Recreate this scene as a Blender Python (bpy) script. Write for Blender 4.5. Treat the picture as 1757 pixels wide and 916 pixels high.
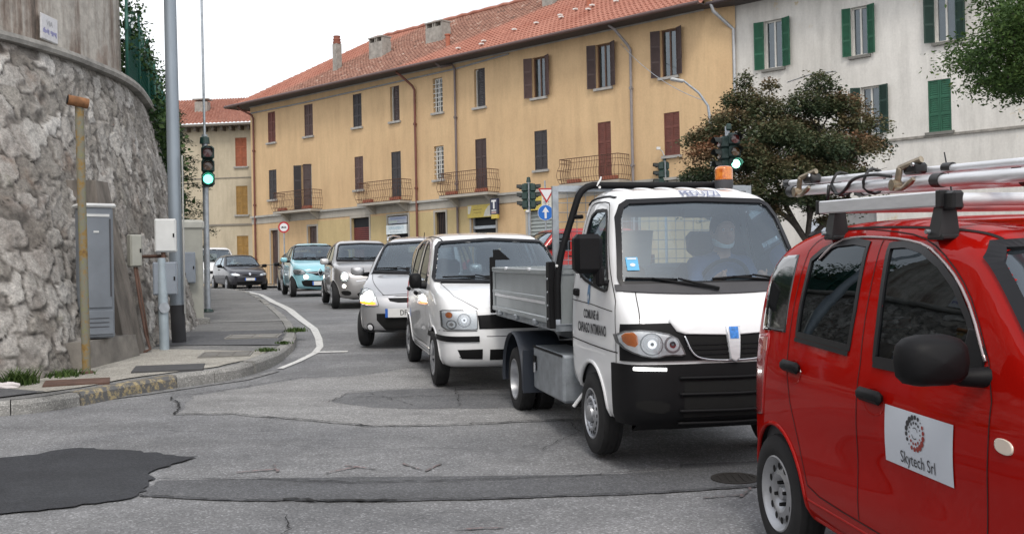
import bpy, math, random
import numpy as np
from mathutils import Vector, Matrix
R=math.radians
rng=np.random.default_rng(7); random.seed(7)
SC=bpy.context.scene
for _o in list(bpy.data.objects): bpy.data.objects.remove(_o)
COL=SC.collection
# ------------------------------------------------ camera
EYE=Vector((0,0,1.30)); PIT=math.atan(15.5/1805); ROLL=.0205
cam=bpy.data.cameras.new('camera'); cam.sensor_width=36; cam.lens=1805/1757*36; cam.clip_start=.05; cam.clip_end=1500
co=bpy.data.objects.new('camera',cam); COL.objects.link(co); SC.camera=co
_f=Vector((0,math.cos(PIT),math.sin(PIT))); _u=Vector((0,-math.sin(PIT),math.cos(PIT))); _r=Vector((1,0,0))
_rt=_r*math.cos(ROLL)-_u*math.sin(ROLL); _up=_r*math.sin(ROLL)+_u*math.cos(ROLL)
co.matrix_world=Matrix(((_rt.x,_up.x,-_f.x,EYE.x),(_rt.y,_up.y,-_f.y,EYE.y),(_rt.z,_up.z,-_f.z,EYE.z),(0,0,0,1)))
SC.render.resolution_x=1024; SC.render.resolution_y=533
SC.render.engine='CYCLES'
SC.cycles.max_bounces=7; SC.cycles.transparent_max_bounces=12; SC.cycles.use_denoising=True
# ------------------------------------------------ world: hazy bright overcast sky
W=bpy.data.worlds.new("World"); SC.world=W; W.use_nodes=True
nt=W.node_tree; nt.nodes.clear()
sky=nt.nodes.new('ShaderNodeTexSky'); sky.sky_type='NISHITA'; sky.sun_disc=False
sky.sun_elevation=R(52); sky.sun_rotation=R(178); sky.dust_density=4; sky.air_density=1.2
hs=nt.nodes.new('ShaderNodeHueSaturation'); hs.inputs['Saturation'].default_value=.85
tc=nt.nodes.new('ShaderNodeTexCoord'); sx=nt.nodes.new('ShaderNodeSeparateXYZ')
ns=nt.nodes.new('ShaderNodeTexNoise'); ns.inputs['Scale'].default_value=2.2; ns.inputs['Detail'].default_value=6
cr=nt.nodes.new('ShaderNodeValToRGB'); cr.color_ramp.elements[0].position=.38; cr.color_ramp.elements[0].color=(.62,.62,.62,1)
cr.color_ramp.elements[1].position=.60; cr.color_ramp.elements[1].color=(1,1,1,1)
cl=nt.nodes.new('ShaderNodeMixRGB'); cl.blend_type='MIX'; cl.inputs[2].default_value=(14.5,14.6,14.9,1)
mr=nt.nodes.new('ShaderNodeMapRange'); mr.inputs[1].default_value=0; mr.inputs[2].default_value=.75; mr.inputs[3].default_value=.95; mr.inputs[4].default_value=.5
ml=nt.nodes.new('ShaderNodeMath'); ml.operation='MULTIPLY'
bg=nt.nodes.new('ShaderNodeBackground'); bg.inputs[1].default_value=.075
wo=nt.nodes.new('ShaderNodeOutputWorld'); L=nt.links.new
L(sky.outputs[0],hs.inputs['Color']); L(tc.outputs['Generated'],ns.inputs['Vector']); L(tc.outputs['Generated'],sx.inputs[0])
L(ns.outputs['Fac'],cr.inputs[0]); L(sx.outputs[2],mr.inputs[0]); L(mr.outputs[0],ml.inputs[0]); L(cr.outputs[0],ml.inputs[1])
L(ml.outputs[0],cl.inputs[0]); L(hs.outputs[0],cl.inputs[1]); L(cl.outputs[0],bg.inputs[0]); L(bg.outputs[0],wo.inputs[0])
# ------------------------------------------------ sun behind thin cloud
sl=bpy.data.lights.new('sun','SUN'); sl.energy=.9; sl.angle=R(14); sl.color=(1,.96,.9)
so=bpy.data.objects.new('sun',sl); COL.objects.link(so)
_el,_az=R(52),R(178)      # azimuth clockwise from +Y
_d=Vector((math.sin(_az)*math.cos(_el),math.cos(_az)*math.cos(_el),math.sin(_el)))
so.rotation_euler=_d.to_track_quat('Z','Y').to_euler(); so.location=(0,-20,40)
SC.view_settings.view_transform='Standard'; SC.view_settings.look='None'; SC.view_settings.gamma=1; SC.view_settings.use_curve_mapping=False
SC.view_settings.exposure=.66
# ------------------------------------------------ materials
MATS={}
def newmat(name):
    m=bpy.data.materials.new(name); m.use_nodes=True; n=m.node_tree; n.nodes.clear()
    o=n.nodes.new('ShaderNodeOutputMaterial'); p=n.nodes.new('ShaderNodeBsdfPrincipled'); n.links.new(p.outputs[0],o.inputs[0])
    return m,n,p,o
def nod(n,t,**k):
    x=n.nodes.new(t)
    for a,b in k.items():
        if a.startswith('i_'): x.inputs[a[2:].replace('_',' ')].default_value=b
        else: setattr(x,a,b)
    return x
def noise(n,scale,detail=4,rough=.6,vec=None,stretch=None):
    t=nod(n,'ShaderNodeTexCoord'); x=nod(n,'ShaderNodeTexNoise'); x.inputs['Scale'].default_value=scale; x.inputs['Detail'].default_value=detail; x.inputs['Roughness'].default_value=rough
    if stretch:
        mp=nod(n,'ShaderNodeMapping'); mp.inputs['Scale'].default_value=stretch; n.links.new(t.outputs['Object'],mp.inputs[0]); n.links.new(mp.outputs[0],x.inputs[0])
    else: n.links.new(t.outputs['Object'],x.inputs[0])
    return x
def ramp(n,src,stops):
    r=nod(n,'ShaderNodeValToRGB'); e=r.color_ramp.elements
    while len(e)<len(stops): e.new(.5)
    for i,(p,c) in enumerate(stops):
        e[i].position=p; e[i].color=(*c,1) if not np.isscalar(c) else (c,c,c,1)
    n.links.new(src,r.inputs[0]); return r
def mixc(n,fac,a,b,mode='MIX'):
    m=nod(n,'ShaderNodeMixRGB',blend_type=mode)
    for i,v in ((0,fac),(1,a),(2,b)):
        if hasattr(v,'links') or hasattr(v,'is_linked'): n.links.new(v,m.inputs[i])
        else: m.inputs[i].default_value=v if i==0 else (*v,1)
    return m.outputs[0]
def bump(n,p,h,strength=.3,dist=.01):
    b=nod(n,'ShaderNodeBump'); b.inputs['Strength'].default_value=strength; b.inputs['Distance'].default_value=dist
    n.links.new(h,b.inputs['Height']); n.links.new(b.outputs[0],p.inputs['Normal']); return b
def M(name,col,rough=.5,metal=0,coat=0,var=.12,vs=6,bmp=0,bs=40,emit=0,spec=.5,stretch=None):
    if name in MATS: return MATS[name]
    m,n,p,o=newmat(name)
    c=np.array(col)
    x=noise(n,vs,5,stretch=stretch); r=ramp(n,x.outputs['Fac'],[(.3,tuple(c*(1-var))),(.7,tuple(np.minimum(c*(1+var),1)))])
    n.links.new(r.outputs[0],p.inputs['Base Color'])
    p.inputs['Roughness'].default_value=rough; p.inputs['Metallic'].default_value=metal; p.inputs['Coat Weight'].default_value=coat; p.inputs['Coat Roughness'].default_value=.04
    p.inputs['Specular IOR Level'].default_value=spec
    if bmp: y=noise(n,bs,6); bump(n,p,y.outputs['Fac'],bmp)
    if emit:
        p.inputs['Emission Color'].default_value=(*col,1); p.inputs['Emission Strength'].default_value=emit
    MATS[name]=m; return m
def paint(name,col,metal=0,rough=.35,dirt=.25,coat=1,spec=.15):
    m,n,p,o=newmat(name); c=np.array(col)
    x=noise(n,3,6,.7); z=nod(n,'ShaderNodeTexCoord'); s=nod(n,'ShaderNodeSeparateXYZ'); n.links.new(z.outputs['Object'],s.inputs[0])
    mr=nod(n,'ShaderNodeMapRange'); mr.inputs[1].default_value=.15; mr.inputs[2].default_value=.62; mr.inputs[3].default_value=1; mr.inputs[4].default_value=.04
    n.links.new(s.outputs[2],mr.inputs[0]); mm=nod(n,'ShaderNodeMath',operation='MULTIPLY'); n.links.new(mr.outputs[0],mm.inputs[0]); n.links.new(x.outputs['Fac'],mm.inputs[1])
    m2=nod(n,'ShaderNodeMath',operation='MULTIPLY'); m2.inputs[1].default_value=dirt*2; n.links.new(mm.outputs[0],m2.inputs[0])
    co_=mixc(n,m2.outputs[0],tuple(c),(.16,.14,.12)); n.links.new(co_,p.inputs['Base Color'])
    p.inputs['Metallic'].default_value=metal; p.inputs['Coat Weight'].default_value=coat; p.inputs['Coat Roughness'].default_value=.03; p.inputs['Specular IOR Level'].default_value=.5 if metal else spec
    r=nod(n,'ShaderNodeMapRange'); r.inputs[3].default_value=rough; r.inputs[4].default_value=.75; n.links.new(m2.outputs[0],r.inputs[0]); n.links.new(r.outputs[0],p.inputs['Roughness'])
    y=noise(n,1.6,2); bump(n,p,y.outputs['Fac'],.04,.02)
    return m
def glass(name,tint,alpha,rough=0.0,base=.05,refl=1):
    m,n,p,o=newmat(name); n.nodes.remove(p)
    t=nod(n,'ShaderNodeBsdfTransparent'); t.inputs[0].default_value=(*tint,1)
    g=nod(n,'ShaderNodeBsdfGlossy'); g.inputs['Roughness'].default_value=rough; g.inputs[0].default_value=(.84*refl,.93*refl,refl,1)
    d=nod(n,'ShaderNodeBsdfDiffuse'); d.inputs[0].default_value=(.28,.36,.43,1)   # pane dust, coloured blue to paint in the veil of reflected sky
    f=nod(n,'ShaderNodeFresnel'); f.inputs[0].default_value=1.52
    a=nod(n,'ShaderNodeMath',operation='MULTIPLY_ADD'); a.inputs[1].default_value=1.5; a.inputs[2].default_value=base; a.use_clamp=True; n.links.new(f.outputs[0],a.inputs[0])
    mx0=nod(n,'ShaderNodeMixShader'); mx0.inputs[0].default_value=alpha; n.links.new(t.outputs[0],mx0.inputs[1]); n.links.new(d.outputs[0],mx0.inputs[2])
    mx=nod(n,'ShaderNodeMixShader'); n.links.new(a.outputs[0],mx.inputs[0]); n.links.new(mx0.outputs[0],mx.inputs[1]); n.links.new(g.outputs[0],mx.inputs[2])
    n.links.new(mx.outputs[0],o.inputs[0]); return m
BLACKP=M('black_plastic',(.008,.008,.009),.55,var=.15,bmp=.05,spec=.18)
DARKP=M('dark_grey_plastic',(.05,.05,.055),.6)
RUBBER=M('tyre_rubber',(.014,.014,.015),.85,var=.25,vs=12,bmp=.1)
VOID=M('deep_black',(.004,.004,.004),.95,var=.1)
SEALM=M('black_seal',(.008,.008,.01),.4,spec=.3)
SEAM=M('panel_gap',(.012,.008,.008),.9)
STEEL=M('silver_wheel_paint',(.42,.43,.45),.38,.7,var=.2,vs=9)
CHROME=M('chrome',(.75,.76,.78),.12,1,var=.05)
ALU=M('aluminium',(.74,.75,.77),.42,.5,var=.1,stretch=(1,1,8))
GALV=M('galvanised_steel',(.36,.39,.42),.45,.6,var=.22,vs=10)
WHITE=M('white_paint_plain',(.72,.72,.71),.5,var=.06)
UPH=M('seat_fabric',(.06,.065,.08),.9)
TRIM=M('interior_trim',(.07,.072,.078),.8)
GL=glass('windscreen_glass',(.68,.80,.86),.07,0,.085)
GLS=glass('side_glass',(.34,.40,.41),.03,0,.03)
GLT=glass('tinted_glass',(.05,.06,.06),.0,0,.0,.55)
LENS=glass('clear_lens',(.96,.97,.98),.01,.02,.0)
# ------------------------------------------------ object helpers
def prop(o,label=None,cat=None,group=None,kind=None):
    if label: o['label']=label
    if cat: o['category']=cat
    if group: o['group']=group
    if kind: o['kind']=kind
    return o
def thing(name,label,cat,group=None,kind=None):
    o=bpy.data.objects.new(name,None); o.empty_display_size=.2; COL.objects.link(o); return prop(o,label,cat,group,kind)
def place(root,loc,rz=0,base=None):
    """children were built round local `base` (default 0): move them there and put the Empty at loc"""
    root.location=loc; root.rotation_euler=(0,0,rz); return root
def rebase(root,loc):
    loc=Vector(loc)
    def sh(o):
        for c in o.children:
            if c.type=='MESH': c.data.transform(Matrix.Translation(-loc))
            sh(c)
    sh(root)
    if root.type=='MESH': root.data.transform(Matrix.Translation(-loc))
    root.location=loc; return root
def mesh(name,V,F,mats,parent=None,smooth=False,mi=None,sharp=None):
    me=bpy.data.meshes.new(name)
    V=np.asarray(V,float).reshape(-1,3)
    if isinstance(F,np.ndarray): F=F.tolist()
    me.from_pydata(V.tolist(),[],F)
    for m in (mats if isinstance(mats,(list,tuple)) else [mats]): me.materials.append(m)
    if mi is not None: me.polygons.foreach_set('material_index',np.asarray(mi,'i'))
    if smooth: me.polygons.foreach_set('use_smooth',[True]*len(me.polygons))
    me.validate(); me.update()
    if smooth and sharp: me.set_sharp_from_angle(angle=R(sharp))
    o=bpy.data.objects.new(name,me); COL.objects.link(o)
    if parent is not None: o.parent=parent
    return o
class MB:
    def __init__(s): s.V=[];s.F=[];s.mi=[];s.n=0
    def add(s,V,F,m=0):
        V=np.asarray(V,float).reshape(-1,3); s.V.append(V); s.F+=[[i+s.n for i in f] for f in (F.tolist() if isinstance(F,np.ndarray) else F)]; s.mi+=[m]*len(F); s.n+=len(V); return s
    def hexa(s,P,m=0):
        return s.add(P,[[0,3,2,1],[4,5,6,7],[0,1,5,4],[1,2,6,5],[2,3,7,6],[3,0,4,7]],m)
    def box(s,c,d,m=0,rot=None,bev=0):
        hx,hy,hz=[k/2 for k in d]; 
        if bev:
            b=min(bev,hx*.9,hy*.9,hz*.9); V=[];F=[]
            # rounded box: 24 verts
            idx={}
            for sx in(-1,1):
                for sy in(-1,1):
                    for sz in(-1,1):
                        for a in range(3):
                            v=[sx*(hx-(0 if a==0 else b)),sy*(hy-(0 if a==1 else b)),sz*(hz-(0 if a==2 else b))]
                            idx[(sx,sy,sz,a)]=len(V); V.append(v)
            def q(*k): F.append([idx[x] for x in k])
            for a in range(3):
                o=[i for i in range(3) if i!=a]
                for sg in(-1,1):
                    r=[]
                    for u,w in((-1,-1),(1,-1),(1,1),(-1,1)):
                        t=[0,0,0]; t[a]=sg; t[o[0]]=u; t[o[1]]=w; r.append((*t,a))
                    if (sg<0)!=(a==1): r=r[::-1]
                    q(*r)
            for a in range(3):
                o=[i for i in range(3) if i!=a]
                for u in(-1,1):
                    for w in(-1,1):
                        t0=[0,0,0];t1=[0,0,0]; t0[a]=-1;t1[a]=1
                        for t in(t0,t1): t[o[0]]=u;t[o[1]]=w
                        q((*t0,o[0]),(*t1,o[0]),(*t1,o[1]),(*t0,o[1]))
            for sx in(-1,1):
                for sy in(-1,1):
                    for sz in(-1,1): q(*[(sx,sy,sz,a) for a in range(3)])
            V=np.array(V)
        else:
            V=np.array([[-hx,-hy,-hz],[hx,-hy,-hz],[hx,hy,-hz],[-hx,hy,-hz],[-hx,-hy,hz],[hx,-hy,hz],[hx,hy,hz],[-hx,hy,hz]]); F=[[0,3,2,1],[4,5,6,7],[0,1,5,4],[1,2,6,5],[2,3,7,6],[3,0,4,7]]
        if rot is not None:
            if np.isscalar(rot): c_,s_=math.cos(rot),math.sin(rot); rot=np.array([[c_,-s_,0],[s_,c_,0],[0,0,1]])
            V=V@np.array(rot).T
        return s.add(V+np.array(c),F,m)
    def tube(s,P,r,m=0,n=8,caps=True,closed=False):
        P=np.asarray(P,float); k=len(P); rr=np.full(k,r) if np.isscalar(r) else np.interp(np.linspace(0,1,k),np.linspace(0,1,len(r)),r)
        T=np.roll(P,-1,0)-np.roll(P,1,0) if closed else np.gradient(P,axis=0); T/=np.linalg.norm(T,axis=1)[:,None]+1e-12
        a=np.array([0,0,1.]) if abs(T[0,2])<.9 else np.array([1.,0,0]); N=np.cross(T[0],a);N/=np.linalg.norm(N); V=[]
        for i in range(k):
            N=N-T[i]*(N@T[i]); N/=np.linalg.norm(N)+1e-12; B=np.cross(T[i],N)
            for j in range(n):
                t=2*math.pi*j/n; V.append(P[i]+rr[i]*(N*math.cos(t)+B*math.sin(t)))
        F=[]
        for i in range(k if closed else k-1):
            i2=(i+1)%k
            for j in range(n): F.append([i*n+j,i*n+(j+1)%n,i2*n+(j+1)%n,i2*n+j])
        if caps and not closed: F+= [list(range(n))[::-1],[ (k-1)*n+j for j in range(n)]]
        return s.add(V,F,m)
    def lathe(s,prof,m=0,n=32,axis='y',c=(0,0,0),ms=None):
        """prof: list of (axial,radius)"""
        prof=np.asarray(prof,float); k=len(prof); V=[]
        for a,r in prof:
            for j in range(n):
                t=2*math.pi*j/n; x,z=r*math.cos(t),r*math.sin(t)
                V.append((x,a,z) if axis=='y' else (a,x,z) if axis=='x' else (x,z,a))
        F=[]
        for i in range(k-1):
            for j in range(n): F.append([i*n+j,i*n+(j+1)%n,(i+1)*n+(j+1)%n,(i+1)*n+j])
        s.add(np.array(V)+np.array(c),F,m)
        if ms is not None:
            s.mi[-len(F):]=[ms[i] for i in range(k-1) for j in range(n)]
        return s
    def build(s,name,mats,parent=None,smooth=False,sharp=None):
        return mesh(name,np.concatenate(s.V),s.F,mats,parent,smooth,s.mi,sharp)
def text2d(body,size=1,align='CENTER',bold=0):
    c=bpy.data.curves.new('t','FONT'); c.body=body; c.size=size; c.align_x=align; c.align_y='CENTER'; c.resolution_u=3; c.offset=bold
    o=bpy.data.objects.new('t',c); COL.objects.link(o)
    me=bpy.data.meshes.new_from_object(o); V=np.array([v.co[:] for v in me.vertices]); F=[list(p.vertices) for p in me.polygons]
    bpy.data.objects.remove(o); bpy.data.meshes.remove(me); return V[:,:2],F
# ground height: the street climbs away from the camera
GY=[-30,-14,4.1,8.3,12.2,16,20,24.4,28,31.4,36,42.5,60,400]; GZ=[-.76,-.76,-.085,.076,.226,.40,.56,.70,.79,.85,.915,.965,1.0,1.0]
def g(y): return np.interp(y,GY,GZ)
# ------------------------------------------------ implicit surfaces (car bodies, the driver)
def chaikin(P,n=2,closed=True):
    P=np.asarray(P,float)
    for _ in range(n):
        Q=np.roll(P,-1,0) if closed else P[1:]; A=P if closed else P[:-1]
        N=np.empty((len(A)*2,P.shape[1])); N[0::2]=.75*A+.25*Q; N[1::2]=.25*A+.75*Q
        if not closed: N=np.vstack([P[:1],N,P[-1:]])
        P=N
    return P
def densify(P,step,closed=True):
    P=np.asarray(P,float); out=[]; n=len(P)
    for i in range(n if closed else n-1):
        a,b=P[i],P[(i+1)%n]; k=max(1,int(np.ceil(np.linalg.norm(b-a)/step)))
        for j in range(k): out.append(a+(b-a)*j/k)
    if not closed: out.append(P[-1])
    return np.array(out)
def pdist(P,X,Y):
    """signed distance to closed polygon P, negative inside"""
    P=np.asarray(P,float); A=P;B=np.roll(P,-1,0); d=np.full(X.shape,1e9); ins=np.zeros(X.shape,bool)
    for (ax,ay),(bx,by) in zip(A,B):
        ex,ey=bx-ax,by-ay; L2=ex*ex+ey*ey+1e-12
        t=np.clip(((X-ax)*ex+(Y-ay)*ey)/L2,0,1); d=np.minimum(d,(X-ax-t*ex)**2+(Y-ay-t*ey)**2)
        c=(ay>Y)!=(by>Y); ins^=c&(X<(bx-ax)*(Y-ay)/((by-ay) if by!=ay else 1e-12)+ax)
    d=np.sqrt(d); return np.where(ins,-d,d)
class G2:
    def __init__(s,P,st=.012,pad=.35):
        P=np.asarray(P,float); s.o=P.min(0)-pad; s.st=st; n=np.ceil((P.max(0)+pad-s.o)/st).astype(int)+1
        X,Y=np.meshgrid(s.o[0]+np.arange(n[0])*st,s.o[1]+np.arange(n[1])*st,indexing='ij'); D=pdist(P,X,Y)
        for _ in range(3):   # soften facets
            for ax in(0,1): D=(np.roll(D,1,ax)+np.roll(D,-1,ax)+2*D+np.roll(D,2,ax)*.5+np.roll(D,-2,ax)*.5)/5
        s.D=D; s.n=n
    def __call__(s,x,y):
        u=np.clip((x-s.o[0])/s.st,0,s.n[0]-1.001); v=np.clip((y-s.o[1])/s.st,0,s.n[1]-1.001); i=u.astype(int); j=v.astype(int); u=u-i; v=v-j; D=s.D
        return D[i,j]*(1-u)*(1-v)+D[i+1,j]*u*(1-v)+D[i,j+1]*(1-u)*v+D[i+1,j+1]*u*v
def smax(a,b,k):
    h=np.clip(1-np.abs(a-b)/k,0,1); return np.maximum(a,b)+h*h*k*.25
def smin(a,b,k): return -smax(-a,-b,k)
def grad(F,P,e=.004):
    g_=np.empty_like(P)
    for a in range(3):
        d=np.zeros(3); d[a]=e; A=P+d;B=P-d; g_[:,a]=F(A[:,0],A[:,1],A[:,2])-F(B[:,0],B[:,1],B[:,2])
    return g_/(2*e)
def normals(F,P,e=.004):
    n=grad(F,P,e); return n/(np.linalg.norm(n,axis=1)[:,None]+1e-9)
def snet(F,lo,hi,h,it=3):
    lo=np.array(lo,float); n=np.ceil((np.array(hi)-lo)/h).astype(int)+1
    X,Y,Z=np.meshgrid(*[lo[a]+np.arange(n[a])*h for a in range(3)],indexing='ij'); V=F(X,Y,Z); I=V<0
    acc=np.zeros((*(n-1),3)); cnt=np.zeros(n-1)
    base=np.stack(np.meshgrid(*[np.arange(k-1) for k in n],indexing='ij'),-1).astype(float)
    sl=lambda d:tuple(slice(d[a],n[a]-1+d[a]) for a in range(3))
    for a in range(3):
        b,c=[k for k in range(3) if k!=a]
        for db in(0,1):
            for dc in(0,1):
                d0=[0,0,0]; d0[b]=db; d0[c]=dc; d1=list(d0); d1[a]=1
                v0,v1=V[sl(d0)],V[sl(d1)]; m=(v0<0)!=(v1<0); t=np.where(m,v0/np.where(m,v0-v1,1),0)
                p=base+np.array(d0); p=p.copy(); p[...,a]+=t; acc+=np.where(m[...,None],p,0); cnt+=m
    act=cnt>0; idx=-np.ones(act.shape,int); idx[act]=np.arange(act.sum()); P=acc[act]/cnt[act][:,None]*h+lo
    Fs=[]
    for a in range(3):
        b,c=[(1,2),(2,0),(0,1)][a]
        s0=[slice(None)]*3; s1=[slice(None)]*3; s0[a]=slice(0,-1); s1[a]=slice(1,None); A=I[tuple(s0)]; B=I[tuple(s1)]
        w=np.argwhere(A!=B); w=w[(w[:,b]>0)&(w[:,c]>0)&(w[:,b]<n[b]-1)&(w[:,c]<n[c]-1)]
        if len(w)==0: continue
        eb=np.zeros(3,int);eb[b]=1;ec=np.zeros(3,int);ec[c]=1
        q=[idx[tuple((w-eb-ec).T)],idx[tuple((w-ec).T)],idx[tuple(w.T)],idx[tuple((w-eb).T)]]; q=np.stack(q,1)
        fl=A[tuple(w.T)] ; q[~fl]=q[~fl][:,::-1]; Fs.append(q)
    Q=np.concatenate(Fs); Q=Q[(Q>=0).all(1)]
    for _ in range(it):
        v=F(P[:,0],P[:,1],P[:,2]); gr=grad(F,P); l=(gr**2).sum(1)+1e-6; st=-(v/l)[:,None]*gr; m=np.linalg.norm(st,axis=1); st*=np.minimum(1,h/(m+1e-9))[:,None]; P=P+st
    return P,Q
def compact(P,Q):
    u,inv=np.unique(Q.ravel(),return_inverse=True); return P[u],inv.reshape(Q.shape)
def cast(F,O,D,T=1.6,N=70):
    """first hit of rays O+tD with F=0; rays that miss give the closest approach"""
    O=np.asarray(O,float); D=np.broadcast_to(np.asarray(D,float),O.shape); ts=np.linspace(0,T,N)
    V=np.stack([F(*(O+D*t).T) for t in ts],1); hit=(V<0); k=np.where(hit.any(1),hit.argmax(1),V.argmin(1)); k=np.maximum(k,1)
    lo=ts[k-1].copy(); hi=ts[k].copy(); ok=hit.any(1)
    for _ in range(12):
        m=(lo+hi)/2; v=F(*(O+D*m[:,None]).T); lo=np.where(v<0,lo,m); hi=np.where(v<0,m,hi)
    t=np.where(ok,hi,ts[k]); return O+D*t[:,None],ok
def inpoly(P,x,y): return pdist(P,np.asarray(x),np.asarray(y))<0
def inset(P,w):
    P=np.asarray(P,float); A=np.roll(P,1,0);B=np.roll(P,-1,0); t=B-A; t/=np.linalg.norm(t,axis=1)[:,None]+1e-9
    n=np.stack([-t[:,1],t[:,0]],1); ar=(P[:,0]*np.roll(P[:,1],-1)-np.roll(P[:,0],-1)*P[:,1]).sum()
    return P+n*w*(1 if ar>0 else -1)
class Body:
    """field of a vehicle body from side profile, plan and cross-section; x forward, y left, z up"""
    def __init__(s,side,plan,sec,k=.1,crown=.1,roofc=.05,cx=1.0,extra=None,chs=2):
        sd=chaikin(side,chs); pl=np.array(plan); pl=chaikin(np.vstack([pl,(pl*[1,-1])[::-1]]),2)
        se=[(w,z) for z,w in sec]; se=chaikin(np.array(se+[(-w,z) for w,z in se[::-1]]),1)
        s.sd,s.pl,s.se=G2(sd),G2(pl,.016),G2(se,.012); s.k=k; s.crown=crown; s.roofc=roofc; s.cx=cx; s.extra=extra; s.side=sd
        s.lo=np.array([sd[:,0].min()-.08,-max(w for w,z in [(b,a) for a,b in sec])-.08,sd[:,1].min()-.06]); s.hi=np.array([sd[:,0].max()+.08,-s.lo[1],sd[:,1].max()+.08])
    def F(s,x,y,z):
        y2=y*y; xx=x+s.crown*y2*np.clip(x/s.cx,-1,1); zz=z+s.roofc*y2*np.clip((z-.6)/.5,0,1)
        f=smax(s.sd(xx,zz),s.se(np.abs(y),z),s.k); f=smax(f,s.pl(x,y),s.k)
        return s.extra(f,x,y,z) if s.extra else f
    def side_pt(s,P,sg):   # P (n,2) x,z
        P=np.asarray(P,float); O=np.stack([P[:,0],np.full(len(P),sg*1.25),P[:,1]],1); return cast(s.F,O,(0,-sg,0),1.25)[0]
    def front_pt(s,P,x0=2.6,d=-1):  # P (n,2) y,z
        P=np.asarray(P,float); O=np.stack([np.full(len(P),x0*(-d)),P[:,0],P[:,1]],1); return cast(s.F,O,(d,0,0),2.6,140)[0]
    def top_pt(s,P):       # P (n,2) x,y
        P=np.asarray(P,float); O=np.stack([P[:,0],P[:,1],np.full(len(P),2.4)],1); return cast(s.F,O,(0,0,-1),1.9,120)[0]
    def pt(s,P,how): return s.side_pt(P,how) if how in(1,-1) else s.front_pt(P) if how=='f' else s.front_pt(P,d=1) if how=='r' else s.top_pt(P)
    def off(s,P,d): return P+normals(s.F,P)*d
    def patch(s,name,poly,how,d,mat,parent,rings=(1,.9,.78,.64,.5,.36,.2,.08),smooth=0,step=.04,thick=0,lip=0):
        P=densify(chaikin(poly,smooth) if smooth else np.array(poly,float),step); c=P.mean(0); n=len(P); V=[];F=[]
        for r in rings: V.append(s.off(s.pt(c+(P-c)*r,how),d))
        V.append(s.off(s.pt(c[None],how),d))
        for i in range(len(rings)-1):
            for j in range(n): F.append([i*n+j,i*n+(j+1)%n,(i+1)*n+(j+1)%n,(i+1)*n+j])
        k=(len(rings)-1)*n
        for j in range(n): F.append([k+j,k+(j+1)%n,k+n])
        if lip:    # turned-in edge so that the piece has thickness
            b=sum(len(v) for v in V); V.append(s.off(V[0],-lip)); 
            for j in range(n): F.append([j,b+j,b+(j+1)%n,(j+1)%n])
        V=np.concatenate(V); ar=(P[:,0]*np.roll(P[:,1],-1)-np.roll(P[:,0],-1)*P[:,1]).sum()
        flip=(ar>0) if how in(-1,'f') else (ar<0)
        if how=='r' or how=='t': flip=ar<0
        if how=='f': flip=ar<0
        if how==-1: flip=ar<0
        if how==1: flip=ar>0
        if flip: F=[f[::-1] for f in F]
        return mesh(name,V,F,mat,parent,True)
    def quad(s,name,zlo,zhi,ymax,how,d,mat,parent,n=33,m=6):
        ys=np.linspace(-ymax,ymax,n); V=[]
        for k in range(m):
            t=k/(m-1); V.append(s.off(s.pt(np.stack([ys,zlo(ys)*(1-t)+zhi(ys)*t],1),how),d))
        V=[s.off(V[0],-d-.01)]+V+[s.off(V[-1],-d-.01)]
        return mesh(name,np.concatenate(V),[[a*n+b,a*n+b+1,(a+1)*n+b+1,(a+1)*n+b] for a in range(len(V)-1) for b in range(n-1)],mat,parent,True,sharp=40)
    def ring(s,name,poly,how,w,d,mat,parent,smooth=0,step=.04,wo=.012):
        P=densify(chaikin(poly,smooth) if smooth else np.array(poly,float),step); n=len(P); A=s.pt(inset(P,-wo),how); B=s.pt(inset(P,w),how)
        V=np.concatenate([s.off(A,0.0005),s.off(A,d),s.off(B,d),s.off(B,-.012)]); F=[]
        for i in range(3):
            for j in range(n): F.append([i*n+j,i*n+(j+1)%n,(i+1)*n+(j+1)%n,(i+1)*n+j])
        return mesh(name,V,F,mat,parent,False)
    def strip(s,mb,path,how,w=.006,d=.002,m=0,step=.03,smooth=0):
        P=chaikin(path,smooth,False) if smooth else np.asarray(path,float); P=densify(P,step,False); Q=s.pt(P,how); N=normals(s.F,Q); T=np.gradient(Q,axis=0); B=np.cross(N,T); B/=np.linalg.norm(B,axis=1)[:,None]+1e-9
        V=np.concatenate([Q+B*w/2+N*d,Q-B*w/2+N*d]); n=len(Q); mb.add(V,[[i,i+1,n+i+1,n+i] for i in range(n-1)],m); return mb
    def stube(s,mb,path,how,r=.01,d=0,m=0,step=.03,smooth=0,n=8):
        P=chaikin(path,smooth,False) if smooth else np.asarray(path,float); P=densify(P,step,False); mb.tube(s.off(s.pt(P,how),d),r,m,n); return mb
    def text(s,name,body,size,at,how,mat,parent,d=.004,sx=1,shear=0,flip=1,bold=0):
        V,F=text2d(body,size,bold=bold); P=np.stack([at[0]+flip*V[:,0]*sx,at[1]+V[:,1]+shear*V[:,0]*sx],1); return mesh(name,s.off(s.pt(P,how),d),F if flip>0 else [f[::-1] for f in F],mat,parent)
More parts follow.
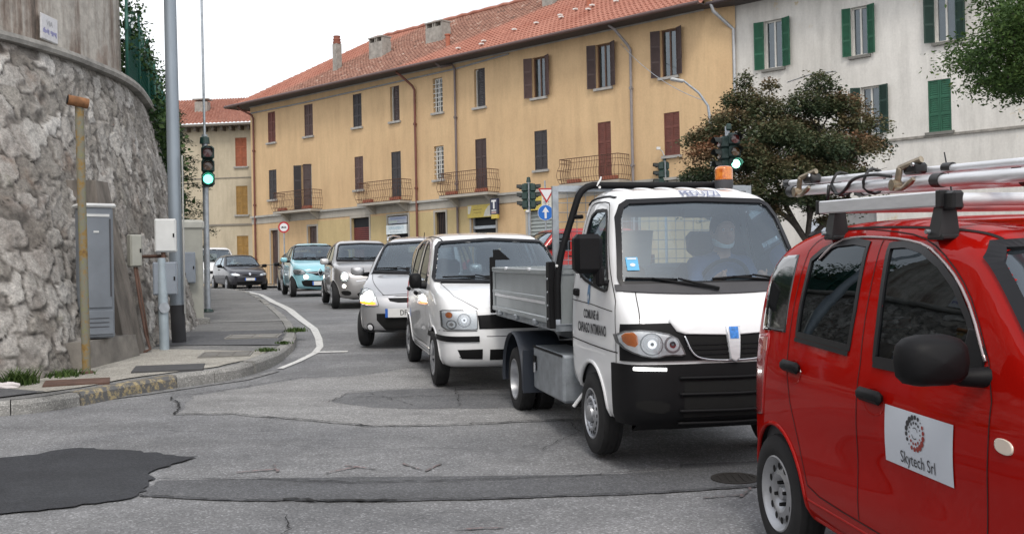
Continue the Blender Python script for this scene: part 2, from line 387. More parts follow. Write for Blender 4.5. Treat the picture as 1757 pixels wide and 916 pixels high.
    def shell(s,h,holes,arches,paint_,parent,liner=True,flat_y=.45):
        """holes: (poly,how). arches: (x,z,r). Returns body mesh object"""
        P,Q=snet(s.F,s.lo,s.hi,h); C=P[Q].mean(1); N=normals(s.F,C); keep=np.ones(len(Q),bool); keep2=keep.copy()
        for poly,how in holes:
            for sh,K in((.005 if how in(1,-1) else .012,keep),(-.03,keep2)):
                p=inset(densify(poly,.05),sh)
                if how in(1,-1): K&=~(inpoly(p,C[:,0],C[:,2])&(C[:,1]*how>0)&(N[:,1]*how>.25))
                elif how=='f': K&=~(inpoly(p,C[:,1],C[:,2])&(N[:,0]>.03)&(C[:,0]>0)&(C[:,2]>.9))
                elif how=='r': K&=~(inpoly(p,C[:,1],C[:,2])&(N[:,0]<-.15)&(C[:,0]<0)&(C[:,2]>.9))
        for x,z,r in arches: keep&=~((np.hypot(C[:,0]-x,C[:,2]-z)<r)&(np.abs(C[:,1])>flat_y))
        Qk=Q[keep]
        # snap the arch edge to a true circle
        e=np.concatenate([Qk[:,[0,1]],Qk[:,[1,2]],Qk[:,[2,3]],Qk[:,[3,0]]]); e=np.sort(e,1); ue,ct=np.unique(e,axis=0,return_counts=True); bv=np.unique(ue[ct==1])
        for x,z,r in arches:
            B=bv[(np.abs(np.hypot(P[bv,0]-x,P[bv,2]-z)-r)<h*1.3)&(np.abs(P[bv,1])>flat_y+.1)&(P[bv,2]>s.lo[2]+.12)]
            if len(B)==0: continue
            a=np.arctan2(P[B,2]-z,P[B,0]-x); nx=x+r*np.cos(a); nz=z+r*np.sin(a); sg=np.sign(P[B,1])
            for k in(-1,1):
                m=sg==k
                if m.any(): P[B[m]]=s.side_pt(np.stack([nx[m],nz[m]],1),k)
        P1,Q1=compact(P,Qk); o=mesh('body',P1,Q1,paint_,parent,True)
        if liner:
            k3=keep2&(C[:,2]>.5); P2,Q2=compact(P-normals(s.F,P)*.035,Q[k3]); mesh('interior_trim',P2,Q2[:,::-1],TRIM,parent,True)
        return o
    def archpart(s,arches,parent,lipmat,lipr=.011,wy=.35,name='wheel_arch'):
        for x,z,r in arches:
            for sg in(-1,1):
                lo=math.asin(max(-1,min(1,(s.lo[2]+.07-z)/r))); a=np.linspace(lo,math.pi-lo,26); P=np.stack([x+r*np.cos(a),z+r*np.sin(a)],1); E=s.side_pt(P,sg)
                mb=MB(); mb.tube(s.off(E,-.002),lipr,0,8)
                I=E.copy(); I[:,1]=sg*wy; E2=E.copy(); E2[:,1]-=sg*.004; n=len(a)
                mb.add(np.concatenate([E2,I]),[[i,i+1,n+i+1,n+i] for i in range(n-1)],1)
                mb.add(np.concatenate([I,[[x,sg*wy,z]]]),[[i,i+1,n] for i in range(n-1)],1)
                mb.build(name,[lipmat,VOID],parent,True,40)
TYC={}
def wheel(parent,x,y,z,r,w,kind,sg,tw=None):
    """wheel with tyre and rim; sg=+1 left side. Outer face at |y|"""
    key=(round(r,3),w,kind)
    rr=r*.64 if kind!='truck' else r*.60
    if key not in TYC:
        T=MB(); T.lathe([(-w,rr-.01),(-w,rr+.02),(-w+.004,r*.86),(-w*.9,r*.965),(-w*.72,r*.995),(-w*.5,r),(-w*.28,r*.995),(-w*.1,r*.965),(-.004,r*.86),(0,r*.75),(-.004,rr+.012),(-.012,rr-.008)],0,40)
        for k in (-.3,-.5,-.7): T.lathe([(w*k-.003,r*1.003),(w*k-.003,r*.99),(w*k+.003,r*.99),(w*k+.003,r*1.003)],1,40)
        to=T.build('tyre',[RUBBER,VOID],None,True,50)
        Rm=MB()
        if kind=='steel':
            Rm.lathe([(-w*.95,rr-.005),(-.03,rr-.012),(-.008,rr-.002),(-.004,rr-.008),(-.012,rr-.016),(-.035,rr*.86),(-.045,rr*.78),(-.03,rr*.62),(-.022,rr*.5),(-.03,rr*.42),(-.055,rr*.34),(-.05,rr*.2),(-.03,rr*.17),(-.026,0)],0,40)
            for k in range(12):
                a=k*math.pi/6; Rm.lathe([(-.0275-.002,.0),(-.0275-.002,.018)],1,10,c=(rr*.70*math.cos(a),.0,rr*.70*math.sin(a)))
            for k in range(4):
                a=k*math.pi/2+.4; Rm.lathe([(-.02,0),(-.02,.009),(-.05,.011)],1,6,c=(rr*.28*math.cos(a),0,rr*.28*math.sin(a)))
        elif kind=='truck':
            Rm.lathe([(-w*.95,rr),(-.035,rr-.008),(-.006,rr+.004),(-.002,rr-.006),(-.03,rr-.02),(-.06,rr*.86),(-.05,rr*.80),(-.012,rr*.74),(.002,rr*.66),(.0,rr*.58),(-.016,rr*.52),(-.02,rr*.36),(.012,rr*.33),(.02,rr*.27),(.02,0)],0,40)
            for k in range(16):
                a=k*math.pi/8; Rm.lathe([(-.006,.0),(-.006,.014)],1,8,c=(rr*.755*math.cos(a),.0,rr*.755*math.sin(a)))
            for k in range(5):
                a=k*math.tau/5; Rm.lathe([(.0,0),(.0,.012),(-.03,.013)],0,6,c=(rr*.44*math.cos(a),0,rr*.44*math.sin(a)))
        elif kind=='dish':
            Rm.lathe([(-w*.95,rr-.005),(-.03,rr-.01),(-.006,rr-.001),(-.004,rr-.012),(-.05,rr*.90),(-.12,rr*.84),(-.13,rr*.5),(-.10,rr*.3),(-.06,rr*.28),(-.06,0)],0,40)
        else:   # cap with spokes
            Rm.lathe([(-w*.95,rr-.005),(-.02,rr-.004),(-.004,rr-.002),(.0,rr*.93),(-.004,rr*.88),(-.03,rr*.86),(-.034,rr*.3),(-.004,rr*.26),(.006,rr*.18),(.006,0)],0,40,ms=[0,0,0,0,0,1,0,0,0])
            ns={'cap':9,'alloy':5,'multi':14}.get(kind,8)
            for k in range(ns):
                a=k*math.tau/ns; wd=rr*(.17 if ns<8 else .09 if ns<12 else .05); c_,s_=math.cos(a),math.sin(a); P=[]
                for (rad,hw,dy) in((rr*.2,wd,.006),(rr*.9,wd*.8,.001)):
                    for q,dd in((-hw,-.03),(hw,-.03),(hw,dy),(-hw,dy)): P.append((rad*c_-q*s_,dd,rad*s_+q*c_))
                Rm.hexa(P,0)
        ro=Rm.build('rim',[STEEL if kind!='dark' else DARKP,VOID],None,True,40); TYC[key]=(to.data,ro.data); bpy.data.objects.remove(to); bpy.data.objects.remove(ro)
    td,rd=TYC[key]; e=bpy.data.objects.new('wheel',None); COL.objects.link(e); e.parent=parent; e.location=(x,y,z); e.empty_display_size=.1
    if sg<0: e.rotation_euler=(0,0,math.pi)
    for nm,dt in(('tyre',td),('rim',rd)):
        o=bpy.data.objects.new(nm,dt); COL.objects.link(o); o.parent=e; o.rotation_euler=(0,random.uniform(0,6),0)
    return e
def seats(parent,xs,zb=.35,ys=(-.36,.36),h=.62,mat=None):
    for x in xs:
        for y in ys:
            mb=MB(); mb.box((x+.22,y,zb+.06),(.50,.48,.16),bev=.05)
            a=.25; ca,sa=math.cos(a),math.sin(a); Ry=[[ca,0,-sa],[0,1,0],[sa,0,ca]]
            mb.box((x-.10,y,zb+.40),(.13,.47,h),rot=Ry,bev=.05); mb.box((x-.20,y,zb+.83),(.10,.26,.19),rot=Ry,bev=.04)
            for k in(-.06,.06): mb.tube([(x-.16,y+k,zb+.66),(x-.20,y+k,zb+.80)],.006,1)
            mb.build('seat',[mat or UPH,CHROME],parent,True,50)
def dash(parent,x,zt,w,wheel_y=.36,sx=0):
    mb=MB(); mb.box((x,0,zt-.13),(.42,w*2,.24),bev=.06); mb.box((x-.05,wheel_y,zt+.0),(.2,.36,.12),bev=.05); mb.build('dashboard',TRIM,parent,True,50)
    t=np.linspace(0,2*math.pi,29)[:-1]; c=np.array([x-.33,wheel_y,zt+.02]); ax=np.array([.42,0,.9]); P=[c+.185*(np.array([0,math.cos(q),0])+ax*math.sin(q)) for q in t]
    mb=MB(); mb.tube(P,.015,closed=True)
    mb.tube([c+ax*-.02,c+np.array([.28,0,-.18])],.025); mb.tube([c+[0,-.18,0],c+[.02,0,-.02],c+[0,.18,0]],.014)
    mb.build('steering_wheel',BLACKP,parent,True)
def mirror(parent,x,y,z,sg,sz,mat,arm=BLACKP):
    mb=MB(); u=np.linspace(0,math.pi,9); V=[];n=14
    for i,a in enumerate(u):
        for j in range(n):
            t=math.tau*j/n; ct,st=math.cos(t),math.sin(t); e=.62
            V.append((sz[0]*.5*math.cos(a) if a<math.pi/2 else sz[0]*.16*math.cos(a),sz[1]*.5*np.sign(ct)*abs(ct)**e*math.sin(a)**.55,sz[2]*.5*np.sign(st)*abs(st)**e*math.sin(a)**.55))
    F=[[i*n+j,i*n+(j+1)%n,(i+1)*n+(j+1)%n,(i+1)*n+j] for i in range(8) for j in range(n)]
    mb.add(np.array(V)+[x,y+sg*(sz[1]*.5+.05),z],F,0)
    mb.tube([(x+.03,y-sg*.02,z-sz[2]*.35),(x,y+sg*.06,z-sz[2]*.36),(x,y+sg*.14,z-sz[2]*.2)],[.035,.028,.03],1,8)
    mb.build('wing_mirror',[mat,arm],parent,True,60)
def plate(parent,x,y,z,w=.36,h=.11,txt=None,tilt=0):
    mb=MB(); mb.box((x,y,z),(.012,w,h),0); mb.box((x+.002,y-w/2+.018,z),(.013,.036,h*.99),1); mb.box((x+.002,y+w/2-.018,z),(.013,.036,h*.99),1)
    o=mb.build('number_plate',[WHITE,M('plate_blue',(.02,.12,.5),.4)],parent)
    V,F=text2d(txt or 'I  I I',h*.85); V3=np.stack([np.full(len(V),x+.0095),y+V[:,0]*.8,z+V[:,1]],1)
    if txt: mesh('lettering',V3,F,SEALM,o)
    return o
def wiper(parent,b,p0,p1,p2):
    mb=MB(); A=b.off(b.front_pt(np.array([p0,p1])),.03); Bq=b.off(b.front_pt(densify([p1,p2],.08,False)),.014); mb.tube(np.stack([A[0],A[1]]),[.012,.006]); mb.tube(np.stack([(Bq[0]+Bq[-1])/2+[.012,0,.004],A[0]]),.007); mb.tube(Bq,.009); mb.build('wiper',BLACKP,parent,True)
def disc(b,mb,y,z,r,d,m=0,n=20,how='f',sq=1):
    a=np.linspace(0,math.tau,n+1)[:-1]; P=np.stack([y+r*np.cos(a),z+r*sq*np.sin(a)],1); c=b.off(b.pt(np.array([[y,z]]),how),d); E=b.off(b.pt(P,how),d); mb.add(np.concatenate([E,c]),[[i,(i+1)%n,n] for i in range(n)],m)
# ------------------------------------------------ ground and street
def gridmesh(xs,ys,zf,name,mat,kind='structure',dz=0):
    X,Y=np.meshgrid(xs,ys,indexing='ij'); V=np.stack([X,Y,zf(X,Y)+dz],-1).reshape(-1,3); nx,ny=X.shape; i=np.arange(nx-1)[:,None]*ny+np.arange(ny-1); i=i.ravel()
    o=mesh(name,V,np.stack([i,i+ny,i+ny+1,i+1],1),mat,None,True); prop(o,kind=kind); return o
def asphalt(name,c0,c1,speck=.35,fine=220,brightness=1):
    m,n,p,o=newmat(name)
    a=noise(n,.55,6,.62); b=noise(n,3.5,5,.7); f=noise(n,fine,2,.6); v=nod(n,'ShaderNodeTexVoronoi'); v.inputs['Scale'].default_value=95; t=nod(n,'ShaderNodeTexCoord'); n.links.new(t.outputs['Object'],v.inputs['Vector'])
    r1=ramp(n,a.outputs['Fac'],[(.32,c0),(.68,c1)]); r2=ramp(n,b.outputs['Fac'],[(.3,.82),(.7,1.12)]); c=mixc(n,1,r1.outputs[0],r2.outputs[0],'MULTIPLY')
    vs=nod(n,'ShaderNodeSeparateColor'); n.links.new(v.outputs['Color'],vs.inputs[0])
    r3=ramp(n,vs.outputs[0],[(.0,.62),(.6,.95),(.88,1.15),(.97,1.55+speck*.6)]); c=mixc(n,.85,c,r3.outputs[0],'MULTIPLY')
    r4=ramp(n,f.outputs['Fac'],[(.3,.7),(.7,1.3)]); c=mixc(n,.6,c,r4.outputs[0],'MULTIPLY'); wv=noise(n,.9,5,.6,stretch=(.35,1.6,1)); rw=ramp(n,wv.outputs['Fac'],[(.36,.80),(.5,1.0),(.66,1.10)]); c=mixc(n,.8,c,rw.outputs[0],'MULTIPLY'); oi=noise(n,1.3,3,.5); ro=ramp(n,oi.outputs['Fac'],[(.66,1),(.74,.62)]); c=mixc(n,.8,c,ro.outputs[0],'MULTIPLY'); n.links.new(c,p.inputs['Base Color'])
    p.inputs['Roughness'].default_value=.82; p.inputs['Specular IOR Level'].default_value=.35
    h=nod(n,'ShaderNodeMath',operation='MULTIPLY_ADD'); h.inputs[1].default_value=.7; n.links.new(v.outputs['Distance'],h.inputs[0]); n.links.new(b.outputs['Fac'],h.inputs[2])
    bump(n,p,h.outputs[0],.55,.006); return m
ASPH=asphalt('worn_asphalt',(.165,.168,.175),(.245,.247,.25))
ASPHD=asphalt('fresh_asphalt',(.036,.038,.044),(.047,.050,.056),-.6)
ASPHM=asphalt('trench_asphalt',(.095,.098,.105),(.125,.127,.132),0)
ASPHL=asphalt('pale_worn_asphalt',(.225,.225,.225),(.31,.308,.304))
ASPHN=asphalt('old_patch_asphalt',(.135,.138,.145),(.185,.187,.19),0)
ASPHP=asphalt('footway_asphalt',(.15,.15,.148),(.23,.228,.222))
CONC=asphalt('old_concrete',(.30,.285,.25),(.42,.40,.355),0)
KERB=asphalt('kerb_stone',(.22,.22,.21),(.36,.35,.33),0)
ys=np.unique(np.concatenate([np.linspace(-30,2,12),np.linspace(2,20,61),np.linspace(20,60,41),np.linspace(60,400,12)])); xs=np.unique(np.concatenate([np.linspace(-220,-15,8),np.linspace(-15,15,31),np.linspace(15,220,8)]))
bumpz=lambda X,Y:g(Y)+.006*np.sin(X*1.7+Y*.6)*np.sin(Y*.9+1)*(np.abs(X)<12)
gridmesh(xs,ys,bumpz,'road',ASPH)
def sheet(name,P,mat,up=.005,step=.25,kind='structure',jit=0,sub=1):
    """flat irregular patch laid on the street: polygon filled by a fan from its middle, cut into rings so it follows the slope"""
    P=densify(P,step); 
    if jit: P=P+rng.normal(0,jit,P.shape)
    w_=np.arange(len(P)); ctr=P.mean(0); dr_=(P-ctr)/(np.linalg.norm(P-ctr,axis=1)[:,None]+1e-9); P=P+dr_*((.022*np.sin(w_*.9)*np.sin(w_*.37+1)+.012*np.sin(w_*2.3))*(jit>0))[:,None]; c=P.mean(0); V=[];F=[];n=len(P); RR=(1,.92,.75,.5,.25)
    for r in RR:
        q=c+(P-c)*r; V.append(np.column_stack([q,bumpz(q[:,0],q[:,1])+up]))
    V.append([[*c,bumpz(c[0],c[1])+up]])
    for i in range(len(RR)-1):
        for j in range(n): F.append([i*n+j,i*n+(j+1)%n,(i+1)*n+(j+1)%n,(i+1)*n+j])
    F+=[[(len(RR)-1)*n+j,(len(RR)-1)*n+(j+1)%n,len(RR)*n] for j in range(n)]
    o=mesh(name,np.concatenate(V),F,mat); return prop(o,kind=kind)
def ribbon(name,P,w,mat,up=.008,jit=0,step=.15,kind='structure',taper=False,mb=None):
    P=densify(P,step,False); 
    if jit: P=P+rng.normal(0,jit,P.shape)
    T=np.gradient(P,axis=0); T/=np.linalg.norm(T,axis=1)[:,None]+1e-9; N=np.stack([-T[:,1],T[:,0]],1); w=np.interp(np.linspace(0,1,len(P)),np.linspace(0,1,len(np.atleast_1d(w))),np.atleast_1d(w)) if not np.isscalar(w) else np.full(len(P),w)
    if jit: w=w*rng.uniform(.35,1.5,len(P))
    A=P+N*w[:,None]/2;B=P-N*w[:,None]/2; n=len(P); V=np.vstack([np.column_stack([A,bumpz(A[:,0],A[:,1])+up]),np.column_stack([B,bumpz(B[:,0],B[:,1])+up])]); F=[[n+i,n+i+1,i+1,i] for i in range(n-1)]
    if mb is not None: mb.add(V,F); return
    return prop(mesh(name,V,F,mat),kind=kind)
sheet('asphalt_patch_pale',[(-1.73,9.97),(-1.65,10.51),(-1.08,10.71),(-.13,10.58),(.52,9.68),(.09,9.41),(-.75,9.45),(-1.29,9.58)],ASPHN,.005,.15,jit=.02)
sheet('worn_surface',[(-3.05,9.45),(-2.5,9.37),(-1.81,9.0),(-1.16,8.64),(-.5,8.63),(.08,8.73),(1.2,8.8),(2.2,9.6),(1.4,11.6),(.4,12.3),(-1.25,12.35),(-1.72,11.8),(-2.36,11.72),(-2.77,11.2),(-3.21,10.62)],ASPHL,.0035,.12,jit=.012)
sheet('asphalt_trench',[(-2.32,6.81),(-1.71,6.79),(-1.05,6.62),(-.32,6.64),(.42,6.70),(1.04,6.84),(1.1,6.99),(2.2,7.10),(4,7.3),(6,7.6),(6,6.8),(4,6.55),(2.2,6.35),(1.45,6.33),(.73,6.22),(.05,6.18),(-.91,6.16),(-1.82,6.27),(-2.31,6.42)],ASPHM,.006,.1,jit=.008)
sheet('fresh_asphalt_patch',[(-5.6,6.5),(-4.6,6.0),(-3.6,5.93),(-3.2,5.98),(-2.98,6.07),(-2.79,6.1),(-2.53,6.21),(-2.38,6.31),(-2.31,6.42),(-2.34,6.6),(-2.34,6.88),(-2.44,7.0),(-2.44,7.18),(-2.32,7.42),(-2.28,7.5),(-2.47,7.6),(-2.85,7.80),(-3.25,7.97),(-3.41,7.95),(-3.54,7.77),(-3.75,7.66),(-4.07,7.62),(-5.4,7.6)],ASPHD,.012,.08,jit=.009)
CRK=M('crack_dark',(.012,.012,.012),.95)
cm=MB()
for P,w in (([(-3.05,9.45),(-2.5,9.37),(-1.81,9.0),(-1.16,8.63),(-.5,8.62),(.08,8.72),(.6,8.75)],.022),([(-3.04,9.42),(-3.10,9.7),(-3.18,9.95),(-3.25,10.17),(-3.36,10.3),(-3.41,10.48)],.022),([(-3.41,10.5),(-3.21,10.66),(-2.77,11.25),(-2.36,11.75),(-1.72,11.82),(-1.25,12.4),(-.2,12.6)],.02),([(-1.75,9.95),(-1.66,10.5),(-1.08,10.7)],.014),([(-2.33,6.83),(-1.71,6.80),(-1.05,6.63),(-.3,6.65),(.42,6.71),(1.0,6.84)],.012),([(-2.3,6.42),(-1.82,6.27),(-.91,6.16),(0,6.18),(.8,6.23),(1.5,6.34)],.014),([(-1.4,6.24),(-1.1,6.19),(-.7,6.17)],.03),
  ([(-2.9,8.6),(-2.3,8.4),(-1.9,8.45)],.008),([(-1.3,5.9),(-1.2,5.6),(-1.35,5.2)],.010),([(-1.9,7.9),(-1.4,7.7),(-.9,7.75),(-.3,7.6)],.006),([(.2,7.6),(.5,8.2),(.45,8.6)],.007),([(-1.6,10.2),(-1.0,10.15),(-.3,10.2),(.3,9.95)],.012),([(-1.45,10.45),(-.9,9.6)],.008),([(-.6,10.65),(-.5,9.5)],.008)):
    ribbon('',P,w*.75,None,.0145,.010,.05,mb=cm)
prop(cm.build('road_cracks',CRK),kind='structure')
def thermo(name,c,wear):
    m,n,p,o=newmat(name); a=noise(n,14,8,.75); r=ramp(n,a.outputs['Fac'],[(wear-.06,c),(wear+.06,(.11,.11,.11))]); n.links.new(r.outputs[0],p.inputs['Base Color']); p.inputs['Roughness'].default_value=.7; return m
WL=thermo('road_paint_white',(.62,.62,.60),.60); WL2=thermo('road_paint_faded',(.22,.22,.22),.52); PINK=thermo('spray_paint_pink',(.24,.15,.145),.47)
ribbon('edge_line_faded',[(-5.5,9.85),(-4.25,10.19),(-3.77,10.72),(-3.35,11.30),(-3.0,11.72),(-2.80,12.4)],.10,WL2,.009)
ribbon('edge_line',[(-2.80,12.6),(-2.72,13.3),(-2.68,14.2),(-2.75,14.95),(-2.98,16.1),(-3.35,17.7),(-3.95,19.7),(-4.85,22.9),(-6.1,26.8),(-7.85,32.8),(-9.3,37)],[.08,.11,.15,.17,.16,.15,.15],WL,.009)
ribbon('stop_mark',[(-2.72,14.25),(-2.25,14.28)],.14,WL,.011)
ribbon('stop_mark',[(-.95,13.4),(-.2,13.7)],.30,WL,.011)
ribbon('far_edge_line',[(-9.5,44.0),(-7.0,43.2),(-4,42)],.14,WL,.009)
pm=MB()
for c_,a in (((-1.73,7.03),.3),((-1.62,7.1),1.9),((-1.15,7.02),.8),((-1.05,7.08),2.6),((-.55,7.05),1.2),((1.2,6.12),.2),((1.35,6.2),1.1),((-.7,7.08),2.2),((-.2,5.55),.1)):
    ribbon('',[(c_[0]-.13*math.cos(a),c_[1]-.13*math.sin(a)),(c_[0]+.13*math.cos(a),c_[1]+.13*math.sin(a))],.018,None,.0085,.004,.03,mb=pm)
prop(pm.build('sprayed_marks',PINK),kind='structure')
def plateobj(name,label,cat,c,w,l,rz,mat,up,group=None,rnd=False,zoff=0,grid=0,seg=24):
    z=float(g(c[1]))+zoff; mb=MB()
    if rnd:
        mb.lathe([(-.02,w/2),(up,w/2),(up,w/2-.03),(up-.004,w/2-.03),(up-.004,0)],0,seg,'z'); 
        for k in(-.6,-.3,0,.3,.6): mb.box((k*w/2,0,up-.002),(.012,w*.7*math.sqrt(1-k*k),.003),0)
    else:
        mb.box((0,0,0),(w,l,up*2),0); 
        for k in np.linspace(-.5,.5,grid): mb.box((k*w*.9,0,up),(.016,l*.94,.005),1)
        for k in np.linspace(-.5,.5,grid): mb.box((0,k*l*.9,up+.001),(w*.94,.016,.005),1)
    o=mb.build(name,[mat,M('cover_edge',(.12,.11,.10),.8)]); prop(o,label,cat,group); o.location=(c[0],c[1],z); sl=math.atan(.0385); o.rotation_euler=(sl,0,rz); return o
IRON=M('cast_iron',(.035,.032,.03),.7,.3,bmp=.3); RUST=M('rusty_iron',(.10,.055,.04),.85,bmp=.3,var=.3)
plateobj('manhole_cover','round iron manhole cover set in the dark trench near the red car','manhole cover',(1.36,6.55),.30,0,0,IRON,.012,None,True)
# ---- footway and kerb
KP=np.array([(-8.9,-16),(-8.9,-6),(-8.8,0),(-8.4,4),(-7.7,6.8),(-6.7,8.6),(-5.6,9.25),(-4.66,9.53),(-4.30,9.75),(-4.05,10.25),(-3.80,10.90),(-3.45,11.36),(-3.12,11.75),(-2.96,12.55),(-2.93,13.45),(-3.07,14.94),(-3.43,16.62),(-4.0,18.74),(-4.75,21.28),(-5.85,24.98),(-7.10,29.03),(-8.6,33.87),(-10.6,38.5),(-13.2,43.0),(-17,47.5)])
KP=densify(chaikin(KP,2,False),.12,False)
KT=np.gradient(KP,axis=0); KT/=np.linalg.norm(KT,axis=1)[:,None]; KN=np.stack([-KT[:,1],KT[:,0]],1)   # towards the wall
kw=.15; n=len(KP); V=[];F=[]
inner=KP+KN*(kw+.004)
cols=[0,.3,.7,1.2,1.8,2.8,5,9]
for d in cols:
    q=inner+(np.array([-1.0,.15])*d); V.append(np.column_stack([q,g(q[:,1])+.128+.004*np.sin(q[:,0]*5)*np.sin(q[:,1]*3)+(0 if d==0 else 0)]))
m_=len(cols); F=[[i*n+j,i*n+j+1,(i+1)*n+j+1,(i+1)*n+j] for i in range(m_-1) for j in range(n-1)]
prop(mesh('pavement',np.concatenate(V),[f[::-1] for f in F],[ASPHP],None,True),kind='structure')
KY=thermo('kerb_paint_yellow',(.40,.32,.17),.46)
kb=MB(); i=0; kk=0
while i<n-2:
    L_=int(rng.integers(6,10)); j=min(i+L_,n-1); s=slice(i,j+1); P=KP[s]; Nn=KN[s]; dz=rng.normal(0,.006); off=rng.normal(0,.006); k=len(P)
    t=np.linspace(0,1,k); sh=.010*np.where((t<.01)|(t>.99),1,0)
    A=P+Nn*(off); z=g(P[:,1])+dz
    rows=[np.column_stack([A,z-.03]),np.column_stack([A+Nn*.004,z+.10]),np.column_stack([A+Nn*.028,z+.132]),np.column_stack([P+Nn*kw,z+.134]),np.column_stack([P+Nn*kw,z+.05])]
    for r in rows: r[0,:2]+=(P[1]-P[0])*.07; r[-1,:2]-=(P[-1]-P[-2])*.07
    Vv=np.concatenate(rows); Ff=[[a*k+b,a*k+b+1,(a+1)*k+b+1,(a+1)*k+b] for a in range(4) for b in range(k-1)]+[[a*k for a in range(5)][::-1],[a*k+k-1 for a in range(5)]]
    yel=-4.2<P[:,0].mean()<-3.70 and P[:,1].mean()<12
    kb.add(Vv,[f[::-1] for f in Ff],1 if yel else 0); i=j
prop(kb.build('kerb',[KERB,KY],None,True,35),kind='structure')
def fsheet(name,P,mat,up=.006,jit=.0):
    P=densify(P,.2); 
    if jit: P=P+rng.normal(0,jit,P.shape)
    c=P.mean(0); k=len(P); V=[];F=[]
    for r in(1,.6,.25): q=c+(P-c)*r; V.append(np.column_stack([q,g(q[:,1])+.128+up+.004]))
    V.append([[*c,g(c[1])+.132+up]]); F=[[i*k+j,i*k+(j+1)%k,(i+1)*k+(j+1)%k,(i+1)*k+j] for i in range(2) for j in range(k)]+[[2*k+j,2*k+(j+1)%k,3*k] for j in range(k)]
    return prop(mesh(name,np.concatenate(V),F,mat),kind='structure')
fsheet('concrete_footway',[(-4.55,10.05),(-4.3,10.35),(-4.02,11.0),(-3.66,11.5),(-3.33,11.9),(-3.14,12.6),(-3.12,13.3),(-4.3,13.75),(-5.0,13.9),(-5.0,11.5),(-5.3,10.6)],CONC,.006,.012)
fsheet('footway_repair',[(-3.15,14.05),(-3.5,16.2),(-5.2,16.2),(-5.0,14.3)],ASPHM,.006,.02)
fsheet('footway_repair',[(-5.6,9.5),(-4.85,9.75),(-4.5,10.1),(-5.2,10.5),(-6.5,10.0)],ASPHM,.008,.02)
plateobj('service_cover','dark slate coloured service cover in the concrete footway near the kerb','service cover',(-3.85,11.75),.75,.55,.25,M('slate_cover',(.06,.06,.062),.8,bmp=.2),.012,None,False,.14,0)
plateobj('service_cover','rusty iron service cover lying below the green streaked pole','service cover',(-4.45,10.72),.62,.42,.35,RUST,.012,None,False,.14,0)
plateobj('service_cover','pale framed gridded service cover at the corner of the kerb','service cover',(-3.55,13.0),.62,.50,.15,M('pale_cover',(.20,.195,.18),.8),.012,None,False,.14,4)
plateobj('service_cover','concrete framed service cover in the dark footway repair','service cover',(-3.75,15.2),.75,.55,.1,M('pale_cover2',(.24,.235,.22),.85),.012,None,False,.14,3)
ribbon('footway_joint',[(-5.2,18.05),(-3.9,17.98)],.10,M('pale_joint',(.30,.30,.29),.8),.142)
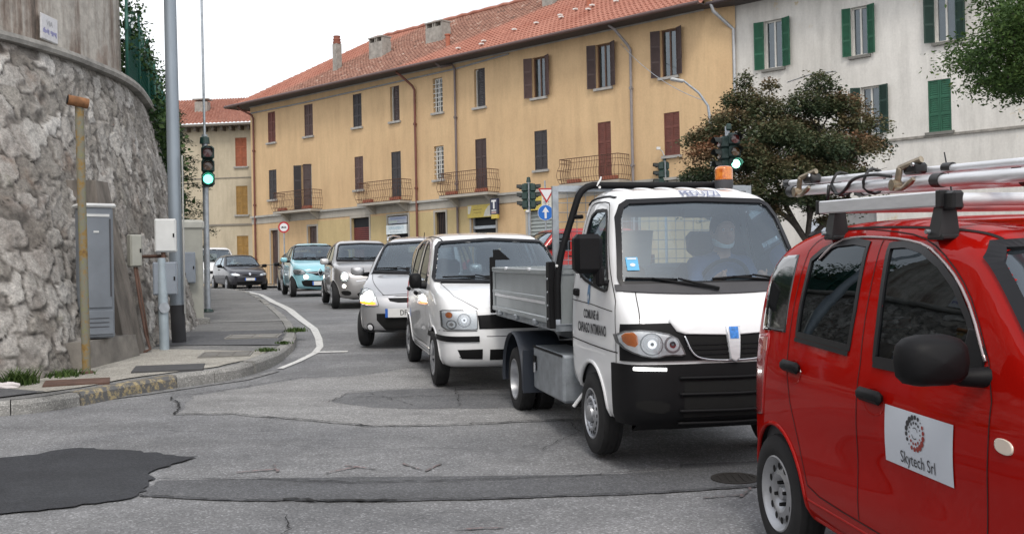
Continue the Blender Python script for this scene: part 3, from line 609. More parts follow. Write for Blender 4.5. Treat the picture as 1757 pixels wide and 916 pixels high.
# ------------------------------------------------ rubble retaining wall on the left
def stonewall():
    base=np.array([(-10.4,-16),(-10.4,-8),(-10.3,-2),(-9.9,3),(-9.0,6.6),(-7.7,8.5),(-6.4,9.75),(-5.3,10.65),(-5.0,10.95),(-4.90,11.4),(-4.86,12.0),(-4.82,13.3),(-4.84,14.6),(-5.02,16.4),(-5.40,18.2),(-6.05,20.2),(-7.1,22.6),(-8.6,26),(-10.5,30),(-13,34.5)])
    top=np.array([(-11.4,-16),(-11.4,-8),(-11.3,-2),(-10.9,3.5),(-10.1,7.4),(-9.0,9.6),(-7.5,11.3),(-6.38,12.7),(-6.22,13.1),(-6.08,13.6),(-5.97,14.1),(-5.90,14.8),(-5.84,15.6),(-5.93,16.6),(-6.30,18.2),(-6.75,19.9),(-7.38,22.2),(-8.4,26),(-9.6,30),(-13.2,34.5)])
    def rs(P,t):
        P=chaikin(P,3,False); return P
    B=chaikin(base,3,False);T=chaikin(top,3,False); k=len(B)
    d=np.r_[0,np.cumsum(np.linalg.norm(np.diff(B,axis=0),axis=1))]; S=d[-1]
    s0=d[np.argmin(np.hypot(B[:,0]+6.4,B[:,1]-9.75))]; s=np.concatenate([np.arange(0,s0-.6,.09),np.arange(s0-.6,s0+11,.027),np.arange(s0+11,S,.12)]); Bx=np.stack([np.interp(s,d,B[:,a]) for a in(0,1)],1); Tx=np.stack([np.interp(s,d,T[:,a]) for a in(0,1)],1)
    zt=4.35; nz=150; u=np.linspace(0,1,nz)
    X=Bx[:,None]*(1-u[None,:,None])+Tx[:,None]*u[None,:,None]; zb=g(Bx[:,1])+.05; Z=zb[:,None]*(1-u)+zt*u
    Tn=np.gradient(Bx,axis=0); Tn/=np.linalg.norm(Tn,axis=1)[:,None]; N=np.stack([Tn[:,1],-Tn[:,0]],1)  # towards the street
    SS=np.repeat(s[:,None],nz,1); ZZ=Z
    # irregular rubble: jittered cells of uneven size, squashed differently
    pts=[];y=-.3;row=0
    while y<5.0:
        h=rng.uniform(.19,.46); x=-.5
        while x<S+.5:
            w=rng.uniform(.16,.55); pts.append((x+w/2+rng.normal(0,.07),y+h/2+rng.normal(0,.10))); x+=w
        y+=h
    pts+= [(rng.uniform(0,S),rng.uniform(.1,4.6)) for _ in range(len(pts)//3)]
    pts=np.array(pts); q=np.stack([SS.ravel(),ZZ.ravel()],1)
    wx=.06*np.sin(q[:,0]*7.3+3*np.sin(q[:,1]*4))+.03*np.sin(q[:,0]*23+q[:,1]*17); wy=.05*np.sin(q[:,1]*9.1+2*np.sin(q[:,0]*5))+.025*np.sin(q[:,0]*19-q[:,1]*27); q2=q+np.stack([wx,wy],1)
    f1=np.full(len(q),9.);f2=f1.copy();id1=np.zeros(len(q),int); order=np.argsort(q2[:,0]); 
    ps=np.argsort(pts[:,0]); P=pts[ps]
    for c0 in range(0,len(q),4000):
        ii=order[c0:c0+4000]; qq=q2[ii]; a=np.searchsorted(P[:,0],qq[:,0].min()-.7);b=np.searchsorted(P[:,0],qq[:,0].max()+.7); sub=P[a:b]
        D=np.sqrt((qq[:,None,0]-sub[None,:,0])**2+(qq[:,None,1]-sub[None,:,1])**2); k2=np.argpartition(D,1,axis=1)[:,:2]; dd=np.take_along_axis(D,k2,1); o=np.argsort(dd,1); dd=np.take_along_axis(dd,o,1);k2=np.take_along_axis(k2,o,1)
        f1[ii]=dd[:,0];f2[ii]=dd[:,1];id1[ii]=k2[:,0]+a
    e=(f2-f1); rnd=rng.uniform(0,1,len(P)); tl=rng.normal(0,1,(len(P),2))
    st=np.clip(e/.05,0,1); st=st*st*(3-2*st); dl=q2-P[id1]
    rough=.006*np.sin(q[:,0]*41+5*np.sin(q[:,1]*33))*np.sin(q[:,1]*47+4*np.sin(q[:,0]*29))+.006*np.sin(q[:,0]*17+q[:,1]*13+rnd[id1]*20)+rng.normal(0,.0052,len(q))
    disp=st*(.015+.015*rnd[id1]+np.clip((dl*tl[id1]).sum(1)*.12,-.014,.02))+rough*(.5+.7*st)+.010*np.sin(q[:,0]*3.1)*np.sin(q[:,1]*2.7+q[:,0])
    disp=np.clip(disp,-.03,.13).reshape(SS.shape)
    edge=np.clip((1-u)/.03,0,1)*.8+.2
    V=np.concatenate([X+N[:,None]*(disp*edge)[...,None],Z[...,None]],-1).reshape(-1,3)
    ns=len(s); i=(np.arange(ns-1)[:,None]*nz+np.arange(nz-1)).ravel(); F=np.stack([i,i+nz,i+nz+1,i+1],1)
    return V,F,st,rnd[id1],np.clip(1.15-e/.030,0,1),s,Tx,Bx,N,zt
m,n_,p,o_=newmat('rubble_stone')
at=nod(n_,'ShaderNodeAttribute',attribute_name='stone'); sc_=nod(n_,'ShaderNodeSeparateColor'); n_.links.new(at.outputs['Color'],sc_.inputs[0])
a=noise(n_,9,8,.75); b=noise(n_,38,6,.8); st_=noise(n_,.8,4,.6,stretch=(2.5,2.5,.35))
r1=ramp(n_,sc_.outputs[0],[(0,(.23,.215,.195)),(.3,(.32,.30,.27)),(.6,(.38,.36,.335)),(.85,(.46,.44,.41)),(1,(.58,.56,.53))]); r2=ramp(n_,a.outputs['Fac'],[(.28,.60),(.5,.97),(.72,1.32)]); c=mixc(n_,1,r1.outputs[0],r2.outputs[0],'MULTIPLY')
r3=ramp(n_,b.outputs['Fac'],[(.36,.62),(.5,.97),(.64,1.3)]); c=mixc(n_,.9,c,r3.outputs[0],'MULTIPLY')
mort=ramp(n_,a.outputs['Fac'],[(.3,(.15,.14,.125)),(.7,(.36,.33,.30))]); c=mixc(n_,sc_.outputs[1],mort.outputs[0],c)
r4=ramp(n_,st_.outputs['Fac'],[(.36,(.60,.56,.54)),(.52,(1,1,1))]); c=mixc(n_,.75,c,r4.outputs[0],'MULTIPLY')
ru=noise(n_,1.7,4,.6); r5=ramp(n_,ru.outputs['Fac'],[(.62,0),(.76,.55)]); c=mixc(n_,r5.outputs[0],c,(.20,.12,.075)); mo=noise(n_,2.6,6,.75); r6=ramp(n_,mo.outputs['Fac'],[(.60,0),(.74,.55)]); c=mixc(n_,r6.outputs[0],c,(.115,.125,.075))
cvm=nod(n_,'ShaderNodeMath',operation='MULTIPLY'); n_.links.new(sc_.outputs[2],cvm.inputs[0]); cvn=noise(n_,3.3,5,.7); cvr=ramp(n_,cvn.outputs['Fac'],[(.38,1),(.50,.55),(.62,.12)]); n_.links.new(cvr.outputs[0],cvm.inputs[1]); c=mixc(n_,cvm.outputs[0],c,(.05,.046,.042)); n_.links.new(c,p.inputs['Base Color']); p.inputs['Roughness'].default_value=.92; p.inputs['Specular IOR Level'].default_value=.25; hh=nod(n_,'ShaderNodeMath',operation='ADD'); n_.links.new(a.outputs['Fac'],hh.inputs[0]); n_.links.new(b.outputs['Fac'],hh.inputs[1]); bump(n_,p,hh.outputs[0],.7,.03)
STONE=m
V,F,stm,rd,crv,ws_,Tx,Bx,WN,ZT=stonewall()
wall=mesh('stone_wall',V,F[:,::-1],STONE,None,True); prop(wall,'tall curved rubble stone retaining wall rising from the pavement','wall')
ca=wall.data.color_attributes.new('stone','FLOAT_COLOR','POINT'); cc=np.zeros((len(V),4),'f'); cc[:,0]=rd; cc[:,1]=stm; cc[:,2]=crv; cc[:,3]=1; ca.data.foreach_set('color',cc.ravel())
# coping ledge and stained parapet above
def wmat():
    m,n,p,o=newmat('stained_render'); a=noise(n,1.5,8,.72,stretch=(1.3,1.3,.16)); b=noise(n,7,8,.7); d=noise(n,1.1,5,.6)
    r=ramp(n,a.outputs['Fac'],[(.36,(.07,.06,.052)),(.46,(.21,.165,.135)),(.56,(.40,.37,.33)),(.70,(.52,.49,.44))]); r2=ramp(n,b.outputs['Fac'],[(.3,.65),(.7,1.25)]); c=mixc(n,.9,r.outputs[0],r2.outputs[0],'MULTIPLY')
    r3=ramp(n,d.outputs['Fac'],[(.6,0),(.75,.6)]); c=mixc(n,r3.outputs[0],c,(.20,.10,.06)); n.links.new(c,p.inputs['Base Color']); p.inputs['Roughness'].default_value=.9; bump(n,p,b.outputs['Fac'],.5,.02); return m
REN=wmat(); LEDG=M('ledge_concrete',(.26,.25,.23),.9,var=.35,vs=5,bmp=.4)
sel=np.arange(0,len(ws_),3); T3=Tx[sel]; N3=WN[sel]
def extr(name,idx,prof,mat,parent=None,smooth=False):
    V=[];k=len(prof)
    for (o_,z_) in prof: V.append(np.column_stack([T3[idx]+N3[idx]*o_,np.full(len(idx),z_)]))
    n=len(idx); F=[[i*n+j,i*n+j+1,((i+1)%k)*n+j+1,((i+1)%k)*n+j] for i in range(k) for j in range(n-1)]+[[i*n for i in range(k)],[i*n+n-1 for i in range(k)][::-1]]
    return mesh(name,np.concatenate(V),[f[::-1] for f in F],mat,parent,smooth)
allx=np.arange(len(sel)); par=allx[T3[:,1]<16.0]; aft=allx[T3[:,1]>=15.9]
extr('ledge',allx,[(-.35,ZT-.02),(.13,ZT-.02),(.15,ZT+.03),(.13,ZT+.085),(-.35,ZT+.10)],LEDG,wall)
pw=extr('rendered_parapet_wall',par,[(-.40,ZT+.08),(0,ZT+.08),(-.04,7.6),(-.40,7.6)],REN); prop(pw,'grey brown streaked rendered parapet wall standing on the ledge of the stone wall','wall')
# street name plaque
pq=thing('street_name_plaque','small white worn street name plaque fixed to the rendered wall above the ledge','sign')
jj=par[np.argmin(np.abs(T3[par,1]-13.75))]; c=T3[jj]+N3[jj]*.03; 
mb=MB(); mb.box((0,0,0),(.42,.025,.34),0,bev=.01); mb.box((0,-.014,0),(.39,.006,.31),1)
pl=mb.build('plate',[M('worn_enamel',(.5,.5,.5),.5,var=.2,vs=14),M('enamel_face',(.62,.62,.64),.4,var=.12,vs=20)],pq)
Vt,Ft=text2d('VIA',.10); mesh('lettering',np.column_stack([Vt[:,0]-.01,np.full(len(Vt),-.019),Vt[:,1]+.06]),Ft,M('faded_ink',(.28,.28,.29),.7),pl)
mb=MB(); 
for i,x in enumerate(np.linspace(-.16,.155,13)):
    if i!=6: mb.box((x,-.018,-.05+.008*math.sin(i*2)),(.017,.003,.05+.02*math.sin(i*1.7)),0)
mb.build('worn_lettering',[M('blue_enamel_worn',(.22,.22,.42),.6,var=.5,vs=60)],pl)
pq.rotation_euler=(0,0,math.atan2(N3[jj][0],-N3[jj][1])); pq.location=(c[0],c[1],4.66)
# ------------------------------------------------ buildings on the far side of the crossing
FA=np.array([-14.4,58.5]);FD=np.array([.7387,-.6740]);FN=np.array([-.6740,-.7387])
class Face:
    """vertical plane: t along, z up, o outwards"""
    def __init__(s,a,d): s.a=np.array(a,float); s.d=np.array(d,float)/np.linalg.norm(d); s.n=np.array([s.d[1],-s.d[0]])
    def p(s,t,z,o=0): q=s.a+s.d*t+s.n*o; return (q[0],q[1],z)
    def P(s,L): return [s.p(*k) for k in L]
    def box(s,mb,t0,t1,z0,z1,o0,o1,m=0):
        mb.hexa(s.P([(t0,z0,o1),(t1,z0,o1),(t1,z0,o0),(t0,z0,o0),(t0,z1,o1),(t1,z1,o1),(t1,z1,o0),(t0,z1,o0)]),m)
    def wall(s,name,t0,t1,z0,z1,holes,mats,parent,rev=.18,thick=.4,msel=lambda t,z:0):
        ts=sorted({t0,t1,*[h[0] for h in holes],*[h[2] for h in holes]}); zs=sorted({z0,z1,*[h[1] for h in holes],*[h[3] for h in holes]}); mb=MB()
        for a,b in zip(ts,ts[1:]):
            for c,d in zip(zs,zs[1:]):
                tm,zm=(a+b)/2,(c+d)/2
                if any(h[0]<tm<h[2] and h[1]<zm<h[3] for h in holes): continue
                mb.add(s.P([(a,c,0),(b,c,0),(b,d,0),(a,d,0)]),[[0,1,2,3]],msel(tm,zm))
        for h in holes:
            a,c,b,d=h; 
            for q in ([(a,c),(a,d)],[(a,d),(b,d)],[(b,d),(b,c)],[(b,c),(a,c)]):
                mb.add(s.P([(*q[0],0),(*q[1],0),(*q[1],-rev),(*q[0],-rev)]),[[0,1,2,3]],msel((a+b)/2,(c+d)/2))
        s.box(mb,t0,t1,z0,z1,-thick-.1,-thick); return mb.build(name,mats,parent)
def plaster(name,col,dark,stain=.5,patch=None,patchcol=(.5,.4,.22)):
    m,n,p,o=newmat(name); a=noise(n,.35,7,.62); b=noise(n,1.6,6,.7,stretch=(1.5,1.5,.22)); c_=noise(n,14,5,.7)
    r=ramp(n,a.outputs['Fac'],[(.35,dark),(.62,col)]); r2=ramp(n,b.outputs['Fac'],[(.30,1-stain*.55),(.55,1.0),(.75,1.06)]); c=mixc(n,.9,r.outputs[0],r2.outputs[0],'MULTIPLY')
    r3=ramp(n,c_.outputs['Fac'],[(.3,.93),(.7,1.05)]); c=mixc(n,1,c,r3.outputs[0],'MULTIPLY')
    if patch: d=noise(n,patch,5,.65); r4=ramp(n,d.outputs['Fac'],[(.655,0),(.68,.85)]); c=mixc(n,r4.outputs[0],c,patchcol)
    n.links.new(c,p.inputs['Base Color']); p.inputs['Roughness'].default_value=.9; p.inputs['Specular IOR Level'].default_value=.2; bump(n,p,c_.outputs['Fac'],.25,.01); return m
OCH=plaster('ochre_plaster',(.60,.425,.245),(.54,.375,.215),.28); OCHL=plaster('yellow_ochre_plaster',(.53,.42,.225),(.47,.365,.195),.25); STR=plaster('string_band_plaster',(.42,.39,.34),(.36,.335,.29),.3); STRL=plaster('cornice_strip',(.42,.41,.38),(.34,.33,.3))
GREYP=plaster('pale_grey_plaster',(.66,.64,.60),(.56,.54,.50),.4,.45,(.52,.42,.26)); CREAM=plaster('cream_plaster',(.52,.455,.34),(.44,.38,.28),.4)
def shut(name,col): return M(name,col,.65,var=.2,vs=5)
SBR=shut('dark_brown_shutter',(.052,.032,.030)); SRD=shut('red_brown_shutter',(.13,.040,.028)); SDK=shut('charcoal_shutter',(.040,.036,.038)); SPU=shut('brown_violet_shutter',(.085,.050,.045)); SGR=shut('green_shutter',(.012,.085,.045)); SGD=shut('dark_green_shutter',(.010,.035,.026)); SOR=shut('orange_shutter',(.30,.085,.035)); SYE=shut('ochre_shutter',(.30,.17,.04))
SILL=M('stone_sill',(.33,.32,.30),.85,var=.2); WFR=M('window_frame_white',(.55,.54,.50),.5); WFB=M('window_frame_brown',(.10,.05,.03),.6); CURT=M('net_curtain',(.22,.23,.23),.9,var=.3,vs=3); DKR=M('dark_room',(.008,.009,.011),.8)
PANE=glass('pane_glass',(.45,.5,.52),.04,.01,.05)
def leaf(fc,mb,t0,t1,z0,z1,o,m=0,panels=3,slat=.075):
    w=.045
    fc.box(mb,t0,t0+w,z0,z1,o,o+.035,m); fc.box(mb,t1-w,t1,z0,z1,o,o+.035,m)
    zz=np.linspace(z0,z1,panels+1)
    for z in zz: fc.box(mb,t0+w,t1-w,max(z0,z-.035),min(z1,z+.035),o,o+.033,m)
    for a,b in zip(zz,zz[1:]):
        k=max(2,int((b-a)/slat)); 
        for i in range(k):
            z=a+.03+(b-a-.06)*i/k; h=(b-a-.06)/k
            mb.add(fc.P([(t0+w,z,o+.026),(t1-w,z,o+.026),(t1-w,z+h*.98,o+.006),(t0+w,z+h*.98,o+.006)]),[[0,1,2,3]],m)
def openleaf(fc,th,dirn,w,z0,z1,mat,parent,ang):
    """leaf hinged at th swung out by ang (deg from closed) ; dirn=-1: left leaf"""
    a=R(ang); d=fc.d*(-dirn)*math.cos(a)*1.0+fc.n*math.sin(a)   # closed points towards middle: left leaf dirn=-1 -> +d
    q=fc.a+fc.d*th+fc.n*.03; f2=Face(q,d if dirn<0 else -d); mb=MB()
    if dirn<0: leaf(f2,mb,0,w,z0,z1,-.015)
    else: leaf(f2,mb,-w,0,z0,z1,-.015)
    return mb.build('shutter',mat,parent)
def window(fc,parent,t0,z0,t1,z1,mode,mat,frame=WFB,sill=SILL,rev=.16,name='window',ang=(165,165),lace=False):
    mb=MB(); o=-rev
    for q in((t0,t0+.06,z0,z1),(t1-.06,t1,z0,z1),(t0+.06,t1-.06,z0,z0+.06),(t0+.06,t1-.06,z1-.06,z1),((t0+t1)/2-.03,(t0+t1)/2+.03,z0+.06,z1-.06)): fc.box(mb,*q,o-.02,o+.03,0)
    if mode=='grid':
        for t in np.linspace(t0+.06,t1-.06,5)[1:-1]: fc.box(mb,t-.014,t+.014,z0+.06,z1-.06,o+.12,o+.14,0)
        for z in np.linspace(z0+.06,z1-.06,8)[1:-1]: fc.box(mb,t0,t1,z-.014,z+.014,o+.12,o+.141,0)
    w=mb.build(name,[frame],parent)
    mesh('pane',fc.P([(t0+.02,z0+.02,o-.005),(t1-.02,z0+.02,o-.005),(t1-.02,z1-.02,o-.005),(t0+.02,z1-.02,o-.005)]),[[0,1,2,3]],PANE,w)
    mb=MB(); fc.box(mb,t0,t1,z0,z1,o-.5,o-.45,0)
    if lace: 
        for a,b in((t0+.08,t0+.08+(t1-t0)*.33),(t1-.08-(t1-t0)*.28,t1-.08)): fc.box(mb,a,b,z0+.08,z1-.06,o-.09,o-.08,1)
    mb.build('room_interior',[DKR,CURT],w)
    if sill: mb=MB(); fc.box(mb,t0-.09,t1+.09,z0-.10,z0-.003,-.10,.11); mb.build('sill',sill,w)
    h=(t1-t0)/2
    if mode=='shut':
        for a,b in((t0+.005,(t0+t1)/2-.004),((t0+t1)/2+.004,t1-.005)):
            mb=MB(); leaf(fc,mb,a,b,z0+.01,z1-.01,-.05); mb.build('shutter',mat,w)
    elif mode in('open','half'):
        if ang[0]: openleaf(fc,t0,-1,h,z0+.01,z1-.01,mat,w,ang[0])
        if ang[1]: openleaf(fc,t1,1,h,z0+.01,z1-.01,mat,w,ang[1])
    elif mode=='ajar':
        mb=MB(); leaf(fc,mb,t0+.25,t1-.005,z0+.01,z1-.01,-.05); mb.build('shutter',mat,w)
    return w
TILE,n_,p,o_=newmat('roof_tiles'); 
a=noise(n_,.5,6,.7); b=noise(n_,3.2,7,.75); w=noise(n_,.8,2)
r=ramp(n_,a.outputs['Fac'],[(.35,(.32,.125,.085)),(.6,(.39,.175,.125))]); r2=ramp(n_,b.outputs['Fac'],[(.3,.85),(.5,1.0),(.72,1.12)]); c=mixc(n_,.9,r.outputs[0],r2.outputs[0],'MULTIPLY'); at=nod(n_,'ShaderNodeAttribute',attribute_name='old'); sp_=nod(n_,'ShaderNodeSeparateColor'); n_.links.new(at.outputs['Color'],sp_.inputs[0])
ob=ramp(n_,b.outputs['Fac'],[(.34,(.10,.07,.055)),(.45,(.22,.11,.08)),(.57,(.30,.16,.115)),(.67,(.48,.41,.35))]); c=mixc(n_,sp_.outputs[0],c,ob.outputs[0]); n_.links.new(c,p.inputs['Base Color']); p.inputs['Roughness'].default_value=.85
def roofplane(name,quad,mat,parent,old=None,rows=28,pitch=.24):
    """corrugated tiled slope between eave edge (a,b) and ridge edge (d,c)"""
    a,b,c_,d=[np.array(q,float) for q in quad]; W_=np.linalg.norm(b-a); nx=int(W_/(pitch/4)); u=np.linspace(0,1,nx+1); v=np.repeat(np.linspace(0,1,rows+1),2)[1:-1]; nrm=np.cross(b-a,d-a); nrm/=np.linalg.norm(nrm); nrm*=np.sign(nrm[2])
    E=a[None]*(1-u[:,None])+b[None]*u[:,None]; Rg=d[None]*(1-u[:,None])+c_[None]*u[:,None]
    P=E[:,None]*(1-v[None,:,None])+Rg[:,None]*v[None,:,None]
    step=np.where(np.arange(len(v))%2==0,.0,-.035)[None,:]; cor=.03*np.sin(np.arange(nx+1)*math.pi/2)[:,None]
    P=P+(cor+step+rng.normal(0,.004,(nx+1,len(v))))[...,None]*nrm; i=(np.arange(nx)[:,None]*len(v)+np.arange(len(v)-1)).ravel(); nv=len(v)
    o=mesh(name,P.reshape(-1,3),np.stack([i,i+nv,i+nv+1,i+1],1),mat,parent,False)
    ca=o.data.color_attributes.new('old','FLOAT_COLOR','POINT'); col=np.zeros(((nx+1)*nv,4),'f'); UU,VV=np.meshgrid(u,v,indexing='ij'); col[:,0]=(old(UU,VV) if old else np.zeros_like(UU)).ravel(); ca.data.foreach_set('color',col.ravel()); return o
FC=Face(FA,FD)
ob=thing('ochre_apartment_house','long three storey ochre apartment house with shutters, balconies and a red tiled roof','building')
up=[(1.66,8.82,2.36,10.48,'shut',SRD),(4.95,8.82,5.68,10.48,'shut',SPU),(8.96,8.85,9.63,10.5,'shut',SDK),(11.78,8.82,12.44,10.5,'ajar',SBR),(14.78,8.88,15.41,10.47,'grid',None),(17.44,8.80,18.11,10.5,'ajar',SDK),(20.88,8.78,21.62,10.48,'open',SPU),(24.28,8.72,25.02,10.48,'open',SBR),(27.38,8.72,28.12,10.52,'open',SBR)]
mid=[(1.66,5.72,2.37,7.33,'shut',SDK),(9.0,5.74,9.67,7.38,'shut',SPU),(14.76,5.80,15.40,7.34,'grid',None),(20.92,5.73,21.63,7.38,'shut',SDK),(27.47,5.73,28.17,7.36,'shut',SRD)]
drs=[(4.62,4.96,5.48,7.36,'ajard',SDK),(11.77,4.96,12.46,7.36,'shut',SDK),(17.42,4.96,18.11,7.39,'shut',SBR),(24.29,4.96,24.95,7.36,'shut',SRD)]
gnd=[(1.75,1.15,2.43,4.05,'door'),(5.10,1.15,5.85,4.10,'door'),(8.68,2.3,10.05,4.35,'roller'),(11.45,1.15,12.9,4.30,'shop'),(14.76,2.3,15.46,4.30,'bar'),(17.10,1.15,18.6,4.25,'shop'),(20.45,1.15,22.0,4.25,'gate'),(25.2,2.2,26.2,4.2,'bar')]
holes=[tuple(k[:4]) for k in up+mid+drs+gnd]
ZW0,ZW1,TE=.7,11.0,29.35
FC.wall('wall',0,TE,ZW0,ZW1,holes,[OCH,OCHL,STR],ob,msel=lambda t,z:0 if z>4.45 else (1 if 5.9<t<16.3 else 0))
back=Face(FC.p(TE,0)[:2],-FC.n); side=Face(FC.p(0,0,-10)[:2],FC.n); mb=MB()
for fc,t1 in((side,10),(back,10)): mb.add(fc.P([(0,ZW0,0),(t1,ZW0,0),(t1,ZW1,0),(0,ZW1,0)]),[[0,1,2,3]])
mb.add(FC.P([(0,ZW0,-10),(TE,ZW0,-10),(TE,ZW1,-10),(0,ZW1,-10)]),[[0,3,2,1]]); mb.build('side_wall',OCH,ob)
mb=MB(); FC.box(mb,-.02,TE,4.80,4.90,.003,.13); mb.build('string_course',STRL,ob); mb=MB(); FC.box(mb,-.01,TE,4.46,4.79,.002,.03); mb.build('string_band',STR,ob)
mb=MB(); FC.box(mb,-.01,TE,10.93,11.04,.003,.05); mb.tube(FC.P([(.1,10.62,.05),(5,10.60,.05),(9.9,10.64,.06),(16.3,10.70,.06),(19.6,10.86,.06)]),.035,1,6); mb.build('upper_cable_run',[STRL,GALV],ob)
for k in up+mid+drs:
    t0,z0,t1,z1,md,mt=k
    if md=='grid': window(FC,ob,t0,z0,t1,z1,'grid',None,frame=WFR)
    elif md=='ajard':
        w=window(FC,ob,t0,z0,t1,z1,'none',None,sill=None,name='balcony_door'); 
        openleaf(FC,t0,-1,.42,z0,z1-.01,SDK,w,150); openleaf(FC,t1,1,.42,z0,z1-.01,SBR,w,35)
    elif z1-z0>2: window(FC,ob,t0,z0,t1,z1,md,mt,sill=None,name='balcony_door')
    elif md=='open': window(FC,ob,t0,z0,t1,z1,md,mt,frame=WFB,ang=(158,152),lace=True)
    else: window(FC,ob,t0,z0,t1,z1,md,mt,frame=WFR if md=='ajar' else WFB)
BRD=M('brown_door',(.06,.035,.03),.6,var=.3); ROLL=M('roller_shutter',(.30,.33,.32),.5,.3,var=.1); RED_=M('maroon_awning',(.16,.035,.03),.7)
for t0,z0,t1,z1,kd in gnd:
    mb=MB()
    if kd=='roller': FC.box(mb,t0,t1,z0,z1,-.19,-.16,1); [FC.box(mb,t0,t1,z,z+.07,-.16,-.15,0) for z in np.arange(z0,z1-.5,.1)]; mt=[RED_,DKR]
    elif kd=='gate':
        mt=[ROLL]; [mb.add(FC.P([(t0,z,-.10),(t1,z,-.10),(t1,z+.15,-.15),(t0,z+.15,-.15)]),[[0,1,2,3]]) for z in np.arange(z0,z1-.01,.155)]
    elif kd=='bar': FC.box(mb,t0,t1,z0,z1,-.2,-.18,0); [FC.box(mb,t,t+.025,z0,z1,-.12,-.10,1) for t in np.linspace(t0,t1-.025,7)]; mt=[DKR,BRD]
    elif kd=='shop': FC.box(mb,t0,t1,z0,z1,-.22,-.2,0); FC.box(mb,t0,t0+.08,z0,z1,-.2,-.1,1); FC.box(mb,t1-.08,t1,z0,z1,-.2,-.1,1); FC.box(mb,t0,t1,3.42,3.55,-.18,-.08,1); mt=[DKR,GALV]
    else: FC.box(mb,t0,t1,z0,z1,-.16,-.12,0); [FC.box(mb,t0+.08+i*(t1-t0)*.5,t0+(t1-t0)*.5*(i+1)-.06,z,z+.75,-.12,-.10,0) for i in(0,1) for z in(z0+.2,z0+1.1,z0+2.0)]; mt=[BRD]
    d_=mb.build('roller_door' if kd in('roller','gate') else 'grated_window' if kd=='bar' else 'shopfront' if kd=='shop' else 'door',mt,ob)
    mb=MB(); FC.box(mb,t0-.10,t0-.0,z0,z1+.10,.002,.025); FC.box(mb,t1,t1+.10,z0,z1+.10,.002,.025); FC.box(mb,t0,t1,z1,z1+.10,.002,.024); mb.build('surround',STR,d_)
WRO=M('rusty_wrought_iron',(.10,.050,.035),.8,.2,var=.4,vs=12)
for t0,t1 in((2.95,6.25),(9.95,13.1),(15.72,18.75),(22.75,25.75)):
    mb=MB(); FC.box(mb,t0+.1,t1+.1,4.84,4.95,.0,.75)
    for t in(t0+.5,t1-.3): mb.hexa(FC.P([(t,4.45,.1),(t+.16,4.45,.1),(t+.16,4.45,.0),(t,4.45,.0),(t,4.84,.62),(t+.16,4.84,.62),(t+.16,4.84,.0),(t,4.84,.0)]))
    bl=mb.build('balcony',STR,ob); mb=MB(); 
    def pb(t,z,o): return FC.p(t,z,o)
    bul=lambda z:.10*math.sin(math.pi*min(1,max(0,(z-4.97)/.7)))**1.0*(1 if z<5.67 else 0)
    path=[(t0+.12,.0),(t0+.12,.72),(t1+.05,.72),(t1+.05,.0)]
    for zr,rr in((4.97,.014),(5.15,.010),(5.5,.010),(5.78,.010),(5.95,.018)):
        mb.tube([pb(t+(-1 if i<2 else 1)*bul(zr),zr,o+(bul(zr) if o>0 else 0)) for i,(t,o) in enumerate(path)],rr,0,5)
    for a,b in zip(path,path[1:]):
        L_=math.hypot(b[0]-a[0],b[1]-a[1]); k=int(L_/.125)
        for i in range(k+1):
            q=i/k; t=a[0]+(b[0]-a[0])*q; o=a[1]+(b[1]-a[1])*q; ot=-1 if (t<=t0+.13) else (1 if t>=t1+.04 else 0); oo=1 if o>.7 else 0
            mb.tube([pb(t+ot*bul(z),z,o+oo*bul(z)) for z in(4.95,5.1,5.3,5.5,5.7,5.95)],.008,0,4,False)
    mb.build('railing',WRO,bl)
    for a_,b_ in((t1-.75,t1-.1),(t0+.45,t0+1.05)): mb=MB(); FC.box(mb,a_,b_,4.97,5.13,.50,.68); mb.build('flower_box',M('terracotta',(.30,.10,.06),.8),bl)
for t,mt,zt_,zb_ in((.42,M('red_brown_pipe',(.14,.045,.03),.5),10.5,1.2),(13.62,M('red_brown_pipe',(0,0,0)),10.3,1.2),(16.32,M('grey_brown_pipe',(.13,.10,.095),.5),10.9,1.2),(26.05,M('grey_pipe',(.22,.20,.2),.5),10.2,1.2)):
    mb=MB(); mb.tube(FC.P([(t-.55,10.95,.75),(t-.35,10.75,.60),(t-.1,zt_,.14),(t,zt_-.2,.10),(t,zb_,.10)]),.055,0,8); [mb.tube(FC.P([(t,z,.04),(t,z,.17)]),.07,0,6) for z in(2.5,5.5,8.5)]; mb.build('downpipe',mt,ob,True,50)
EAVE=M('eave_soffit',(.07,.06,.06),.8,var=.2); GUT=M('gutter_brown',(.10,.06,.055),.5)
# roof: hipped at the left, ridge parallel to the front
RO=.92; e0=FC.p(-1.0,10.98,RO); e1=FC.p(TE+.35,10.98,RO); r0=FC.p(4.7,14.75,-5.05); r1=FC.p(TE+.35,14.75,-5.05); eb=FC.p(-1.0,10.98,-11); eb1=FC.p(TE+.35,10.98,-11)
def oldf(U,V_):
    t=U*30; k=np.clip((13.4-t+V_*7.5)/1.0,0,1)*np.clip((t-5.2+V_*-1+2)/1.2,0,1)*.95; return np.maximum(k,np.clip((5-t)/3,0,.0))
rf=roofplane('roof',[e0,e1,r1,r0],TILE,ob,oldf,26)
roofplane('hip_slope',[eb,e0,r0,r0],TILE,ob,None,22); roofplane('rear_slope',[eb1,eb,r0,r1],TILE,ob,None,14,.8)
mb=MB(); mb.hexa([e0,e1,eb1,eb]+[(q[0],q[1],q[2]-.0+.03) for q in(e0,e1,eb1,eb)]); mb.build('soffit',EAVE,ob)
mb=MB(); mb.tube(FC.P([(-1.0,11.0,RO+.06),(TE+.35,11.0,RO+.06)]),.075,0,8); mb.tube([FC.p(-1.06,11.0,RO+.06),FC.p(-1.06,11.0,-11)],.075,0,8); mb.build('gutter',GUT,ob,True,60)
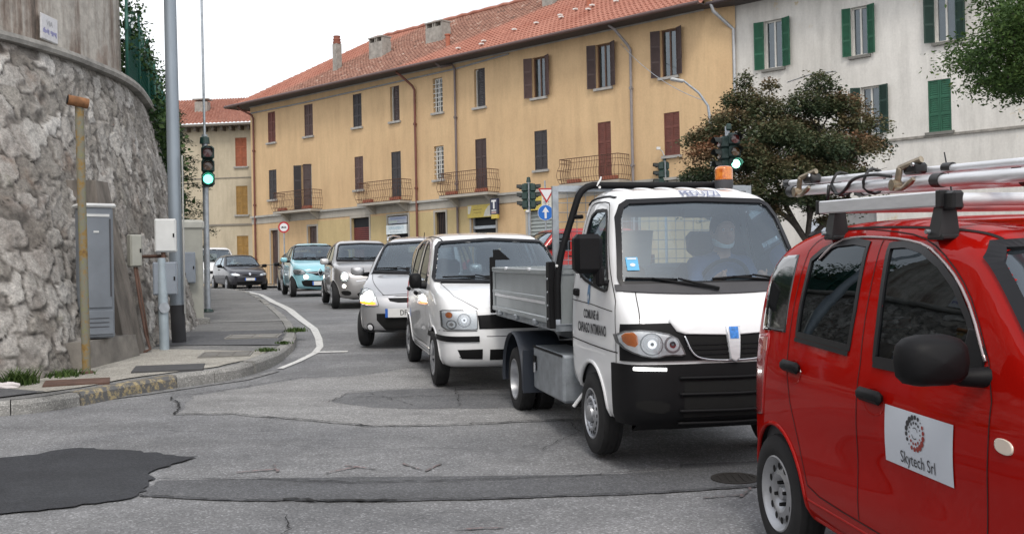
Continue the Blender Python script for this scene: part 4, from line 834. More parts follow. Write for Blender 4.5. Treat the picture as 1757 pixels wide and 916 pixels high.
mb=MB(); nn=60; mb.tube([tuple(np.array(r0)*(1-i/nn)+np.array(r1)*(i/nn)+np.array([0,0,.03*math.sin(i*2.7)+.05])) for i in range(nn+1)],.10,0,7); mb.build('ridge_tiles',TILE,rf,True)
CHM=M('chimney_render',(.30,.28,.25),.9,var=.3,vs=4)
def rz(t,o): return 10.98+(RO-o)*(14.75-10.98)/(RO+5.05)
for t,o,w,h,cap_ in((6.15,-1.3,.34,1.35,'round'),(8.9,-1.9,1.05,.62,'box'),(12.9,-2.2,1.15,.55,'box'),(19.0,-3.6,.6,.7,'box')):
    z=rz(t,o)-.25; mb=MB()
    if cap_=='round': FC.box(mb,t-w/2,t+w/2,z,z+h+.2,o-w/2,o+w/2,0); q=FC.p(t,0,o); mb.lathe([(z+h+.2,.0),(z+h+.2,.20),(z+h+.32,.22),(z+h+.34,.17),(z+h+.45,.21),(z+h+.5,.16),(z+h+.62,.19),(z+h+.66,.0)],1,16,'z',(q[0],q[1],0))
    else:
        FC.box(mb,t-w/2,t+w/2,z,z+h+.25,o-.3,o+.3,0)
        for i in(0,1):
            a=t-w/2+i*w*.52; 
            for c in(a,a+w*.40): FC.box(mb,c,c+.07,z+h+.25,z+h+.47,o-.28,o+.28,0)
            FC.box(mb,a-.03,a+w*.40+.10,z+h+.47,z+h+.53,o-.33,o+.33,0)
    mb.build('chimney',[CHM,M('brick_cap',(.25,.09,.06),.85)],rf)
mb=MB()
for t,o in((14.9,-.9),(22.5,-1.9)):
    z=rz(t,o); q=FC.p(t,0,o); mb.lathe([(z-.1,.11),(z+.45,.11),(z+.47,.15),(z+.52,.15),(z+.55,.0)],0,12,'z',(q[0],q[1],0))
mb.build('vent_pipe',[M('terracotta2',(.36,.12,.07),.8)],rf,True,50)
mb=MB(); qs=[(16.5,.1),(17.9,-.1),(18.1,.25),(19.2,-.7),(20.3,-.9),(21.4,-1.2),(21.7,-.9),(22.0,-1.5),(22.9,-1.5),(23.0,-1.1),(24.3,-1.3),(24.6,-1.6)]
for t,o in qs: FC.box(mb,t,t+.16,rz(t,o)+.06,rz(t,o)+.12,o-.08,o+.08)
mb.build('snow_guard',[M('white_guard',(.7,.68,.64),.6)],rf)
# corner return where the front steps back a little at its right end
FC2=Face(FC.p(TE,0,0)[:2],FC.d*.86-FC.n*.22)
mb=MB(); mb.add(FC2.P([(0,ZW0,0),(1.15,ZW0,0),(1.15,12,0),(0,12,0)]),[[0,1,2,3]]); mb.build('corner_wall',OCH,ob)
# ---- white grey house on the right
wb=thing('pale_grey_house','tall pale grey house with flaking plaster and green shutters on the right','building')
FW=Face(FC.p(30.25,0,-.35)[:2],FC.d)
def w2(t): return t-30.25
wup=[(31.58,8.46,32.30,10.18,'open',SGR),(34.82,8.42,35.40,10.06,'open',SGR),(37.60,8.42,38.25,10.2,'open',SGD)]
wmid=[(35.10,5.75,35.75,7.35,'open',SGD),(37.33,5.60,38.05,7.25,'shut',SGR)]
whl=[(w2(a),b,w2(c),d) for a,b,c,d,_,_ in wup+wmid]+[(4.2,1.2,5.3,3.4)]
FW.wall('wall',0,17,.7,11.0,whl,[GREYP],wb)
for (a,b,c,d,md,mt) in wup+wmid: window(FW,wb,w2(a),b,w2(c),d,md,mt,frame=WFR,ang=(168,160) if mt is SGR else (150,165),lace=True,sill=M('grey_sill',(.16,.155,.14),.85))
mb=MB(); FW.box(mb,.0,17,5.44,5.52,.003,.07); mb.build('string_course',[M('dirty_string',(.24,.225,.2),.9,var=.35,vs=6)],wb)
mb=MB(); s2=Face(FW.p(0,0,-10)[:2],FW.n); mb.add(s2.P([(0,.7,0),(10,.7,0),(10,11,0),(0,11,0)]),[[0,1,2,3]]); s3=Face(FW.p(17,0,0)[:2],-FW.n); mb.add(s3.P([(0,.7,0),(10,.7,0),(10,11,0),(0,11,0)]),[[0,1,2,3]]); mb.build('side_wall',GREYP,wb)
mb=MB(); q=[FW.p(-.45,10.95,.75),FW.p(17.4,10.95,.75),FW.p(17.4,10.95,-10.6),FW.p(-.45,10.95,-10.6)]; mb.hexa(q+[(a,b,c+.06) for a,b,c in q]); mb.build('soffit',EAVE,wb)
rw_=roofplane('roof',[FW.p(-.45,11.02,.80),FW.p(17.4,11.02,.80),FW.p(17.4,14.3,-5),FW.p(-.45,14.3,-5)],TILE,wb,lambda U,V:np.ones_like(U),22); roofplane('rear_slope',[FW.p(17.4,11.02,-10.6),FW.p(-.45,11.02,-10.6),FW.p(-.45,14.3,-5),FW.p(17.4,14.3,-5)],TILE,wb,None,12,.8)
mb=MB(); mb.tube(FW.P([(-.5,11.0,.86),(17.4,11.0,.86)]),.075,0,8); mb.build('gutter',M('dark_gutter',(.05,.035,.035),.5),wb,True,60)
mb=MB(); mb.tube(FW.P([(-.30,10.98,.86),(-.25,10.72,.80),(.02,10.25,.16),(.16,10.1,.10),(.16,1.2,.10)]),.065,0,8); mb.build('downpipe',M('zinc_pipe',(.40,.41,.42),.4,.4),wb,True,60)
mb=MB(); mb.tube(FW.P([(2.2,7.9,.01),(3.1,8.05,.01),(4.0,8.02,.01)]),.012,0,4); mb.build('wall_cable',GALV,wb)
mb=MB(); FW.box(mb,4.2,5.3,1.2,3.4,-.2,-.15); mb.build('door',M('grey_door',(.25,.25,.25),.6),wb)
# notice boards on the pale house
nb=thing('notice_board','pale blue white notice board standing low in front of the pale grey house','sign'); mb=MB(); FW.box(mb,3.3,4.35,1.75,3.0,.75,.79,0); FW.box(mb,3.25,3.3,.95,3.05,.74,.80,1); FW.box(mb,4.35,4.4,.95,3.05,.74,.80,1); mb.build('board',[M('notice_paper',(.50,.55,.62),.7,var=.15,vs=8),GALV],nb); rebase(nb,FW.p(3.8,1.0,.77))
# ---- cream house far left
cb=thing('cream_house','cream three storey house with orange and ochre shutters left of the ochre house','building')
FK=Face((-24,63.2),(1,-.13)); fk=lambda x:(x+24)/FK.d[0]
kw_=[(-16.48,8.10,-15.78,9.80,SOR),(-16.48,5.25,-15.78,6.95,SYE),(-16.48,2.3,-15.78,4.0,SYE)]
kh=[(fk(a)+.25,b,fk(c)+.25,d) for a,b,c,d,_ in kw_]
FK.wall('wall',0,11.5,.7,10.45,kh,[CREAM],cb)
for (a,b,c,d),k in zip(kh,kw_): window(FK,cb,a,b,c,d,'shut',k[4])
mb=MB(); FK.box(mb,0,11.5,4.62,4.72,.003,.06); FK.box(mb,0,11.5,7.42,7.47,.003,.04); mb.build('string_course',[M('cream_string',(.22,.2,.17),.9)],cb)
roofplane('roof',[FK.p(-.6,10.62,.8),FK.p(12.2,10.62,.8),FK.p(9.0,13.0,-4.5),FK.p(-.6,13.0,-4.5)],TILE,cb,lambda U,V:np.ones_like(U)*.3,20); roofplane('hip_slope',[FK.p(12.2,10.62,.8),FK.p(12.2,10.62,-10),FK.p(9,13.0,-4.5),FK.p(9,13.0,-4.5)],TILE,cb,None,16)
mb=MB(); q=[FK.p(-.6,10.45,.8),FK.p(12.2,10.45,.8),FK.p(12.2,10.45,-10),FK.p(-.6,10.45,-10)]; mb.hexa(q+[(a,b,c+.12) for a,b,c in q]); [FK.box(mb,t,t+.14,10.22,10.45,0,.55) for t in np.arange(0,11.4,.55)]; mb.build('eave',[M('cream_eave',(.14,.12,.1),.85)],cb)
mb=MB(); s4=Face(FK.p(11.5,0,0)[:2],-FK.n); mb.add(s4.P([(0,.7,0),(9,.7,0),(9,10.45,0),(0,10.45,0)]),[[0,1,2,3]]); mb.build('side_wall',CREAM,cb)
mb=MB(); FK.box(mb,4.6,5.4,11.2,12.35,-2.2,-1.7,0); FK.box(mb,4.5,5.5,12.45,12.52,-2.3,-1.6,0); mb.build('chimney',CHM,cb)
# ------------------------------------------------ shop signs on the ochre house
BLS=M('sign_pale_blue',(.42,.55,.62),.4,var=.05); YES=M('sign_yellow',(.55,.42,.07),.4,var=.15); NAV=M('sign_navy',(.012,.016,.05),.3)
def fbox(name,label,t0,t1,z0,z1,o0,o1,mat,cat='shop sign'):
    r=thing(name,label,cat); mb=MB(); FC.box(mb,t0,t1,z0,z1,o0,o1); f=mb.build('panel',mat,r); return r,f
def ftext(body,size,t,z,o,mat,parent,sx=1):
    V,F=text2d(body,size); return mesh('lettering',FC.P([(t+v[0]*sx,z+v[1],o) for v in V]),F,mat,parent)
r,f=fbox('shop_sign','pale white shop sign with blue letters above the dark doorway under a balcony',11.42,12.86,3.42,3.86,.02,.10,M('sign_white',(.62,.68,.70),.4),); ftext('SERRAMENTI',.20,12.14,3.70,.104,M('sign_letter_blue',(.25,.42,.52),.5),f,.95); mb=MB(); [FC.box(mb,11.7+i*.1,11.77+i*.1,3.50,3.53,.10,.104) for i in range(9)]; mb.build('small_print',M('sign_ink2',(.30,.36,.4),.5),f); rebase(r,FC.p(12.14,3.42,.06))
r,f=fbox('shop_sign','striped lilac and pale green upper sign over the white shop sign',11.55,12.86,3.92,4.25,.02,.07,M('sign_lilac',(.33,.36,.42),.5)); mb=MB(); FC.box(mb,11.62,12.2,3.96,4.05,.07,.074,0); FC.box(mb,11.7,12.8,4.12,4.2,.07,.074,1); mb.build('stripe',[M('stripe_green',(.40,.47,.42),.5),M('stripe_blue',(.20,.24,.36),.5)],f); rebase(r,FC.p(12.2,3.92,.04))
r,f=fbox('shop_sign','yellow and white fascia sign over the shop left of the navy T sign',16.95,18.45,3.92,4.48,.02,.10,YES); mb=MB(); mb.add(FC.P([(17.95,3.95,.104),(18.42,3.95,.104),(18.42,4.45,.104),(18.25,4.40,.104),(18.05,4.2,.104)]),[[0,1,2,3,4]]); mb.add(FC.P([(16.98,4.1,.104),(17.12,4.1,.104),(17.22,4.45,.104),(16.98,4.45,.104)]),[[0,1,2,3]]); mb.build('white_flash',M('flash_white',(.6,.58,.5),.5),f); mb=MB(); [FC.box(mb,17.32+i*.06,17.36+i*.06,4.25,4.29,.10,.104) for i in range(9)]; [FC.box(mb,17.35+i*.06,17.39+i*.06,4.12,4.15,.10,.104) for i in range(8)]; q=FC.p(18.3,4.12,.108); mb.build('small_print',M('ochre_print',(.25,.17,.03),.5),f); rebase(r,FC.p(17.7,3.92,.06))
tsn=thing('tobacconist_sign','navy blue projecting tobacconist sign with a white T and a yellow foot','shop sign'); mb=MB(); FC.box(mb,18.66,19.10,3.98,4.66,.30,.42,0); FC.box(mb,18.72,19.08,3.80,3.975,.30,.42,1); FC.box(mb,18.60,18.66,3.76,4.68,.0,.30,2); pn=mb.build('panel',[NAV,YES,BLACKP],tsn)
mb=MB(); FC.box(mb,18.74,19.02,4.52,4.60,.42,.424); FC.box(mb,18.84,18.93,4.22,4.52,.42,.424); FC.box(mb,18.74,19.02,4.13,4.17,.42,.424); mb.build('lettering',M('letter_white',(.7,.7,.7),.5),pn); mb=MB(); FC.box(mb,18.74,19.02,4.02,4.09,.42,.424); mb.build('pink_band',M('pink_band',(.45,.3,.28),.5),pn); rebase(tsn,FC.p(18.88,3.8,.3))
r,f=fbox('shop_sign','yellow white sign over the grey roller door behind the twin signal heads',20.35,22.0,4.05,4.62,.02,.10,YES); mb=MB(); FC.box(mb,21.35,21.98,4.08,4.60,.10,.106,0); [FC.box(mb,21.45+.13*(i%3),21.49+.13*(i%3),4.2+.13*(i//3),4.25+.13*(i//3),.106,.11,1) for i in range(8)]; mb.build('white_panel',[M('flash_white',(0,0,0)),M('dot_grey',(.2,.2,.2),.5)],f); rebase(r,FC.p(21.2,4.05,.06))
# ------------------------------------------------ poles, signals, boxes on the near pavement
def gz(x,y,k=.132): return float(g(y))+k
MAST=M('galvanised_mast',(.26,.30,.34),.5,.45,var=.15,vs=3,stretch=(1,1,.3)); BAND=M('bitumen_band',(.035,.035,.038),.8)
mp=thing('galvanised_mast','thick tall grey galvanised mast with black base band standing beside the stone wall','pole')
x,y=-4.655,14.66; z=gz(x,y); mb=MB(); mb.tube([(x,y,z-.02),(x-.02,y,z+.52)],[.098,.096],1,20); mb.tube([(x-.02,y,z+.52),(x-.035,y,z+3),(x-.06,y,z+7.2)],[.093,.088,.076],0,20); mb.build('mast',[MAST,BAND],mp,True,50); mb=MB(); mb.box((x+.10,y-.04,z+1.5),(.012,.03,2.2),0); mb.build('cable_cover',M('pale_strip',(.42,.42,.40),.7),mp); rebase(mp,(x,y,z))
GREEN=M('signal_green_body',(.006,.030,.024),.45,coat=.2); VIS=M('signal_black',(.008,.012,.011),.6); OFFR=M('lens_red_off',(.10,.012,.01),.25,coat=1); OFFA=M('lens_amber_off',(.10,.045,.01),.25,coat=1); ONG=M('lens_green_lit',(.12,1,.62),.3,var=0,emit=3.2); ONW=M('lens_green_bright',(.30,1,.72),.3,var=0,emit=3.6)
OFFG=M('lens_green_off',(.01,.07,.05),.25,coat=1)
def head(parent,c,rz,s=1,lit=None,body=GREEN,name='signal_head'):
    """three-lamp signal head facing local -y"""
    cr,sr=math.cos(rz),math.sin(rz); T=lambda P:[(c[0]+a*cr-b*sr,c[1]+a*sr+b*cr,c[2]+d) for a,b,d in P]
    mb=MB(); RM=[[cr,-sr,0],[sr,cr,0],[0,0,1]]
    for i,k in enumerate((1,0,-1)): mb.box(T([(0,.05*s,k*.30*s)])[0],(.29*s,.22*s,.285*s),0,RM,bev=.04*s)
    mb.box(T([(0,.1*s,0)])[0],(.2*s,.14*s,.92*s),0,RM)
    o=mb.build(name,[body],parent)
    for k,off in((1,OFFR),(0,OFFA),(-1,OFFG)):
        m=lit if (k==-1 and lit) else off; mb=MB(); a=np.linspace(0,math.tau,21)[:-1]
        mb.add(T([(.105*s*math.cos(t),-.075*s,k*.30*s+.105*s*math.sin(t)) for t in a]+[(0,-.088*s,k*.30*s)]),[[i,(i+1)%20,20] for i in range(20)]); mb.build('lens',[m],o)
        mb=MB(); a=np.linspace(-.35,math.pi+.35,18); n=18; V=[]
        for d,r in((-.06,.125),(-.24,.13)): V+=T([(r*s*math.cos(t),(d+ (.10 if (r>.126 and math.sin(t)<.1) else 0))*s,k*.30*s+r*s*math.sin(t)) for t in a])
        mb.add(V,[[i,i+1,n+i+1,n+i] for i in range(n-1)]); mb.build('visor',[VIS],o)
    return o
sg=thing('traffic_signal','traffic signal with a green lamp lit on a thin pole at the pavement edge','traffic signal','traffic signals')
x,y=-6.03,20.8; z=gz(x,y); mb=MB(); mb.tube([(x,y,z-.02),(x+.0,y,z+3.5)],.058,0,14); mb.tube([(x,y,z+3.45),(x-.03,y,z+9.5)],.024,0,10); mb.lathe([(3.32+z-.0,.0),(3.32+z,.10),(3.44+z,.09),(3.5+z,.0)],1,14,'z',(x,y,0)); mb.lathe([(z,.12),(z+.05,.10),(z+.06,.06)],1,14,'z',(x,y,0)); mb.build('pole',[GALV,GREEN],sg,True,50)
head(sg,(x+.10,y-.16,3.58),.28,.87,ONG); rebase(sg,(x,y,z))
GPIP=M('rust_yellow_pipe',(.26,.21,.09),.75,var=.2)
m,n_,p,o_=newmat('lichen_steel'); a=noise(n_,5,6,.75); r_=ramp(n_,a.outputs['Fac'],[(.30,(.10,.05,.03)),(.42,(.24,.15,.04)),(.52,(.17,.17,.14)),(.64,(.20,.19,.07)),(.75,(.30,.28,.24))]); n_.links.new(r_.outputs[0],p.inputs['Base Color']); p.inputs['Roughness'].default_value=.8; bump(n_,p,a.outputs['Fac'],.4,.01)
tp=thing('old_sign_pole','old yellow green streaked steel pole with rusty tee pipe on top before the wall','pole'); x,y=-4.67,11.50; z=gz(x,y)
mb=MB(); mb.tube([(x,y,z-.02),(x-.03,y,3.25)],.046,0,14); mb.lathe([(z+.0,.09),(z+.02,.085),(z+.03,.05)],1,12,'z',(x,y,0)); mb.build('pole',[m,RUST],tp,True,50)
mb=MB(); mb.tube([(x-.115,y-.10,3.31),(x+.06,y+.02,3.28)],.056,0,14,False); mb.tube([(x-.120,y-.1035,3.3105),(x-.114,y-.0995,3.3095)],.047,1,14); mb.build('tee_pipe',[M('rusty_tee',(.20,.09,.035),.8,var=.4,vs=15),VOID],tp,True,50); rebase(tp,(x,y,z))
GP=thing('grey_conduit_post','short pale grey service pipe rising from the footway below the grey meter box','pipe'); x,y=-4.56,13.75; z=gz(x,y); mb=MB(); mb.tube([(x,y,z-.02),(x-.01,y,z+.78),(x-.02,y,z+1.2)],[.062,.062,.05],0,14); mb.tube([(x-.03,y+.04,z+.55),(x+.03,y-.07,z+.55)],.07,1,10); mb.build('conduit',[M('pale_grey_pipe',(.34,.40,.44),.5,.2),GALV],GP,True,50); rebase(GP,(x,y,z))
def boxthing(name,label,cat,c,d,rz,mat,rim=None,label_m=None,base=0):
    t=thing(name,label,cat); mb=MB(); mb.box((0,0,0),d,0,bev=.012); mb.box((0,-d[1]/2-.004,0),(d[0]-.03,.012,d[2]-.03),0,bev=.004); mb.box((d[0]/2-.03,-d[1]/2-.012,0),(.02,.01,.05),1); mb.build('casing',[mat,BLACKP],t); t.location=c; t.rotation_euler=(0,0,rz); return t
LG=M('light_grey_box',(.60,.61,.60),.5,var=.06); MG=M('mid_grey_box',(.22,.25,.29),.45,var=.08); BG=M('beige_box',(.34,.34,.30),.55,var=.08)
boxthing('meter_box','off white meter box fixed high at the left side of the thick mast','meter box',(-4.60,14.0,1.93),(.27,.20,.44),.25,LG)
boxthing('meter_box','mid grey meter box below the off white one beside the thick mast','meter box',(-4.565,13.85,1.36),(.30,.22,.43),.25,MG)
boxthing('meter_box','narrow beige junction box fixed on the stone wall left of the mast','meter box',(-4.93,13.75,1.73),(.16,.12,.42),.75,BG)
br_=thing('bracket_pipes','rusty bracket pipes running between the wall and the meter boxes','pipe'); mb=MB(); mb.tube([(-4.95,14.1,1.66),(-4.6,13.98,1.66)],.022,0,8); mb.tube([(-4.62,13.95,1.60),(-4.62,13.95,1.72)],.03,0,8); mb.build('bracket',RUST,br_); rebase(br_,(-4.8,14,1.6))
cp=thing('cable_pipe','thin rusty cable pipe running down the wall from the beige junction box','pipe'); mb=MB(); mb.tube([(-4.92,13.72,1.52),(-4.86,13.70,1.1),(-4.76,13.62,.65),(-4.66,13.50,.46),(-4.72,13.40,.42)],.018,0,8); mb.tube([(-4.90,13.74,1.52),(-4.80,13.72,.9),(-4.72,13.66,.45)],.012,0,6); mb.build('cable',RUST,cp,True); rebase(cp,(-4.7,13.5,.42))
# street cabinet on its plinth in the wall
pl=thing('concrete_plinth','low rough concrete plinth at the foot of the stone wall','plinth'); mb=MB(); z=gz(0,12)-.05
mb.hexa([(-4.80,11.72,z),(-4.66,13.15,z+.05),(-5.4,13.25,z+.05),(-5.4,11.72,z),(-4.83,11.75,z+.36),(-4.70,13.10,z+.37),(-5.4,13.2,z+.37),(-5.4,11.75,z+.36)]); mb.build('plinth_block',M('plinth_concrete',(.19,.175,.155),.9,var=.35,vs=4,bmp=.5,bs=30),pl); rebase(pl,(-4.9,12.4,z))
sc=thing('street_cabinet','tall narrow grey street cabinet standing on the concrete plinth behind the old pole','cabinet'); mb=MB(); CG=M('cabinet_grey',(.17,.19,.215),.45,var=.12,vs=3)
mb.box((0,0,.78),(.36,.30,1.52),0,bev=.02); mb.box((0,0,1.555),(.42,.36,.05),1,bev=.02); mb.build('casing',[CG,LG],sc); mb=MB(); mb.box((0,-.158,.92),(.30,.016,1.10),0,bev=.006); mb.box((.135,-.17,.95),(.014,.012,.9),1); mb.build('door',[CG,DARKP],sc)
mb=MB(); mb.box((0,-.158,.20),(.32,.016,.28),0,bev=.006); [mb.box((0,-.168,.15+.05*i),(.22,.006,.008),1) for i in range(3)]; mb.build('vent_panel',[CG,DARKP],sc); mb=MB(); mb.box((-.02,-.170,1.25),(.06,.004,.022)); mb.box((-.0,-.170,1.44),(.26,.006,.03)); mb.build('label_plate',LG,sc)
sc.location=(-4.885,12.32,z+.36); sc.rotation_euler=(0,0,.62)
dr=thing('buttress','dark stained concrete drain chute against the stone wall right of the cabinet','buttress'); mb=MB(); mb.hexa([(-4.78,13.0,.40),(-4.70,13.45,.42),(-5.3,13.6,.4),(-5.3,13.0,.4),(-5.18,13.1,2.6),(-5.14,13.42,2.6),(-5.6,13.6,2.6),(-5.6,13.0,2.6)]); mb.build('chute',M('chute_concrete',(.13,.115,.10),.95,var=.45,vs=3,bmp=.5,bs=25,stretch=(3,3,.4)),dr); rebase(dr,(-4.95,13.2,.4))
bc=thing('telecom_cabinet','tall beige telecom cabinet on a concrete base behind the mast','cabinet'); mb=MB(); mb.box((0,0,.83),(.62,.34,1.60),0,bev=.02); mb.build('casing',[BG],bc); mb=MB(); mb.box((0,0,1.62),(.68,.40,.17),0,bev=.04); mb.build('lid',[M('beige_lid',(.42,.42,.38),.5)],bc); mb=MB(); mb.box((0,0,-.01),(.78,.52,.12),0,bev=.015); mb.build('base',KERB,bc); bc.location=(-5.50,18.0,gz(-5.5,18)+.04); bc.rotation_euler=(0,0,-1.15)
boxthing('side_panel_box','blue grey flat box hung on the near side of the beige telecom cabinet','meter box',(-5.40,17.60,1.55),(.20,.09,.52),.3,MG)
# ------------------------------------------------ signals and signs of the crossing beyond the cars
def pole(name,parent,x,y,h,r=.05,mat=GALV,z=None):
    z=float(g(y)) if z is None else z; mb=MB(); mb.tube([(x,y,z-.05),(x,y,z+h)],r,0,12); return mb.build(name,[mat],parent,True,50)
def twin(x,y,zc,label,s=1,hz=True):
    t=thing('traffic_signal',label,'traffic signal','traffic signals'); z=float(g(y)); pole('pole',t,x,y,zc+.55*s-z,.06); mb=MB(); mb.lathe([(zc+.5*s,.09),(zc+.68*s,.06),(zc+.70*s,0)],0,12,'z',(x,y,0)); mb.box((x,y,zc+.42*s),(.45*s,.06,.05)); mb.box((x,y,zc-.45*s),(.45*s,.06,.05)); mb.build('cap',[GREEN],t,True,50)
    head(t,(x-.20*s,y,zc),-math.pi/2,s,None); head(t,(x+.20*s,y,zc),math.pi/2,s,None); return t,z
t,z=twin(.66,38,4.17,'twin dark green traffic signal heads seen from the side beside the yield sign'); mb=MB(); mb.lathe([(-.03,0),(-.03,.07),(.04,.07),(.04,0)],0,12,'z',(.60,37.9,3.62)); mb.build('push_button',[WHITE],t,True,50); rebase(t,(.66,38,z))
t,z=twin(5.90,40,5.05,'twin green traffic signal heads just above the roof of the white truck cab',1.02); mb=MB(); mb.tube([(5.9,40,5.7),(5.8,39.95,5.92),(5.68,39.9,6.0)],.02); mb.box((5.64,39.85,6.02),(.14,.12,.10)); mb.build('camera',[LG],t); rebase(t,(5.9,40,z))
t=thing('traffic_signal','traffic signal with a bright green lamp lit in front of the bronze leaved tree','traffic signal','traffic signals'); x,y=5.02,24; z=float(g(y)); pole('pole',t,x-.02,y+.1,4.62-z,.055); mb=MB(); mb.box((x-.0,y+.04,4.60),(.12,.12,.16),0,bev=.03); mb.build('cap',[GREEN],t)
head(t,(x+.11,y-.02,4.03),.15,.95,ONW,M('signal_dark_body',(.006,.02,.018),.5)); head(t,(x-.17,y+.05,3.98),-1.25,.9,None,M('signal_dark_body',(0,0,0))); rebase(t,(x,y,z))
SR=M('sign_red',(.42,.015,.02),.4); SW=M('sign_white_face',(.68,.68,.70),.4,var=.03); SB=M('sign_blue',(.01,.13,.48),.4,var=.05); SBK=M('sign_black',(.02,.02,.02),.5)
def rdisc(mb,c,r,o,m,n=28): a=np.linspace(0,math.tau,n+1)[:-1]; mb.add([(c[0]+r*math.cos(t),c[1]+o,c[2]+r*math.sin(t)) for t in a]+[(c[0]+r*math.cos(t),c[1]+o+.012,c[2]+r*math.sin(t)) for t in a],[list(range(n)),*[[i,n+i,n+(i+1)%n,(i+1)%n] for i in range(n)]],m)
x,y=1.32,40; z=float(g(y)); t=thing('road_sign','yield sign above a round blue straight ahead sign on one post','road sign'); pole('post',t,x,y+.05,4.9-z,.03)
mb=MB(); tri=lambda s,o:[(x+.05-s,y+o,4.42+s*.577),(x+.05+s,y+o,4.42+s*.577),(x+.05,y+o,4.42-s*1.155)]; mb.add(tri(.33,-.0)+tri(.33,.02),[[0,2,1],[0,1,4,3],[1,2,5,4],[2,0,3,5]],0); mb.add(tri(.235,-.004),[[0,2,1]],1); mb.build('yield_plate',[SR,SW],t)
mb=MB(); rdisc(mb,(x,y,3.68),.30,0,1); rdisc(mb,(x,y,3.68),.285,-.004,0); mb.add([(x-.04,y-.008,3.46),(x+.04,y-.008,3.46),(x+.04,y-.008,3.72),(x-.04,y-.008,3.72)],[[0,1,2,3]],1); mb.add([(x-.13,y-.009,3.70),(x+.13,y-.009,3.70),(x,y-.009,3.90)],[[0,1,2]],1); mb.build('blue_disc',[SB,SW],t); rebase(t,(x,y,z))
x,y=-11.46,53; z=float(g(y)); t=thing('road_sign','round red rimmed white road sign on a post before the ochre house','road sign'); pole('post',t,x,y+.06,4.2-z,.035)
mb=MB(); rdisc(mb,(x,y,3.99),.285,0,0); rdisc(mb,(x,y,3.99),.205,-.005,1); mb.box((x-.06,y-.009,4.0),(.10,.004,.06),2); mb.box((x+.07,y-.009,4.0),(.11,.004,.06),3); mb.box((x,y-.009,3.96),(.28,.004,.02),2); mb.build('disc',[SR,SW,SBK,M('mark_grey',(.2,.2,.22),.5)],t); rebase(t,(x,y,z))
t=thing('street_lamp','street lamp with a curved arm rising behind the bronze leaved tree','street lamp'); x,y=6.15,32; z=float(g(y)); mb=MB(); mb.tube([(x,y,z),(x,y,5.7),(x-.08,y,6.35),(x-.35,y,6.75),(x-.8,y,7.12)],[.07,.05,.04,.035,.03],0,10); mb.build('pole',[GALV],t,True,50); mb=MB(); mb.box((x-1.0,y,7.15),(.42,.18,.09),0,[[.97,0,.2],[0,1,0],[-.2,0,.97]],bev=.03); mb.build('lamp_head',[M('lamp_head_grey',(.45,.46,.46),.4)],t); rebase(t,(x,y,z))
# railing beyond the far bend
fr=thing('metal_railing','low grey metal railing along the far pavement before the ochre house','railing'); A=np.array([-14.6,51.5]);B=np.array([-5.5,45.0]); mb=MB(); n=26
for i in range(n+1):
    q=A+(B-A)*i/n; zz=float(g(q[1]))
    if i%5==0: mb.tube([(q[0],q[1],zz-.05),(q[0],q[1],zz+1.15)],.03,0,6)
    if i<n:
        for k in range(3): q2=A+(B-A)*(i+k/3)/n; mb.tube([(q2[0],q2[1],zz+.2),(q2[0],q2[1],zz+1.05)],.006,0,4,False)
for h in(.18,1.08): mb.tube([(A[0],A[1],float(g(A[1]))+h),(B[0],B[1],float(g(B[1]))+h)],.022,0,6)
mb.build('rail',[M('railing_grey',(.16,.15,.14),.6)],fr); rebase(fr,(A[0],A[1],1.0))
prop(mesh('far_pavement',[(-17,50.5,1.06),(-5.0,44.2,1.06),(4,38.5,1.0),(16,28,.95),(30,14,.6),(34,18,.7),(14,44,1.08),(-13,66,1.1),(-30,66,1.1),(-30,56,1.1)],[list(range(10))],ASPHP),kind='structure')
# litter
lt=thing('crumpled_litter','crumpled white litter lying by the weeds at the foot of the wall','litter'); P=rng.normal(0,1,(30,3)); 
u=[[math.sin(a)*math.cos(b),math.sin(a)*math.sin(b),math.cos(a)] for a in np.linspace(.01,3.13,7) for b in np.linspace(0,math.tau,10)[:-1]]; u=np.array(u)*np.array([.12,.05,.035])*(1+.35*rng.normal(0,1,(63,1))*.5); mesh('paper',u,[[i*9+j,i*9+(j+1)%9,(i+1)*9+(j+1)%9,(i+1)*9+j] for i in range(6) for j in range(9)],M('litter_white',(.6,.56,.56),.8),lt); lt.location=(-5.02,10.42,gz(-5,10.4)+.03)

oc=thing('overhead_cable','thin overhead cable sagging from the ochre house wall towards the street lamp','cable'); a_=np.array(FC.p(25.6,10.3,.1)); b_=np.array([6.0,32,6.5]); mb=MB(); mb.tube([a_*(1-t)+b_*t-np.array([0,0,1.2*t*(1-t)]) for t in np.linspace(0,1,14)],.012,0,5); mb.build('cable',[GALV],oc); rebase(oc,a_)
